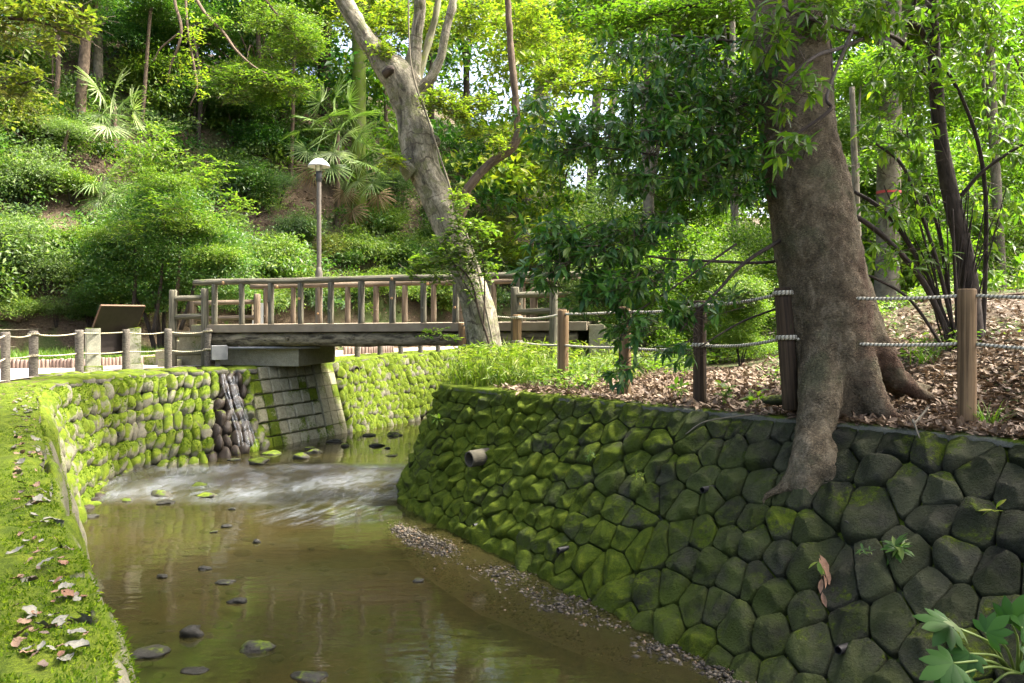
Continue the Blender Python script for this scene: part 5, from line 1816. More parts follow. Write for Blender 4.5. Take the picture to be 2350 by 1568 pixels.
SH = [
    (60, 470, 75, 'pale', 'pale leaved shrub at the edge of the photo, level with the lowest palm fan'),
    (20, 610, 85, 'pale', 'pale green shrub at the photo edge above the fallen log'),
    (40, 330, 70, 'olive', 'olive leaved shrub below the overhanging bough at the photo edge'),
    (110, 300, 55, 'mid', 'green shrub on the slope just uphill of the dark hillside trunk'),
    (165, 470, 48, 'bright', 'small bright shrub among the brown litter below the palm fans'),
    (110, 690, 70, 'pale', 'low pale shrub above the grass bed beside the information board'),
    (215, 690, 62, 'mid', 'green shrub directly above the information board'),
    (560, 480, 70, 'mid', 'green shrub on the slope between the big bush and the lamp'),
    (600, 390, 65, 'dark', 'dark shrub high on the slope, uphill and to the side of the lamp hood'),
    (640, 640, 62, 'bright', 'bright shrub just above the handrail beside the lamp pole'),
    (560, 640, 60, 'pale', 'pale shrub above the handrail between the big bush and the lamp'),
    (680, 560, 48, 'blue', 'bluish green shrub touching the lamp pole at half height'),
    (640, 470, 48, 'blue', 'bluish shrub level with the lamp collar'),
    (820, 620, 58, 'bright', 'bright green shrub behind the middle of the handrail'),
    (880, 560, 50, 'bright', 'leafy bright shrub uphill of the handrail, beside the leaning trunk'),
    (930, 640, 60, 'mid', 'green shrub against the lower part of the leaning trunk'),
    (900, 470, 52, 'blue', 'bluish shrub below the palms, close to the leaning trunk'),
    (760, 600, 34, 'olive', 'yellowish fern like shrub just above the handrail past the lamp'),
    (1120, 600, 60, 'yellow', 'light shrub seen between the leaning trunk and the dark boughs'),  # yellow shrubs around this gap: paler leaf colour stands in for blocked sunlight
    (1180, 660, 55, 'yellow', 'light shrub above the bridge end behind the two rung railing'),
    (1110, 430, 60, 'blue', 'bluish shrub framed by the leaning trunk and its side branch'),
    (1190, 470, 70, 'yellow', 'tall light shrub beneath the elbow of the side branch'),
    (1080, 370, 60, 'blue', 'bluish shrub high on the slope inside the fork of the side branch'),
    (1290, 440, 75, 'pale', 'pale bush beyond the dark boughs, past the side branch'),
    (450, 300, 90, 'mid', 'dense green bush above the big bush, under the hanging sprays'),
    (360, 250, 75, 'bright', 'bright green bush beside the upper palm fans'),
    (540, 330, 80, 'mid', 'green bush uphill of the big bush'),
    (640, 290, 70, 'mid', 'green bush above and beside the lamp hood'),
    (130, 170, 80, 'mid', 'green bush near the top corner below the overhanging bough'),
    (300, 130, 80, 'dark', 'dark bush near the top of the slope'),
    (30, 200, 70, 'bright', 'bright bush in the upper corner of the photo'),
    (430, 140, 85, 'dark', 'dark bush near the top edge between the hanging sprays'),
    (600, 170, 80, 'dark', 'dark bush high on the slope beside the dark trunk'),
    (480, 690, 55, 'dark', 'dark leaved shrub at the foot of the big bush'),
    (330, 720, 58, 'dark', 'dark shrub behind the information board and the ladder railing'),
    (270, 600, 60, 'mid', 'green shrub on the shady flank of the big bush'),
    (700, 700, 55, 'bright', 'leafy shrub seen through the balusters by the lamp'),
    (800, 715, 58, 'bright', 'leafy shrub seen through the middle balusters'),
    (900, 715, 58, 'bright', 'leafy shrub seen through the balusters near the leaning trunk'),
    (1000, 715, 58, 'bright', 'leafy shrub seen through the last balusters'),
    (600, 725, 55, 'bright', 'leafy shrub behind the notice sign'),
    (1300, 520, 60, 'yellow', 'light shrub in the opening between the two masses of dark boughs'),
    (40, 750, 42, 'bright', 'low bright shrub beside the fallen log at the photo edge'),
    (130, 752, 40, 'pale', 'low pale shrub behind the thin rope fence'),
    (205, 752, 38, 'mid', 'low green shrub behind the nearer stone post'),
    (290, 752, 42, 'bright', 'low bright shrub right behind the information board'),
]
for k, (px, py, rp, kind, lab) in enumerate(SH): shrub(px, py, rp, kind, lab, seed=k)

# the big round bush
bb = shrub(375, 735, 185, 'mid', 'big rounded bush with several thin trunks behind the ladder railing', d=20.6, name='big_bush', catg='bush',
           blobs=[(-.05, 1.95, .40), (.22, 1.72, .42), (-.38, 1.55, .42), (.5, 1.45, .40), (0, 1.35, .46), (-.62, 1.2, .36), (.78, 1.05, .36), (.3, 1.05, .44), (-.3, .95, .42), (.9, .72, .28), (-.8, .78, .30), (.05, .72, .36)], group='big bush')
R = 185 * 20.6 / FPX
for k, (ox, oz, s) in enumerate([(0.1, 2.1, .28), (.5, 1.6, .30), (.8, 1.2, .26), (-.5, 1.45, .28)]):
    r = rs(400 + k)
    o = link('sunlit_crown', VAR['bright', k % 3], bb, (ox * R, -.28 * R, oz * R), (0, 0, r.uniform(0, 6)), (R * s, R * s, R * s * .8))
for k, (a, b) in enumerate([((300, 745), (310, 560)), ((352, 750), (375, 560)), ((395, 745), (415, 520)), ((415, 740), (470, 560))]):
    part('trunk', smooth_tube([Q(*a, 20.0) - [0, 0, .2], (Q(*a, 20.0) + Q(*b, 20.2)) / 2 + [0.06, 0, 0], Q(*b, 20.2)], [0.06, 0.045, 0.03], 14, 8, 0.1, k), M_BARKB if k == 2 else M_BARKD, bb)

r = rs(410)
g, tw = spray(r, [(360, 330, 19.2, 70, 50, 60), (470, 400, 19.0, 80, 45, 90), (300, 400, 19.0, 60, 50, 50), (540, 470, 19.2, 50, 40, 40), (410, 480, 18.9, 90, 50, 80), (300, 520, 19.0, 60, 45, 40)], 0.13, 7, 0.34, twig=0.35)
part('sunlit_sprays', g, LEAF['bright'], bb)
part('twigs', tw, M_TWIG, bb)['kind'] = 'stuff'
for k, (px, py, rp, kind, L, lab) in enumerate([(70, 440, 70, 'pale', .16, 'loose long leaved shrub above the litter patch at the photo edge'), (95, 300, 60, 'mid', .15, 'loose arching shrub beside the dark hillside trunk'), (575, 430, 55, 'blue', .12, 'loose bluish sprays hanging beside the big bush'), (690, 545, 45, 'pale', .13, 'loose pale sprays just behind the lamp pole'), (900, 600, 55, 'bright', .14, 'loose bright sprays above the middle of the handrail'), (610, 600, 50, 'bright', .14, 'loose bright sprays between the big bush and the lamp pole'), (1130, 520, 60, 'pale', .12, 'loose pale sprays behind the lower leaning trunk'), (180, 590, 55, 'bright', .15, 'loose bright sprays above the grass bed')]):
    b = ray_ground(px, py)
    d = b[1] - .4
    t = thing('spray_shrub', lab, 'shrub', b, 'shrubs on the wooded slope')
    r = rs(420 + k)
    g, tw = spray(r, [(px, py - rp * .6, d, rp, rp * .75, 130), (px + rp * .5, py - rp * .3, d, rp * .6, rp * .5, 50), (px - rp * .5, py - rp * .4, d, rp * .6, rp * .5, 50)], L, 7, 0.32, twig=0.4, droop=.3)
    part('leaves', g, LEAF[kind], t)
    part('twigs', tw, M_TWIG, t)['kind'] = 'stuff'
    for j in range(4):
        e = Q(px + r.uniform(-.6, .6) * rp, py - r.uniform(.5, 1.1) * rp, d)
        part('stem', smooth_tube([b - [0, 0, .1], (b + e) / 2 + r.randn(3) * .08, e], [.022, .016, .008], 10, 6, .1, j), M_BARKB, t)

# ------------------------------------------------------------------ trees on the slopes
def wood_tree(label, px, py, wpx, toppx, mat, crown, kind, lean=0.0, name='forest_tree', d=None, seed=0, L=0.13, moss=None):
    b = ray_ground(px, py) if d is None else np.array([*Q(px, py, d)[:2], G(Q(px, py, d)[0], d)])
    dd = b[1]
    r0 = wpx / 2 * dd / FPX
    t = thing(name, label, 'tree', b, 'trees on the wooded slope')
    tp = Q(toppx[0], toppx[1], dd)
    m = (b + tp) / 2 + np.array([lean, 0, 0])
    part('trunk', smooth_tube([b - [0, 0, .3], b * .8 + m * .2 + [0, 0, 0], m, tp], [r0 * 1.25, r0 * 1.02, r0 * .95, r0 * .7], 40, 16, 0.07, seed), mat, t)
    r = rs(500 + seed)
    for k, (cx, cy, dz, rr, kk) in enumerate(crown):
        c = Q(cx, cy, dd + dz)
        R = rr * (dd + dz) / FPX
        part('limb', smooth_tube([tp * .35 + b * .65, tp * .5 + c * .5 - [0, 0, .2 * R], c], [r0 * .45, r0 * .3, r0 * .1], 12, 7, 0.08, k), mat, t)
        o = link('crown', VAR[kk or kind, r.randint(3)], t, c - b, (r.uniform(-.3, .3), r.uniform(-.3, .3), r.uniform(0, 6)), (R, R, R * .72))
    return t


M_MOSSTRUNK = m_wood('moss_trunk', (0.06, 0.06, 0.03), (0.14, 0.135, 0.07), (0.075, 0.11, 0.010), greenamt=0.34, bump=0.5, gscale=10, stretch=0.4)
wood_tree('mossy green trunk standing behind the palms', 822, 520, 34, (826, -120), M_MOSSTRUNK, [(780, -60, 0, 90, None), (880, -70, 1, 90, 'bright')], 'mid', seed=1)
wood_tree('dark brown trunk on the slope near the top corner', 178, 330, 24, (215, -140), M_BARKB, [(150, -20, -1, 90, None), (260, -30, 0, 90, 'mid'), (230, 60, 2, 70, 'dark')], 'mid', seed=2)
wood_tree('pale upright trunk near the top edge above the palm fans', 226, 230, 20, (224, -160), M_BARKP, [(330, -40, 1, 90, None)], 'bright', seed=3)
wood_tree('tall dark trunk beside the pale forked tree, high up the slope', 742, 260, 30, (752, -160), M_BARKD, [(700, 10, 1, 80, 'dark'), (690, 100, 2, 60, 'dark'), (640, 60, 0, 80, None), (720, 150, 3, 55, 'blue')], 'dark', seed=4)
wood_tree('bright leaved tree arching over the slope towards the lamp', 600, 300, 12, (590, 0), M_BARKB, [(640, 60, -4, 75, 'bright'), (690, 110, -4.5, 55, 'bright'), (560, 190, -3, 70, 'bright'), (640, 205, -4, 60, 'bright'), (470, 70, -2, 70, 'mid'), (380, 60, -2, 80, 'mid'), (330, 170, -1, 70, 'mid')], 'bright', seed=5)
wood_tree('distant trunk standing against the bright gap in the canopy', 1072, 330, 15, (1068, -80), M_BARKD, [(1020, 20, 2, 60, 'dark'), (1130, 20, 3, 50, 'mid'), (1060, 90, 2, 30, 'dark')], 'mid', seed=6)
wood_tree('broad brown trunk beyond the vertical side branch', 1236, 330, 34, (1250, -120), M_BARKB, [(1220, 40, 1, 85, 'yellow'), (1310, 60, 1, 85, 'bright'), (1290, 150, 0, 55, 'bright')], 'bright', seed=7)
wood_tree('thin pale trunk among the bright shrubs beyond the dark boughs', 1352, 480, 22, (1392, -100), M_BARKP, [(1370, 0, 0, 100, 'bright'), (1460, 60, 0, 90, 'back'), (1330, 110, 2, 70, 'bright')], 'bright', seed=8)
wood_tree('second pale trunk close beside the thin one beyond the dark boughs', 1400, 420, 16, (1412, -100), M_BARKP, [(1500, -20, 1, 110, 'back')], 'back', seed=9)
wood_tree('leaning pale trunk half hidden behind the dark boughs near the top', 1500, 560, 26, (1470, -100), M_BARKP, [(1580, 20, -2, 100, 'back'), (1660, 60, -1, 100, 'back'), (1560, 120, 1, 80, 'back')], 'back', d=22, seed=10)
tape = wood_tree('trunk with a band of red tape, seen past the big trunk', 2035, 690, 52, (2050, -140), M_BARKP, [(1990, 60, 2, 130, 'back'), (2120, 40, 1, 140, 'back'), (2050, 250, 3, 110, 'back')], 'back', d=17.5, seed=11)
q = Q(2040, 442, 17.5)
part('tape_band', tube(np.array([[q[0], q[1], q[2] - .03], [q[0], q[1], q[2] + .03]]), 0.262, 20, False), m_plain('red_tape', (0.45, 0.05, 0.05), (0.55, 0.08, 0.07), 4, 0.5, 0.0), tape)
wood_tree('thin crooked pale trunk just past the edge of the big trunk', 1975, 680, 17, (1955, 200), M_BARKP, [(1960, 330, 1, 90, 'back'), (1990, 200, 1, 100, 'back')], 'back', d=15.5, seed=12)
wood_tree('pale trunk near the photo edge beyond the slender stem', 2300, 620, 22, (2260, -100), M_BARKP, [(2300, 100, 1, 150, 'back'), (2380, 300, 1, 120, 'back'), (2230, 250, 3, 110, 'back')], 'back', d=19, seed=13)
wood_tree('tree filling the gap between the dark boughs and the big trunk', 1690, 660, 18, (1680, 0), M_BARKP, [(1650, 80, 2, 130, 'back'), (1720, 250, 1, 120, 'back'), (1600, 250, 3, 120, 'back'), (1690, 400, 1, 100, 'back')], 'back', d=19.5, seed=14)
wood_tree('far tree with light foliage at the right of the canopy gap', 1180, 380, 12, (1185, -60), M_BARKB, [(1160, 30, 3, 60, 'yellow'), (1230, 100, 3, 60, 'yellow')], 'yellow', seed=15)
wood_tree('dark conical tree on the ridge beside the canopy gap', 990, 300, 14, (985, -60), M_BARKD, [(1000, 130, 2, 45, 'dark'), (960, 70, 4, 60, 'mid')], 'dark', seed=16)

wood_tree('slim brown trunk leaning on the slope above the palm fans', 325, 300, 9, (345, 20), M_BARKB, [(350, 20, 0, 60, 'mid')], 'mid', seed=21)
wood_tree('slim dark trunk in the shade above the big bush', 455, 330, 10, (440, 60), M_BARKD, [(450, 60, 1, 60, 'dark')], 'dark', lean=.2, seed=22)
wood_tree('slim grey trunk between the hanging branch and the lamp hood', 668, 430, 9, (676, 110), M_BARKB, [(668, 120, 1, 50, 'mid')], 'mid', seed=23)
wood_tree('short crooked trunk in the litter below the palm fans', 142, 440, 9, (158, 300), M_BARKB, [(150, 300, 0, 46, 'pale')], 'pale', lean=-.15, seed=24)
wood_tree('pair trunk beside the dark hillside trunk near the top corner', 118, 310, 11, (128, 0), M_BARKB, [(110, 10, 0, 60, 'mid')], 'mid', lean=.15, seed=25)
wood_tree('slim trunk rising from the bush between palms and leaning tree', 895, 470, 9, (880, 150), M_BARKB, [(890, 190, 1, 45, 'bright')], 'bright', seed=26)
SH2 = [
    (1330, 640, 70, 'pale', 'pale shrub beyond the bridge steps, under the dark boughs'),
    (1400, 560, 75, 'bright', 'bright shrub behind the hanging dark boughs'),
    (1480, 650, 75, 'back', 'bright shrub behind the rope fence, third bay from the bridge'),
    (1560, 600, 80, 'back', 'sunlit shrub behind the drooping bough'),
    (1640, 640, 75, 'bright', 'sunlit shrub in the gap left of the big trunk'),
    (1720, 600, 85, 'back', 'sunlit shrub touching the edge of the big trunk'),
    (1700, 690, 55, 'bright', 'low bright shrub behind the rope left of the big trunk'),
    (1440, 470, 90, 'pale', 'pale tall shrub deep behind the dark boughs'),
    (1580, 470, 95, 'back', 'light green tall shrub deep behind the dark boughs'),
    (2010, 560, 80, 'back', 'light green shrub between the big trunk and the slender stem'),
    (2110, 600, 80, 'back', 'light green shrub behind the fan of shoots'),
    (2240, 560, 90, 'back', 'light green shrub behind the slender stem'),
    (2330, 540, 90, 'bright', 'bright shrub at the photo edge above the leafy bank'),
    (2060, 430, 110, 'back', 'tall light shrub behind the taped trunk'),
    (2280, 420, 120, 'back', 'tall light shrub at the photo edge'),
    (1960, 420, 100, 'back', 'tall light shrub right beside the big trunk'),
]
for k, (px, py, rp, kind, lab) in enumerate(SH2):
    d = 13.5 + (700 - py) * 0.045
    c = Q(px, py - rp * .3, d)
    R = rp * d / FPX
    hgt = (c[2] - G(c[0], d)) / R
    nb_ = max(1, int(math.ceil(hgt / 0.9)))
    rr_ = rs(k)
    shrub(px, py, rp, kind, lab, seed=60 + k, group='sunlit shrubs behind the rope fence', d=d,
          blobs=[(rr_.uniform(-.35, .35) if j else 0, max(.3, hgt * (1 - j / nb_)), 1.0 if j == 0 else .9) for j in range(nb_)])

# mass of woodland closing the view
r = rs(611)
WK = {'bright': [], 'mid': [], 'dark': [], 'yellow': []}
for k in range(820):
    px = r.uniform(-330, 2680)
    py = r.uniform(-300, 470 if px < 1250 else 600)
    d = r.uniform(30, 52)
    if ((px - 1092) / 50) ** 2 + ((py - 165) / 60) ** 2 < 1 or ((px - 375) / 35) ** 2 + ((py - 75) / 40) ** 2 < 1: continue
    if 1000 < px < 1330 and py < 300 and r.rand() < 0.55: continue
    R = r.uniform(1.3, 2.7)
    c = Q(px, py, d)
    if c[2] < G(c[0], c[1]) - 0.5: continue
    pk = [0.25, 0.40, 0.35, 0.0] if px < 760 else ([0.25, 0.15, 0.10, 0.5] if px < 1380 else [0.65, 0.25, 0.05, 0.05])
    kk = list(WK)[r.choice(4, p=pk)]
    WK[kk].append(crown_geo(r, 360, 24, c, (R, R, R * .8), 0.325, True, 0.45, 0.6, 0.2))
for kk, lab in (('bright', 'distant light green woodland foliage'), ('mid', 'distant green woodland foliage'), ('dark', 'distant shaded woodland foliage'), ('yellow', 'distant yellow green maple foliage')):
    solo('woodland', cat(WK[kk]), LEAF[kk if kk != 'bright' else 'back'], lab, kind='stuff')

# undergrowth covering the slopes
r = rs(621)
GAPS = [(150, 480, 105, 80), (480, 560, 26, 60), (590, 560, 40, 60), (720, 480, 60, 45), (300, 200, 60, 35), (520, 250, 50, 40), (60, 360, 40, 30), (265, 275, 45, 35), (770, 545, 45, 60), (590, 590, 35, 40), (500, 430, 20, 30), (110, 560, 40, 20), (890, 500, 22, 22), (780, 470, 80, 60), (250, 420, 40, 40), (250, 330, 50, 40)]
UK = {'pale': [], 'bright': [], 'mid': [], 'dark': [], 'blue': []}
UL = {'pale': 0.105, 'bright': 0.11, 'mid': 0.11, 'dark': 0.12, 'blue': 0.10}
for k in range(880):
    px, py = r.uniform(-420, 2450), r.uniform(190, 745)
    if px > 1330: py = r.uniform(430, 700)
    if any(((px - a) / c) ** 2 + ((py - b) / d) ** 2 < 1 for a, b, c, d in GAPS): continue
    g0 = ray_ground(px, py, 17.0 if px < 1330 else 13.5, 60.0)
    if px < 1330 and g0[1] - np.interp(g0[0], TOE_X, TOE_Y) < 0.2: continue
    if px > 2050 and g0[1] < 15: continue
    R = r.uniform(0.35, 1.25)
    low = py > 520
    pk = ([.46, .24, .14, .02, .14] if low else [.24, .22, .28, .10, .16]) if px < 900 else ([.30, .25, .15, .05, .25] if px < 1330 else [.25, .6, .15, 0, 0])
    kk = list(UK)[r.choice(5, p=pk)]
    UK[kk].append(crown_geo(r, int(200 + 400 * R), 14, g0 + [0, 0, R * .5], (R, R, R * .85), UL[kk] * 1.13 * r.uniform(.7, 1.35), True, 0.42, 0.75, 0.15))
for kk, lab in (('pale', 'pale leaved undergrowth over the slope'), ('bright', 'bright green undergrowth over the slope'), ('mid', 'green undergrowth over the slope'), ('dark', 'dark green undergrowth over the slope'), ('blue', 'bluish green undergrowth over the slope')):
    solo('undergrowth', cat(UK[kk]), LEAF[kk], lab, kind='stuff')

# fallen leaves on the slope
n0 = 30000
x = r.uniform(-22, 6, n0)
y = r.uniform(17, 42, n0)
k = (y - np.interp(x, TOE_X, TOE_Y) > 0.0) & (np.abs(x / y) < 0.72)
x, y = x[k], y[k]
p = np.stack([x, y, bank(x, y) + .03], 1)
M_LITTER = m_leaf('dry_leaf', (0.055, 0.034, 0.018), (0.125, 0.082, 0.046), (0.25, 0.185, 0.120), trans=0.1, rough=0.6, tint=(1, 1, 1))
V, F = leaf4(p, unit(r.randn(len(p), 3) * np.array([1, 1, .35])), unit(np.array([0, -.3, 1]) + r.randn(len(p), 3) * .5), 0.15 * (0.6 + .8 * r.rand(len(p))), 0.4)
solo('slope_litter', (V, F), M_LITTER, 'brown dead leaves lying on the slope', kind='stuff')

# green plants on the far side of the fence, on the sunlit bank
n0 = 9000
x = r.uniform(-1.0, 9.0, n0)
y = r.uniform(10, 24, n0)
d_, s_ = seg_dist(x, y, RT)
dens = fbm(np.stack([x * .7, y * .7, 0 * x + 4], -1), 3)
px_ = CX + x / y * FPX
k = (s_ < 0) & (d_ > 0.35) & (dens + 0.12 * smooth01(2.6, 0.0, x) + 0.10 * smooth01(11, 15, y) > 0.52) & ~((x > 2.6) & (y < 12.5) & (dens < .62))
x, y = x[k], y[k]
p = np.stack([x, y, bank(x, y)], 1)
n1 = len(p)
p = np.repeat(p, 8, 0) + r.randn(n1 * 8, 3) * np.array([.09, .09, .03]) + np.array([0, 0, .08]) + np.array([0, 0, .2]) * r.rand(n1 * 8, 1)
V, F = leaf4(p, unit(r.randn(len(p), 3) * np.array([1, 1, .5])), unit(np.array([0, -.2, 1]) + r.randn(len(p), 3) * .4), 0.075 * (0.6 + .8 * r.rand(len(p))), 0.45)
solo('ground_cover', (V, F), LEAF['bright'], 'bright green ground cover plants behind the timber rope fence', kind='stuff')


def blades(r, base, L, w, n_, spread=0.5, curve=0.5):
    """arching grass blades, three segments"""
    b = np.repeat(base, n_, 0) + np.concatenate([r.randn(len(base) * n_, 2) * 0.035, np.zeros((len(base) * n_, 1))], 1)
    a = r.rand(len(b)) * 6.283
    out = np.stack([np.cos(a), np.sin(a), 0 * a], 1)
    ln = (L * (0.6 + 0.6 * r.rand(len(b))))[:, None]
    sp = (spread * (0.3 + r.rand(len(b))))[:, None]
    side = np.cross(out, [0, 0, 1.0]) * w
    c = lambda t: b + out * ln * (sp * t + curve * sp * t * t) + np.array([0, 0, 1.0]) * ln * (t - curve * sp * t * t * .9)
    V = np.stack([c(0) - side, c(0) + side, c(.4) - side * .9, c(.4) + side * .9, c(.75) - side * .6, c(.75) + side * .6, c(1.0)], 1).reshape(-1, 3)
    T = np.array([[0, 1, 3], [0, 3, 2], [2, 3, 5], [2, 5, 4], [4, 5, 6]])
    return V, (np.arange(len(b))[:, None, None] * 7 + T[None]).reshape(-1, 3)


M_GRASS = m_leaf('grass_blade', (0.045, 0.10, 0.012), (0.09, 0.16, 0.018), (0.15, 0.21, 0.03), trans=0.4, rough=0.4)
M_BAMBOO = m_leaf('bamboo_leaf', (0.075, 0.125, 0.012), (0.13, 0.18, 0.02), (0.22, 0.23, 0.05), trans=0.45, rough=0.45)
r = rs(631)
x = r.uniform(-15, -7.6, 1500)
y = r.uniform(16.4, 23.5, 1500)
e, s_ = seg_dist(x, y, np.array(PATH_L))
k = (s_ > 0) & (e > 0.12) & (e < 2.6)
x, y = x[k], y[k]
solo('grass', blades(r, np.stack([x, y, bank(x, y)], 1), 0.42, 0.008, 16, 0.55, 0.8), M_GRASS, 'strappy green grass bed behind the upright log edging', kind='stuff')
# bamboo grass round the tip of the bank
x = r.uniform(-1.3, 2.0, 900)
y = r.uniform(11.9, 15.6, 900)
d_, s_ = seg_dist(x, y, RT)
k = (s_ < 0) & (d_ > 0.12) & (r.rand(900) < smooth01(2.2, 0.1, d_) * smooth01(1.6, 0.0, x) + .12)
x, y = x[k], y[k]
b = np.stack([x, y, bank(x, y)], 1)
g1 = blades(r, b, 0.50, 0.006, 7, 0.35, 0.5)
tp = np.repeat(b, 9, 0) + np.stack([r.randn(len(b) * 9) * .16, r.randn(len(b) * 9) * .16, r.uniform(.12, .62, len(b) * 9)], 1)
g2 = leaf4(tp, unit(r.randn(len(tp), 3) * [1, 1, .5] + [0, 0, -.25]), unit(np.array([0, 0, 1]) + r.randn(len(tp), 3) * .5), 0.17 * (.6 + .7 * r.rand(len(tp))), 0.14)
solo('bamboo_grass', cat([g1, g2]), M_BAMBOO, 'pale bamboo grass spilling over the tip of the bank', kind='stuff')
# ------------------------------------------------------------------ palms
M_FROND = m_leaf('palm_frond', (0.06, 0.11, 0.025), (0.12, 0.19, 0.045), (0.20, 0.27, 0.09), trans=0.3, rough=0.35)
M_FRONDP = m_leaf('palm_frond_pale', (0.13, 0.17, 0.07), (0.22, 0.27, 0.12), (0.33, 0.38, 0.2), trans=0.3, rough=0.35)
M_FRONDD = m_leaf('palm_frond_dead', (0.13, 0.085, 0.04), (0.24, 0.165, 0.085), (0.34, 0.25, 0.14), trans=0.2, rough=0.6, tint=(1, 1, 1))


def fan_geo(seed, nl=26, spread=4.2, R=1.0, fold=0.2, dead=False):
    """palmate fan in the local xy plane, hub at the origin, stalk along -x"""
    r = rs(seed)
    Vs, Fs, n = [], [], 0
    for k in range(nl):
        a = (k / (nl - 1) - 0.5) * spread + r.uniform(-.03, .03)
        L = R * (0.82 + 0.25 * math.cos(a * 0.5)) * r.uniform(0.88, 1.05)
        w = 0.045 * R
        dirv = np.array([math.cos(a), math.sin(a), 0])
        sd = np.array([-math.sin(a), math.cos(a), 0])
        dr = r.uniform(0.08, 0.35) * (2.4 if dead else 1)
        rows = []
        for t, ww in ((0.05, .35), (0.45, 1.0), (0.75, .75), (1.0, .05)):
            c = dirv * L * t * (1 - (.25 * t if dead else 0)) + np.array([0, 0, -dr * t ** 2.2 * L])
            rows.append((c - sd * w * ww * .5 + [0, 0, w * fold], c - [0, 0, w * fold], c + sd * w * ww * .5 + [0, 0, w * fold]))
        for q in rows: Vs += list(q)
        for i in range(3):
            b = n + i * 3
            Fs += [[b, b + 1, b + 4], [b, b + 4, b + 3], [b + 1, b + 2, b + 5], [b + 1, b + 5, b + 4]]
        n += 12
    return np.array(Vs), np.array(Fs)


FAN = {m: [make_mesh(f'fan_{m}_{k}', *fan_geo(k + 3, dead=(m == 'dead')), mt) for k in range(3)] for m, mt in (('green', M_FROND), ('pale', M_FRONDP), ('dead', M_FRONDD))}
STALK = make_mesh('palm_stalk', *smooth_tube([(-1.0, 0, 0), (-.5, 0, .06), (0, 0, 0)], [.022, .016, .012], 8, 6, 0.0)[:2], M_FROND)


def palm(label, base, trunk_h, fans, R, seed, trunk_r=0.09, lean=0.0):
    """fans: (px, py, depth, roll, kind) of each frond's hub"""
    r = rs(seed)
    base = np.asarray(base, float)
    t = thing('palm', label, 'palm', base, 'windmill palms on the slope')
    top = base + np.array([lean, 0, trunk_h])
    part('trunk', smooth_tube([base - [0, 0, .2], (base + top) / 2, top], [trunk_r * 1.1, trunk_r, trunk_r * .9], 20, 12, 0.2, seed, 9), M_BARKB, t)
    for (px, py, d, kind) in fans:
        hub = Q(px, py, d)
        ex = unit(hub - (top + [0, 0, -.1]) + np.array([0, 0, -.1]))
        if kind == 'dead': ex = unit(ex * .4 + np.array([0, 0, -1]))
        nr = unit(np.array([0, -.95, .35]) + r.randn(3) * .28)
        ey = unit(np.cross(nr, ex))
        nr = np.cross(ex, ey)
        s = R * r.uniform(.85, 1.15)
        o = link('frond', FAN[kind][r.randint(3)], t)
        place(o, hub, ex, ey, nr, (s, s, s), base)
        ln = max(0.3, np.linalg.norm(hub - top))
        st_ = link('stalk', STALK, t)
        place(st_, hub, unit(hub - top), ey, np.cross(unit(hub - top), ey), (ln, 1, 1), base)
    return t


b = ray_ground(775, 520)
d = b[1] - 1.6
palm('leafy windmill palm right behind the lamp hood', b, Q(775, 300, b[1])[2] - b[2], [(735, 235, d, 'green'), (770, 225, d, 'green'), (800, 235, d, 'green'), (718, 275, d - .3, 'green'), (757, 268, d - .4, 'green'), (800, 275, d - .4, 'green'), (830, 262, d, 'green'), (690, 300, d, 'green'), (742, 308, d - .5, 'green'), (785, 318, d - .5, 'pale'), (826, 308, d - .3, 'green'), (705, 345, d, 'green'), (765, 350, d - .5, 'pale'), (716, 385, d, 'dead'), (760, 380, d - .3, 'green')], 0.85, 1)
b = ray_ground(830, 530)
d = b[1] - 1.3
palm('windmill palm with dead hanging fans beside the mossy trunk', b, Q(830, 370, b[1])[2] - b[2], [(835, 330, d, 'green'), (862, 350, d, 'green'), (805, 365, d - .3, 'pale'), (840, 375, d - .4, 'green'), (872, 395, d, 'green'), (820, 415, d - .4, 'pale'), (855, 420, d - .2, 'green'), (885, 360, d + .2, 'green'), (868, 445, d, 'dead'), (808, 480, d, 'dead'), (790, 440, d, 'dead')], 0.80, 2)
b = ray_ground(262, 345)
d = b[1] - 1.2
palm('palm with two broad pale fans above the bare orange earth', b, 1.5, [(225, 205, d, 'pale'), (262, 210, d, 'pale'), (248, 290, d - .5, 'pale'), (305, 252, d, 'pale'), (282, 235, d, 'green'), (235, 262, d, 'green')], 0.80, 3)
b = ray_ground(235, 470)
d = b[1] - 0.8
palm('small palm with one bright fan low on the slope', b, 0.9, [(245, 405, d, 'pale'), (215, 420, d, 'green'), (228, 455, d, 'green'), (262, 440, d, 'green')], 0.75, 4)
b = ray_ground(905, 360)
palm('slim palm half hidden between the mossy trunk and the leaning tree', b, 1.6, [(905, 265, b[1] - .6, 'blue' if False else 'green'), (892, 300, b[1] - .6, 'green'), (925, 290, b[1] - .6, 'green'), (800, 215, b[1] - .6, 'green')], 0.6, 5)

# ------------------------------------------------------------------ overhanging boughs at the top
def bough(label, lines, specs, kind, L, seed, kk=7, w=0.45, mat=M_TWIG, twig=0.3):
    r = rs(seed)
    t = thing('overhanging_bough', label, 'branch', Q(*specs[0][:3]), 'boughs reaching in from above')
    for k, ln in enumerate(lines):
        p, rr = qline(ln)
        part('branch', smooth_tube(p, rr, 30, 7, 0.1, k), mat, t)
    g, tw = spray(r, specs, L, kk, w, twig=twig)
    part('leaves', g, LEAF[kind], t)
    o = part('twigs', tw, M_TWIG, t)
    o['kind'] = 'stuff'
    return t


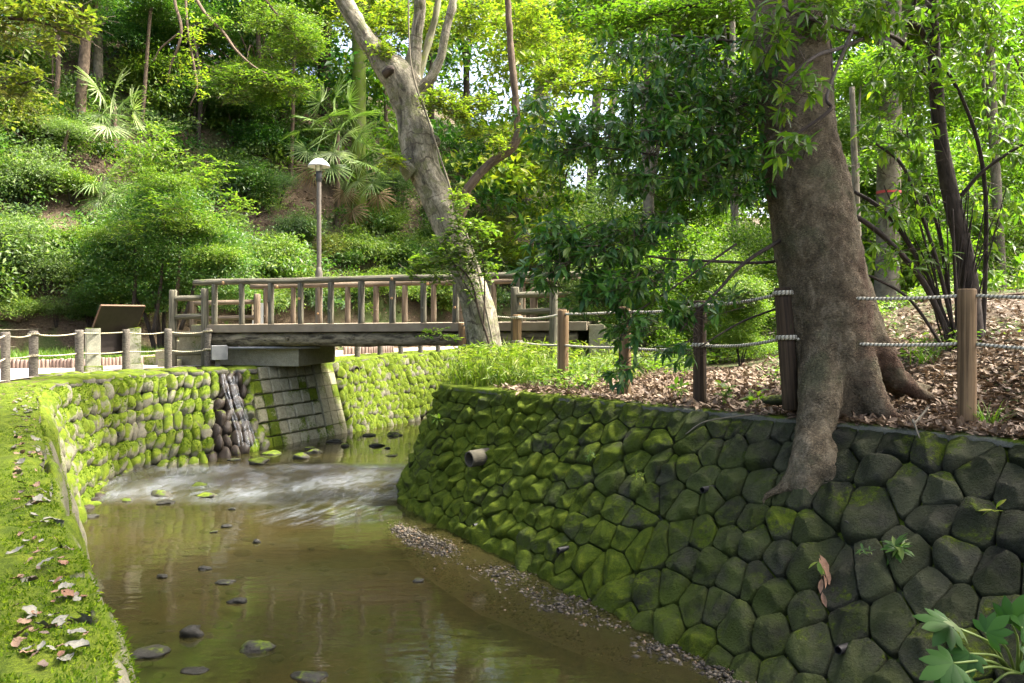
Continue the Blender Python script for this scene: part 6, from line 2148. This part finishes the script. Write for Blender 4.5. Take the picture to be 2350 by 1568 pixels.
bough('olive leaved bough hanging in at the top corner', [[(-60, 40, 9, 5), (60, 45, 9, 4), (130, 65, 9, 3), (200, 95, 9, 2)], [(-60, 215, 9.4, 4), (20, 200, 9.4, 3), (90, 180, 9.4, 2)]],
      [(60, 20, 9, 110, 40, 60), (150, 55, 9, 80, 45, 50), (20, 80, 9, 60, 40, 26), (30, 170, 9.4, 70, 35, 32), (50, 210, 9.4, 60, 28, 24), (10, 275, 9.6, 30, 14, 6), (110, 95, 9.2, 50, 22, 14)], 'olive', 0.12, 31, 6, 0.40)
bough('bare crooked branch with sparse yellow leaves beside the pale hanging branch', [[(397, -40, 15, 4), (402, 10, 15, 3.5), (416, 64, 15, 3.5), (408, 110, 15, 3), (392, 150, 15, 2), (385, 190, 15, 1.5)], [(412, 75, 15, 2.2), (370, 110, 15, 1.8), (352, 140, 15, 1.2)], [(425, -30, 15.2, 3), (430, 60, 15.2, 2.6), (445, 150, 15.2, 2.4), (452, 200, 15.2, 2), (435, 245, 15.2, 1.4)]],
      [(440, 70, 15, 30, 90, 40), (405, 170, 15, 40, 50, 22), (455, 190, 15, 26, 50, 22)], 'yellow', 0.075, 32, 6, 0.5, M_BARKB, 0.22)
bough('long pale hanging branch with bright small leaves, above the lamp', [[(430, -40, 14, 4), (470, 30, 14, 3.6), (512, 74, 14, 3.4), (544, 118, 14, 3), (590, 158, 14, 2.4), (650, 185, 14, 1.6)], [(580, -40, 14.5, 3), (640, 40, 14.5, 2.6), (690, 100, 14.5, 2), (730, 150, 14.5, 1.2)]],
      [(600, 30, 14.5, 55, 45, 80), (660, 60, 14.5, 50, 45, 95), (700, 110, 14.5, 42, 35, 75), (640, 125, 14.5, 40, 40, 50), (560, 175, 14, 60, 26, 80), (620, 185, 14, 60, 24, 80), (680, 200, 14, 40, 22, 45), (500, 50, 14, 40, 30, 22), (540, 215, 14, 50, 25, 60)], 'bright', 0.080, 33, 7, 0.48, M_BARKB, 0.24)
bough('light leafy twig crossing in front of the pale trunks at the top', [[(1500, 140, 12, 2.5), (1440, 160, 12, 2.2), (1370, 180, 12, 1.8), (1290, 200, 12, 1.4)]], [(1350, 175, 12, 70, 22, 40), (1430, 165, 12, 60, 25, 40), (1290, 200, 12, 40, 20, 24)], 'yellow', 0.085, 34, 7, 0.42, M_TWIG, 0.22)
bough('mid green leafy bough filling the top edge left of the big trunk', [[(1760, -60, 10.5, 6), (1640, 0, 10.5, 5), (1520, 30, 10.5, 3.5), (1420, 70, 10.5, 2)]], [(1400, 60, 10.5, 80, 50, 60), (1480, 40, 10.5, 80, 50, 70), (1570, 30, 10.5, 80, 60, 80), (1660, 20, 10.5, 80, 55, 70), (1440, 120, 10.6, 60, 35, 34)], 'back', 0.12, 35, 6, 0.36, M_BARKD, 0.3)

# sapling before the leaning tree
sp_b = Q(1130, 872, 13.0)
sp_b[2] = G(sp_b[0], 13.0)
t = thing('sapling', 'thin sapling with bright leaves in front of the leaning trunk', 'sapling', sp_b)
for k, ln in enumerate([[(1130, 880, 13, 3.2), (1122, 790, 13, 3), (1100, 720, 13, 2.6), (1082, 650, 13, 2.2), (1050, 612, 13, 1.6), (1000, 598, 13, 1.2)], [(1110, 760, 13, 2), (1112, 640, 13, 1.8), (1100, 560, 13, 1.3), (1085, 500, 13, .9)], [(1095, 700, 13, 1.6), (1060, 640, 13, 1.3), (1020, 570, 13, 1)]]):
    p, rr = qline(ln)
    part('stem', smooth_tube(p, rr, 30, 7, 0.06, k), M_TWIG, t)
r = rs(141)
g, tw = spray(r, [(1040, 560, 13, 50, 34, 46), (985, 600, 13, 60, 26, 46), (1070, 590, 13, 60, 40, 56), (1100, 530, 13, 55, 40, 46), (1050, 510, 13, 40, 30, 26), (1120, 610, 13, 40, 36, 26), (960, 620, 13, 36, 20, 20), (1010, 640, 13, 50, 20, 20), (1085, 660, 13, 30, 40, 16), (1010, 770, 13, 50, 20, 14), (1060, 470, 13, 30, 18, 12)], 0.105, 6, 0.46, twig=0.22)
part('leaves', g, LEAF['bright'], t)
part('twigs', tw, M_TWIG, t)['kind'] = 'stuff'

# little plants along the fence foot
GRP = 'small plants by the rope fence'
for k, (px, py, d, s, lab) in enumerate([(1660, 905, 9.3, .30, 'young broad leaved plant beside the dark fence post'), (1560, 880, 9.8, .26, 'small leafy plant between two fence posts'), (1345, 880, 11.3, .28, 'small leafy plant beside the post under the dark boughs'), (1735, 890, 9.0, .24, 'small plant in the litter just before the big trunk'), (2010, 790, 10.3, .3, 'small plant behind the rope right of the big trunk')]):
    c = Q(px, py, d)
    c[2] = G(c[0], c[1])
    t = thing('young_plant', lab, 'plant', c, GRP)
    r = rs(150 + k)
    a = r.rand(5) * 6.28
    tp = c + np.stack([np.cos(a) * .08, np.sin(a) * .08, r.uniform(.5, 1, 5) * s], 1)
    part('stem', sticks(np.repeat(c[None], 5, 0), tp, 0.005, 0.003), M_GRASS, t)['kind'] = 'stuff'
    part('leaves', whorls(r, tp, tp - c, 5, 0.13, 0.42, (.6, 1.3)), LEAF['bright'], t)
gt = [(2250, 935, 7.6, 'grass tuft at the foot of the timber post by the photo edge'), (1190, 850, 13.0, 'grass tuft at the foot of the fence post near the leaning tree'), (2110, 800, 10.0, 'thin grass tuft in the litter behind the rope')]
for k, (px, py, d, lab) in enumerate(gt):
    c = Q(px, py, d)
    c[2] = G(c[0], c[1])
    solo('grass_tuft', blades(rs(160 + k), c[None] + rs(k).randn(3, 3) * [.05, .05, 0], 0.32, 0.006, 14, .55, .6), M_GRASS, lab, 'grass', 'grass tufts on the leafy bank')

# ------------------------------------------------------------------ leaf litter
r = rs(171)
n0 = 52000
a = r.uniform(0.5, 12.6, n0)
o_ = np.abs(r.randn(n0)) * 2.9
p_, tu_, tv_, nn_ = W_RGT.frame(a, np.zeros(n0))
q = p_ - unit(np.stack([nn_[:, 0], nn_[:, 1], 0 * a], 1)) * (o_ - 0.02)[:, None]
k = (q[:, 1] > 3) & (q[:, 1] < 16)
q = q[k]
q[:, 2] = bank(q[:, 0], q[:, 1]) + 0.025 + r.rand(len(q)) * 0.03
thin = np.maximum(smooth01(14.0, 11.0, q[:, 1]), smooth01(4.5, 6.5, q[:, 0])) * (0.5 + 0.8 * smooth01(0.5, 3.5, q[:, 0]))
q = q[r.rand(len(q)) < thin]
nearq = q[:, 1] < 8.3
gs = []
for m_, fn in ((nearq, leaf8), (~nearq, leaf4)):
    qq = q[m_]
    gs.append(fn(qq, unit(r.randn(len(qq), 3) * np.array([1, 1, .25])), unit(np.array([0, 0, 1]) + r.randn(len(qq), 3) * .45), 0.085 * (0.6 + .9 * r.rand(len(qq))), 0.42, 0.35, -0.18))
V, F = cat(gs)
solo('leaf_litter', (V, F), M_LITTER, 'thick brown leaf litter on the bank behind the dark wall', kind='stuff')
# twigs in the litter
tg = rs(172)
for k, (px, py, an, L, lab) in enumerate([(2290, 610, .3, 1.6, 'long grey stick lying on the bank near the photo edge'), (2310, 690, -.5, 1.1, 'dark crooked stick lying behind the timber post'), (2290, 640, .9, .9, 'short pale stick leaning on the bank behind the slender stem')]):
    c = ray_ground(px, py, 8.0)
    dv = np.array([math.cos(an), math.sin(an) * .6, 0])
    pts_ = [c + dv * L * (s - .5) + tg.randn(3) * .05 for s in np.linspace(0, 1, 5)]
    pts_ = [np.array([q_[0], q_[1], G(q_[0], q_[1]) + .03 + .02 * i]) for i, q_ in enumerate(pts_)]
    solo('fallen_stick', smooth_tube(pts_, [.03, .028, .024, .02, .01], 16, 7, .12, k), M_BARKB, lab, 'stick', 'sticks on the leafy bank')
w0, _, _, wn = wall_hit(W_RGT, 1590, 1020, .16)
solo('dry_twig', smooth_tube([w0, wall_hit(W_RGT, 1630, 985, .18)[0], Q(1700, 955, 8.55), Q(1745, 950, 8.7)], [.006, .008, .009, .008], 20, 6, .1), M_BARKP, 'thin pale twig hanging over the wall top left of the big root', 'twig')
solo('dry_twig', smooth_tube([wall_hit(W_RGT, 2118, 1030, .14)[0], wall_hit(W_RGT, 2098, 1000, .2)[0], Q(2100, 970, 7.3), Q(2130, 935, 7.6)], [.006, .012, .012, .01], 20, 6, .1), M_BARKP, 'thin pale twig bent over the wall top right of the big root', 'twig')

# fallen leaves on the foreground moss: the ones big enough to pick out
FL_COL = [m_plain('grey_dead_leaf', (0.075, 0.075, 0.055), (0.15, 0.145, 0.11), 25, 0.7, .3), m_plain('russet_leaf', (0.070, 0.034, 0.016), (0.13, 0.066, 0.032), 25, 0.55, .3), m_plain('tan_leaf', (0.09, 0.055, 0.03), (0.17, 0.11, 0.065), 25, 0.7, .3), m_plain('dark_dead_leaf', (0.045, 0.032, 0.022), (0.09, 0.065, 0.045), 25, 0.6, .3)]
FLM = []
for k in range(12):
    r = rs(180 + k)
    m_ = 9
    t_ = np.linspace(0, 1, m_)
    wd_ = np.sin(np.pi * t_ ** 0.8) * r.uniform(.20, .34) + 0.01
    V = []
    for i in range(m_):
        z = 0.10 * math.sin(3 * t_[i] + k) + r.uniform(-.03, .03)
        V += [(t_[i] - .5, -wd_[i] * (1 + r.uniform(-.2, .2)), z + r.uniform(.02, .14)), (t_[i] - .5, 0, z), (t_[i] - .5, wd_[i] * (1 + r.uniform(-.2, .2)), z + r.uniform(.0, .12))]
    F = []
    for i in range(m_ - 1):
        F += [[i * 3, i * 3 + 1, i * 3 + 4, i * 3 + 3], [i * 3 + 1, i * 3 + 2, i * 3 + 5, i * 3 + 4]]
    FLM.append((np.array(V), F))
names = ['grey green', 'russet', 'tan', 'dark brown']
r = rs(190)
sml = []
for k in range(1100):
    u = r.rand()
    a = 8.75 + (W_NEAR.L - 9.0) * u ** 1.5
    p0 = W_NEAR.at(a, 0.0)
    i = min(int(np.interp(a, W_NEAR.q, np.arange(len(W_NEAR.q)))), len(W_NEAR.T) - 2)
    t_ = unit(W_NEAR.T[i + 1] - W_NEAR.T[i])
    o_ = abs(r.randn()) * .33 + .02 if r.rand() < .5 else r.uniform(.1, .85)
    h, nr = drop(p0[0] - t_[1] * o_, p0[1] + t_[0] * o_)
    if h is None or h[1] < 2.42 or h[0] < -0.635 * h[1]: continue
    c = r.choice(4, p=[.34, .14, .34, .18])
    L = r.uniform(.022, .060) * (1.25 if c == 0 else 1) * (1.5 if r.rand() < .12 else 1)
    nr = unit(nr + r.randn(3) * .15)
    ex = unit(np.cross(nr, r.randn(3)))
    V = FLM[k % 12][0] * L @ np.array([ex, np.cross(nr, ex), nr]) + h + nr * (.012 + .01 * r.rand())
    sml.append((V, FLM[k % 12][1], c, h))
sml.sort(key=lambda s: s[3][1])
big, rest = sml[:70], sml[70:]
for V, F, c, h in big:
    solo('fallen_leaf', (V, F), FL_COL[c], f'{names[c]} fallen leaf lying on the mossy cap stones in the lower corner', 'leaf', f'{names[c]} fallen leaves on the foreground moss')
for c in range(4):
    g = [s for s in rest if s[2] == c]
    if g:
        V, F, U = join(*[(s[0], s[1]) for s in g])
        solo('leaf_scatter', (V, F), FL_COL[c], f'{names[c]} leaves scattered along the mossy wall top', kind='stuff')

# ------------------------------------------------------------------ stones in the stream
M_ROCK = m_moss_stone('wet_rock', (0.008, 0.008, 0.006), (0.036, 0.035, 0.028), -0.10, 0.15, 6.0, wet=True)
M_ROCKM = m_moss_stone('mossy_wet_rock', (0.02, 0.019, 0.014), (0.065, 0.062, 0.045), 0.0, 0.35, 6.0, wet=True)
GR = 'stones standing in the stream'
RK = [(440, 1458, 56, .55, 0, 'dark rounded stone alone in the water near the mossy corner'), (345, 1500, 84, .22, 0, 'long flat wet stone beside the mossy foreground wall'), (586, 1490, 88, .30, 0, 'angular wet stone with a hollow, in the near water'), (706, 1554, 88, .20, 0, 'flat wet stone at the bottom edge of the photo'),
      (448, 1540, 62, .12, 0, 'barely emerging flat stone between two flat stones in the near water'), (588, 1246, 20, .8, 0, 'small pointed pale stone in mid stream'), (470, 1307, 32, .4, 0, 'small wet stone in mid stream, upstream of the dark rounded one'), (372, 1325, 28, .35, 0, 'small wet stone in mid stream near the mossy wall'),
      (545, 1381, 42, .30, 0, 'narrow wet stone in mid stream above the angular one'), (516, 1337, 46, .20, 0, 'thin sliver of stone in mid stream'), (518, 1210, 26, .45, 0, 'small grey stone below the mossy pair'), (491, 1222, 18, .4, 0, 'tiny grey stone just below a small grey one'), (533, 1170, 20, .5, 0, 'small stone just downstream of the mossy pair'),
      (207, 1187, 36, .3, 0, 'pale flat stone at the foot of the mossy corner'), (455, 1125, 46, .55, 1, 'mossy domed stone at the foot of the riffle'), (477, 1141, 48, .3, 1, 'flat mossy stone leaning on the domed one below the riffle'), (352, 1121, 52, .35, 1, 'flat mossy stone by the cobble wall foot'), (366, 1140, 50, .42, 1, 'green topped stone just below the flat mossy one by the wall'),
      (382, 1155, 42, .25, 0, 'pale wet stone below the green topped one'), (285, 1150, 40, .3, 1, 'half sunk stone at the bend foot'), (962, 1334, 26, .4, 0, 'dark stone off the gravel bar'), (692, 1052, 38, .5, 1, 'round mossy stone above the riffle'), (722, 1040, 34, .45, 1, 'second mossy stone above the riffle'), (712, 1031, 26, .4, 1, 'small mossy stone behind the pair above the riffle'), (592, 1062, 50, .35, 1, 'ragged mossy stone at the lip of the riffle'), (540, 1056, 36, .2, 0, 'flat stone under the trickle'), (625, 1042, 44, .3, 1, 'flat stone at the foot of the concrete facing'),
      (770, 1014, 38, .25, 0, 'long flat stone in the upper pool'), (792, 1024, 20, .5, 1, 'small green stone in the upper pool'), (862, 1023, 42, .22, 0, 'low dark stone in the upper pool'), (905, 999, 42, .3, 1, 'mossy flat stone in the upper pool near the wall tip'), (848, 1000, 30, .25, 0, 'flat pale stone far up the pool'), (900, 1046, 30, .2, 0, 'low stone in the upper pool close to the wall tip'), (890, 1029, 16, .4, 0, 'tiny dark stone in the upper pool')]
r = rs(201)
for k, (px, py, w, hr, mossy, lab) in enumerate(RK):
    zw = ZU if py < 1064 else ZL
    p0 = P(px, py, zw)
    R = w / 2 * p0[1] / FPX
    v = COBV[k % 14][0].copy()
    v = v * (1 + .95 * (fbm(v * 1.4 + k * 5, 4) - .5) + .25 * (fbm(v * 5 + k, 3) - .5))[:, None]
    an = r.uniform(-.4, .4)
    v = v * np.array([R, R * r.uniform(.6, .85), R * hr * 1.1])
    v = v @ np.array([[math.cos(an), math.sin(an), 0], [-math.sin(an), math.cos(an), 0], [0, 0, 1]])
    solo('stone', (v + p0 + [0, 0, R * hr * .15], COBV[k % 14][1]), M_ROCKM if mossy else M_ROCK, lab, 'stone', GR)
gs = []
for k in range(90):                                    # pebbles of the bed, half seen through the water
    px, py = r.uniform(230, 1250), r.uniform(1180, 1568)
    p0 = P(px, py, ZL - .06)
    R = r.uniform(.04, .12)
    v = COBV[k % 14][0] * np.array([R, R * .8, R * .45]) * 1.0
    gs.append((v + p0 - [0, 0, .05 + .05 * r.rand()], COBV[k % 14][1]))
solo('bed_pebbles', cat(gs), M_ROCK, 'submerged stones on the stream bed', kind='stuff')

# gravel bar below the dark wall
r = rs(211)
n0 = 14000
a = r.uniform(0, 1, n0)
A_ = np.array([P(905, 1196, ZL), P(985, 1228, ZL), P(1150, 1282, ZL), P(1320, 1358, ZL), P(1540, 1455, ZL), P(1740, 1550, ZL)])
B_ = np.array([P(890, 1214, ZL), P(975, 1295, ZL), P(1120, 1392, ZL), P(1300, 1462, ZL), P(1490, 1530, ZL), P(1690, 1610, ZL)])
ca = polyinterp(A_, a)
cb_ = polyinterp(B_, a)
t_ = r.uniform(-.35, 1.1, n0)[:, None]
c = ca + (cb_ - ca) * t_ + np.concatenate([r.randn(n0, 2) * .05, np.zeros((n0, 1))], 1)
bump_ = np.exp(-((t_[:, 0] - .45) / .55) ** 2)
c[:, 2] = ZL - .050 + .052 * bump_ + .075 * (fbm(c * np.array([2.2, 2.2, 0]), 4) - .5)
sz = 0.005 + 0.030 * r.rand(n0) ** 4
ov = np.array([[1, 0, 0], [-1, 0, 0], [0, 1, 0], [0, -1, 0], [0, 0, 1], [0, 0, -1.0]])
of = np.array([[0, 2, 4], [2, 1, 4], [1, 3, 4], [3, 0, 4], [2, 0, 5], [1, 2, 5], [3, 1, 5], [0, 3, 5]])
rot = unit(r.randn(n0, 3))
V = (ov[None] * (sz[:, None] * np.array([1, .8, .55]) * (0.7 + .6 * r.rand(n0, 3)))[:, None]) * (1 + .25 * r.randn(n0, len(ov), 1)) + c[:, None]
F = (np.arange(n0)[:, None, None] * len(ov) + of[None]).reshape(-1, 3)
n = N('gravel')
M_GRAVEL = n.done(n.ramp(n.geo('Random Per Island'), (0.0, (0.012, 0.010, 0.007)), (0.55, (0.045, 0.038, 0.026)), (0.9, (0.10, 0.084, 0.058)), (1.0, (0.12, 0.075, 0.04))), 0.45, 0.2)
solo('gravel', (V.reshape(-1, 3), F), M_GRAVEL, 'wet gravel bar along the foot of the dark wall', kind='stuff', smooth=False)
nb = 60
ga = polyinterp(A_, np.linspace(0, 1, nb))
gb = polyinterp(B_, np.linspace(0, 1, nb))
V, F = [], []
for i in range(nb):
    for k in range(8):
        t0 = -.45 + 1.6 * k / 7
        q = ga[i] + (gb[i] - ga[i]) * t0
        q[2] = ZL - .05 + .045 * math.exp(-((t0 - .45) / .55) ** 2) + .012 * math.sin(9 * q[0] + 7 * q[1])
        V.append(q)
F = [[i * 8 + k, i * 8 + k + 1, (i + 1) * 8 + k + 1, (i + 1) * 8 + k] for i in range(nb - 1) for k in range(7)]
tag(link('sand_bar', make_mesh('sand_bar', np.array(V), F, m_plain('wet_sand', (0.035, 0.028, 0.02), (0.075, 0.06, 0.045), 12, 0.4, .5, .01, 70))), 'wet sand under the gravel bar', kind='structure')

# ------------------------------------------------------------------ trickle down the cobble wall
n = N('falling_water')
sv = n.noise(7, 5, 0.7, n.vmul(n.uv(), (2.2, 0.9, 1)), 1.2)
df = n.new('ShaderNodeBsdfDiffuse')
df.inputs['Color'].default_value = (0.75, 0.78, 0.80, 1)
tr = n.new('ShaderNodeBsdfTransparent')
mx = n.new('ShaderNodeMixShader')
n.put(mx.inputs['Fac'], n.math('MULTIPLY', n.step(sv, 0.46, 0.78), 0.56))
n.t.links.new(tr.outputs[0], mx.inputs[1])
n.t.links.new(df.outputs[0], mx.inputs[2])
n.t.links.new(mx.outputs[0], n.out.inputs['Surface'])
M_FALL = n.m
r = rs(221)
t = thing('trickle', 'thin white trickle of water running down the dark wet cobbles', 'water', wall_hit(W_COB, 545, 1020)[0])
for k, (xs, w) in enumerate([((508, 515, 522, 530, 540, 545), 2.6), ((520, 528, 534, 545, 552, 556), 4.0), ((505, 508, 518, 524, 533, 536), 2.0), ((530, 532, 541, 551, 560, 566), 2.4), ((536, 538, 548, 556, 568, 576), 1.6)]):
    pts_ = []
    for x, y in zip(xs, (872, 905, 940, 972, 1004, 1034)):
        q, tu, tv, nn = wall_hit(W_COB, x, y, .19)
        pts_.append(q)
    c = spline(pts_, 40)
    c[:, 1] -= 0.02
    wd = w * 15.3 / FPX * (0.7 + .6 * fbm(np.stack([np.arange(40) * .3, np.zeros(40) + k, np.zeros(40)], -1), 2))
    V = np.concatenate([c - np.array([1, .35, 0]) * wd[:, None], c + np.array([0, -.02, 0]), c + np.array([1, .35, 0]) * wd[:, None]])
    U = np.concatenate([np.stack([np.full(40, u) + k, np.linspace(0, 2, 40)], 1) for u in (0, .5, 1)])
    F = [[j * 40 + i, j * 40 + i + 1, (j + 1) * 40 + i + 1, (j + 1) * 40 + i] for j in range(2) for i in range(39)]
    part('strand', (V, F, U), M_FALL, t)

# ------------------------------------------------------------------ pipes in the walls
M_CLAY = m_plain('old_clay_pipe', (0.030, 0.028, 0.018), (0.070, 0.062, 0.040), 9, 0.9, .5, .01)
M_BLACK = m_plain('black_plastic', (0.008, 0.008, 0.008), (0.018, 0.018, 0.018), 9, 0.45, .1)


def pipe(wall, px, py, R, L, mat, label, name, thick=0.2, tilt=-0.15):
    q, tu, tv, nn = wall_hit(wall, px, py, 0.02)
    ax_ = unit(np.array([nn[0], nn[1], nn[2] * 0.25 + tilt]))
    sx_ = unit(np.cross(ax_, [0, 0, 1.0]))
    sy_ = np.cross(sx_, ax_)
    prof = [(-.15, R), (L - .02, R), (L, R * .96), (L, R * (1 - thick)), (L - .14, R * (1 - thick)), (L - .15, .001)]
    V, F, ns_ = [], [], 24
    for o_, rr in prof:
        for k in range(ns_):
            an = 2 * math.pi * k / ns_
            V.append(q + ax_ * o_ + (sx_ * math.cos(an) + sy_ * math.sin(an)) * rr)
    for i in range(len(prof) - 1):
        for k in range(ns_): F.append([i * ns_ + k, i * ns_ + (k + 1) % ns_, (i + 1) * ns_ + (k + 1) % ns_, (i + 1) * ns_ + k])
    return solo(name, (np.array(V), F), mat, label, 'pipe', origin=q, smooth=False)


pipe(W_RGT, 1112, 1050, 0.115, 0.24, M_CLAY, 'round clay drain pipe sticking out of the mossy wall', 'drain_pipe')
for px, py, lab in ((1633, 1128, 'small black weep pipe in the wall left of the big root'), (1962, 1208, 'small black weep pipe in the wall below the big root'), (1103, 1208, 'small black weep pipe low in the mossy wall below the clay pipe'), (1296, 1262, 'small black weep pipe in the lower middle of the mossy wall'), (1932, 1487, 'small black weep pipe near the bottom of the dark wall')):
    pipe(W_RGT, px, py, 0.034, 0.10, M_BLACK, lab, 'weep_pipe')
pipe(W_FAR, 803, 852, 0.14, 0.18, M_CLAY, 'clay drain pipe at the top of the far cobble wall', 'drain_pipe')
pipe(W_COB, 258, 996, 0.04, 0.14, M_BLACK, 'small weep pipe between the mossy cobbles', 'weep_pipe')

# ------------------------------------------------------------------ plants on the wall
M_FATSIA = m_leaf('fatsia_leaf', (0.018, 0.055, 0.008), (0.032, 0.085, 0.012), (0.05, 0.11, 0.02), trans=0.25, rough=0.42, spec=0.14)
M_FATSIAP = m_leaf('fatsia_underside', (0.06, 0.10, 0.025), (0.09, 0.13, 0.035), trans=0.25, rough=0.5)
M_STALKG = m_plain('green_stalk', (0.09, 0.14, 0.025), (0.14, 0.19, 0.04), 9, .5, .1)


def palmate(hub, axis, nrm, R, lobes, seed, spread=3.6):
    r = rs(seed)
    ex = unit(axis)
    nr = unit(nrm - ex * (nrm @ ex))
    ey = np.cross(nr, ex)
    Vs, Fs, n = [], [], 0
    for k in range(lobes):
        a = (k / (lobes - 1) - .5) * spread
        L = R * (1.0 - .32 * abs(a) / (spread / 2)) * r.uniform(.9, 1.08)
        d = ex * math.cos(a) + ey * math.sin(a)
        s = -ex * math.sin(a) + ey * math.cos(a)
        w = L * .36
        dr = r.uniform(.12, .34)
        for t, ww in ((0, .12), (.22, .45), (.42, .85), (.62, 1.0), (.82, .62), (1.0, .02)):
            c = hub + d * L * t - nr * dr * L * t * t
            Vs += [c - s * w * ww * .55 - nr * .04 * L * ww, c, c + s * w * ww * .55 - nr * .04 * L * ww]
        for i in range(5):
            b = n + i * 3
            Fs += [[b, b + 1, b + 4, b + 3], [b + 1, b + 2, b + 5, b + 4]]
        n += 18
    return np.array(Vs), Fs


DF = 4.75
fb = Q(2330, 1545, DF + .15)
t = thing('fatsia_plant', 'glossy hand leaved plant growing from the wall foot at the photo corner', 'plant', fb)
fl = [((2232, 1463), (-1, .1), .36, 0), ((2205, 1445), (-.8, .75), .22, 1), ((2188, 1522), (-1, -.2), .34, 0), ((2152, 1512), (-.3, .4), .16, 1), ((2225, 1500), (-.5, -.5), .24, 0), ((2262, 1452), (.4, .55), .26, 0), ((2322, 1432), (.2, .9), .28, 0), ((2345, 1440), (1, .2), .26, 0), ((2200, 1548), (-.6, -.7), .26, 0), ((2268, 1580), (-.2, -1), .24, 0), ((2355, 1510), (.7, -.3), .26, 0)]
fl[0] = ((2178, 1433), (-1, .05), .33, 0)
for k, ((px, py), (dx, dz), R, up) in enumerate(fl):
    hub = Q(px, py, DF - .1 * (k % 3))
    ax_ = np.array([dx, -.25, dz])
    nr = np.array([-.1 * dx, -.55, .8]) if not up else np.array([.2, -.3, .9])
    part('leaf', palmate(hub, ax_, nr, R * .62, 7 if R > .2 else 4, 230 + k, 3.4 if R > .2 else 1.4), M_FATSIAP if up else M_FATSIA, t)
    part('stalk', smooth_tube([fb + [0.01 * k - .05, 0, 0], fb * .5 + hub * .5 + [0, -.04, .06], hub], [.010, .008, .006], 14, 7, 0), M_STALKG, t)
solo_d = m_plain('withered_leaf', (0.16, 0.085, 0.045), (0.26, 0.155, 0.09), 25, .8, .4)
r = rs(240)
q0 = [wall_hit(W_RGT, x, y, .13)[0] for x, y in ((1893, 1295), (1897, 1325), (1888, 1350), (1892, 1385))]
t = thing('withered_sprig', 'withered brown leaves dangling on the dark wall below the big root', 'plant', q0[-1])
for k in range(7):
    p0 = q0[min(k // 2, 3)] + r.randn(3) * .02
    V, F = leaf8(p0[None], np.array([[r.uniform(-.4, .4), -.3, -1]]), np.array([[r.uniform(-1, 1), -1, 0]]), r.uniform(.10, .17), .38, .4, -.2)
    part('leaf', (V, F), solo_d, t)
V, F = whorls(r, np.array([q0[1] + [-.05, 0, .0]]), np.array([[-.2, -.5, -1]]), 4, .12, .35)
part('green_leaf', (V, F), LEAF['bright'], t)
for k, (px, py, kind, L, nn, lab) in enumerate([(2067, 1278, 'mid', .14, 7, 'small fern sprig growing from a joint in the dark wall'), (2287, 1183, 'yellow', .13, 2, 'single lime green leaf on the dark wall near the photo edge'), (1020, 968, 'bright', .12, 8, 'small leafy sprig on the mossy wall near its tip'), (1362, 1052, 'bright', .08, 6, 'tiny sprig in a joint of the mossy wall'), (2002, 1290, 'mid', .06, 5, 'tiny plant in the dark wall beside the fern sprig'), (1480, 1100, 'yellow', .07, 4, 'tiny pale sprig on the middle of the wall')]):
    q, tu, tv, nn_ = wall_hit(W_RGT, px, py, .12)
    r = rs(250 + k)
    V, F = whorls(r, q[None] + r.randn(3, 3) * .02, np.tile(nn_ + [0, 0, .1], (3, 1)), nn, L, .34, (.7, 1.5))
    solo('wall_sprig', (V, F), LEAF[kind], lab, 'plant', 'sprigs growing on the wall')

# fallen trunk at the photo edge
q = ray_ground(-40, 740, 16)
q2 = ray_ground(48, 745, 16)
solo('fallen_log', smooth_tube([q + [-.6, .1, .25], q + [0, 0, .22], (q + q2) / 2 + [0, 0, .16], q2 + [0, 0, .05]], [.2, .19, .17, .13], 24, 12, .12), M_BARKB, 'fallen brown log at the photo edge behind the rope fence', 'log')
# flat stone by the tilted post
q = P(1790, 925, 0.12)
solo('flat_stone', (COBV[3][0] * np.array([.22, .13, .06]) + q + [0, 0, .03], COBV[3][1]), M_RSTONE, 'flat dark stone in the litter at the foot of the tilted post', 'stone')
for k, (px, py, w, lab) in enumerate([(102, 862, .16, 'low flat stone at the path edge beside the second fence post'), (135, 860, .18, 'flat stone at the path edge between two fence posts'), (168, 858, .16, 'flat stone at the path edge before the stone post')]):
    q = P(px, py, .02)
    solo('path_stone', (COBV[5 + k][0] * np.array([w, .12, .045]) + q, COBV[5 + k][1]), M_COBBLE_BARE, lab, 'stone', 'flat stones along the path edge')
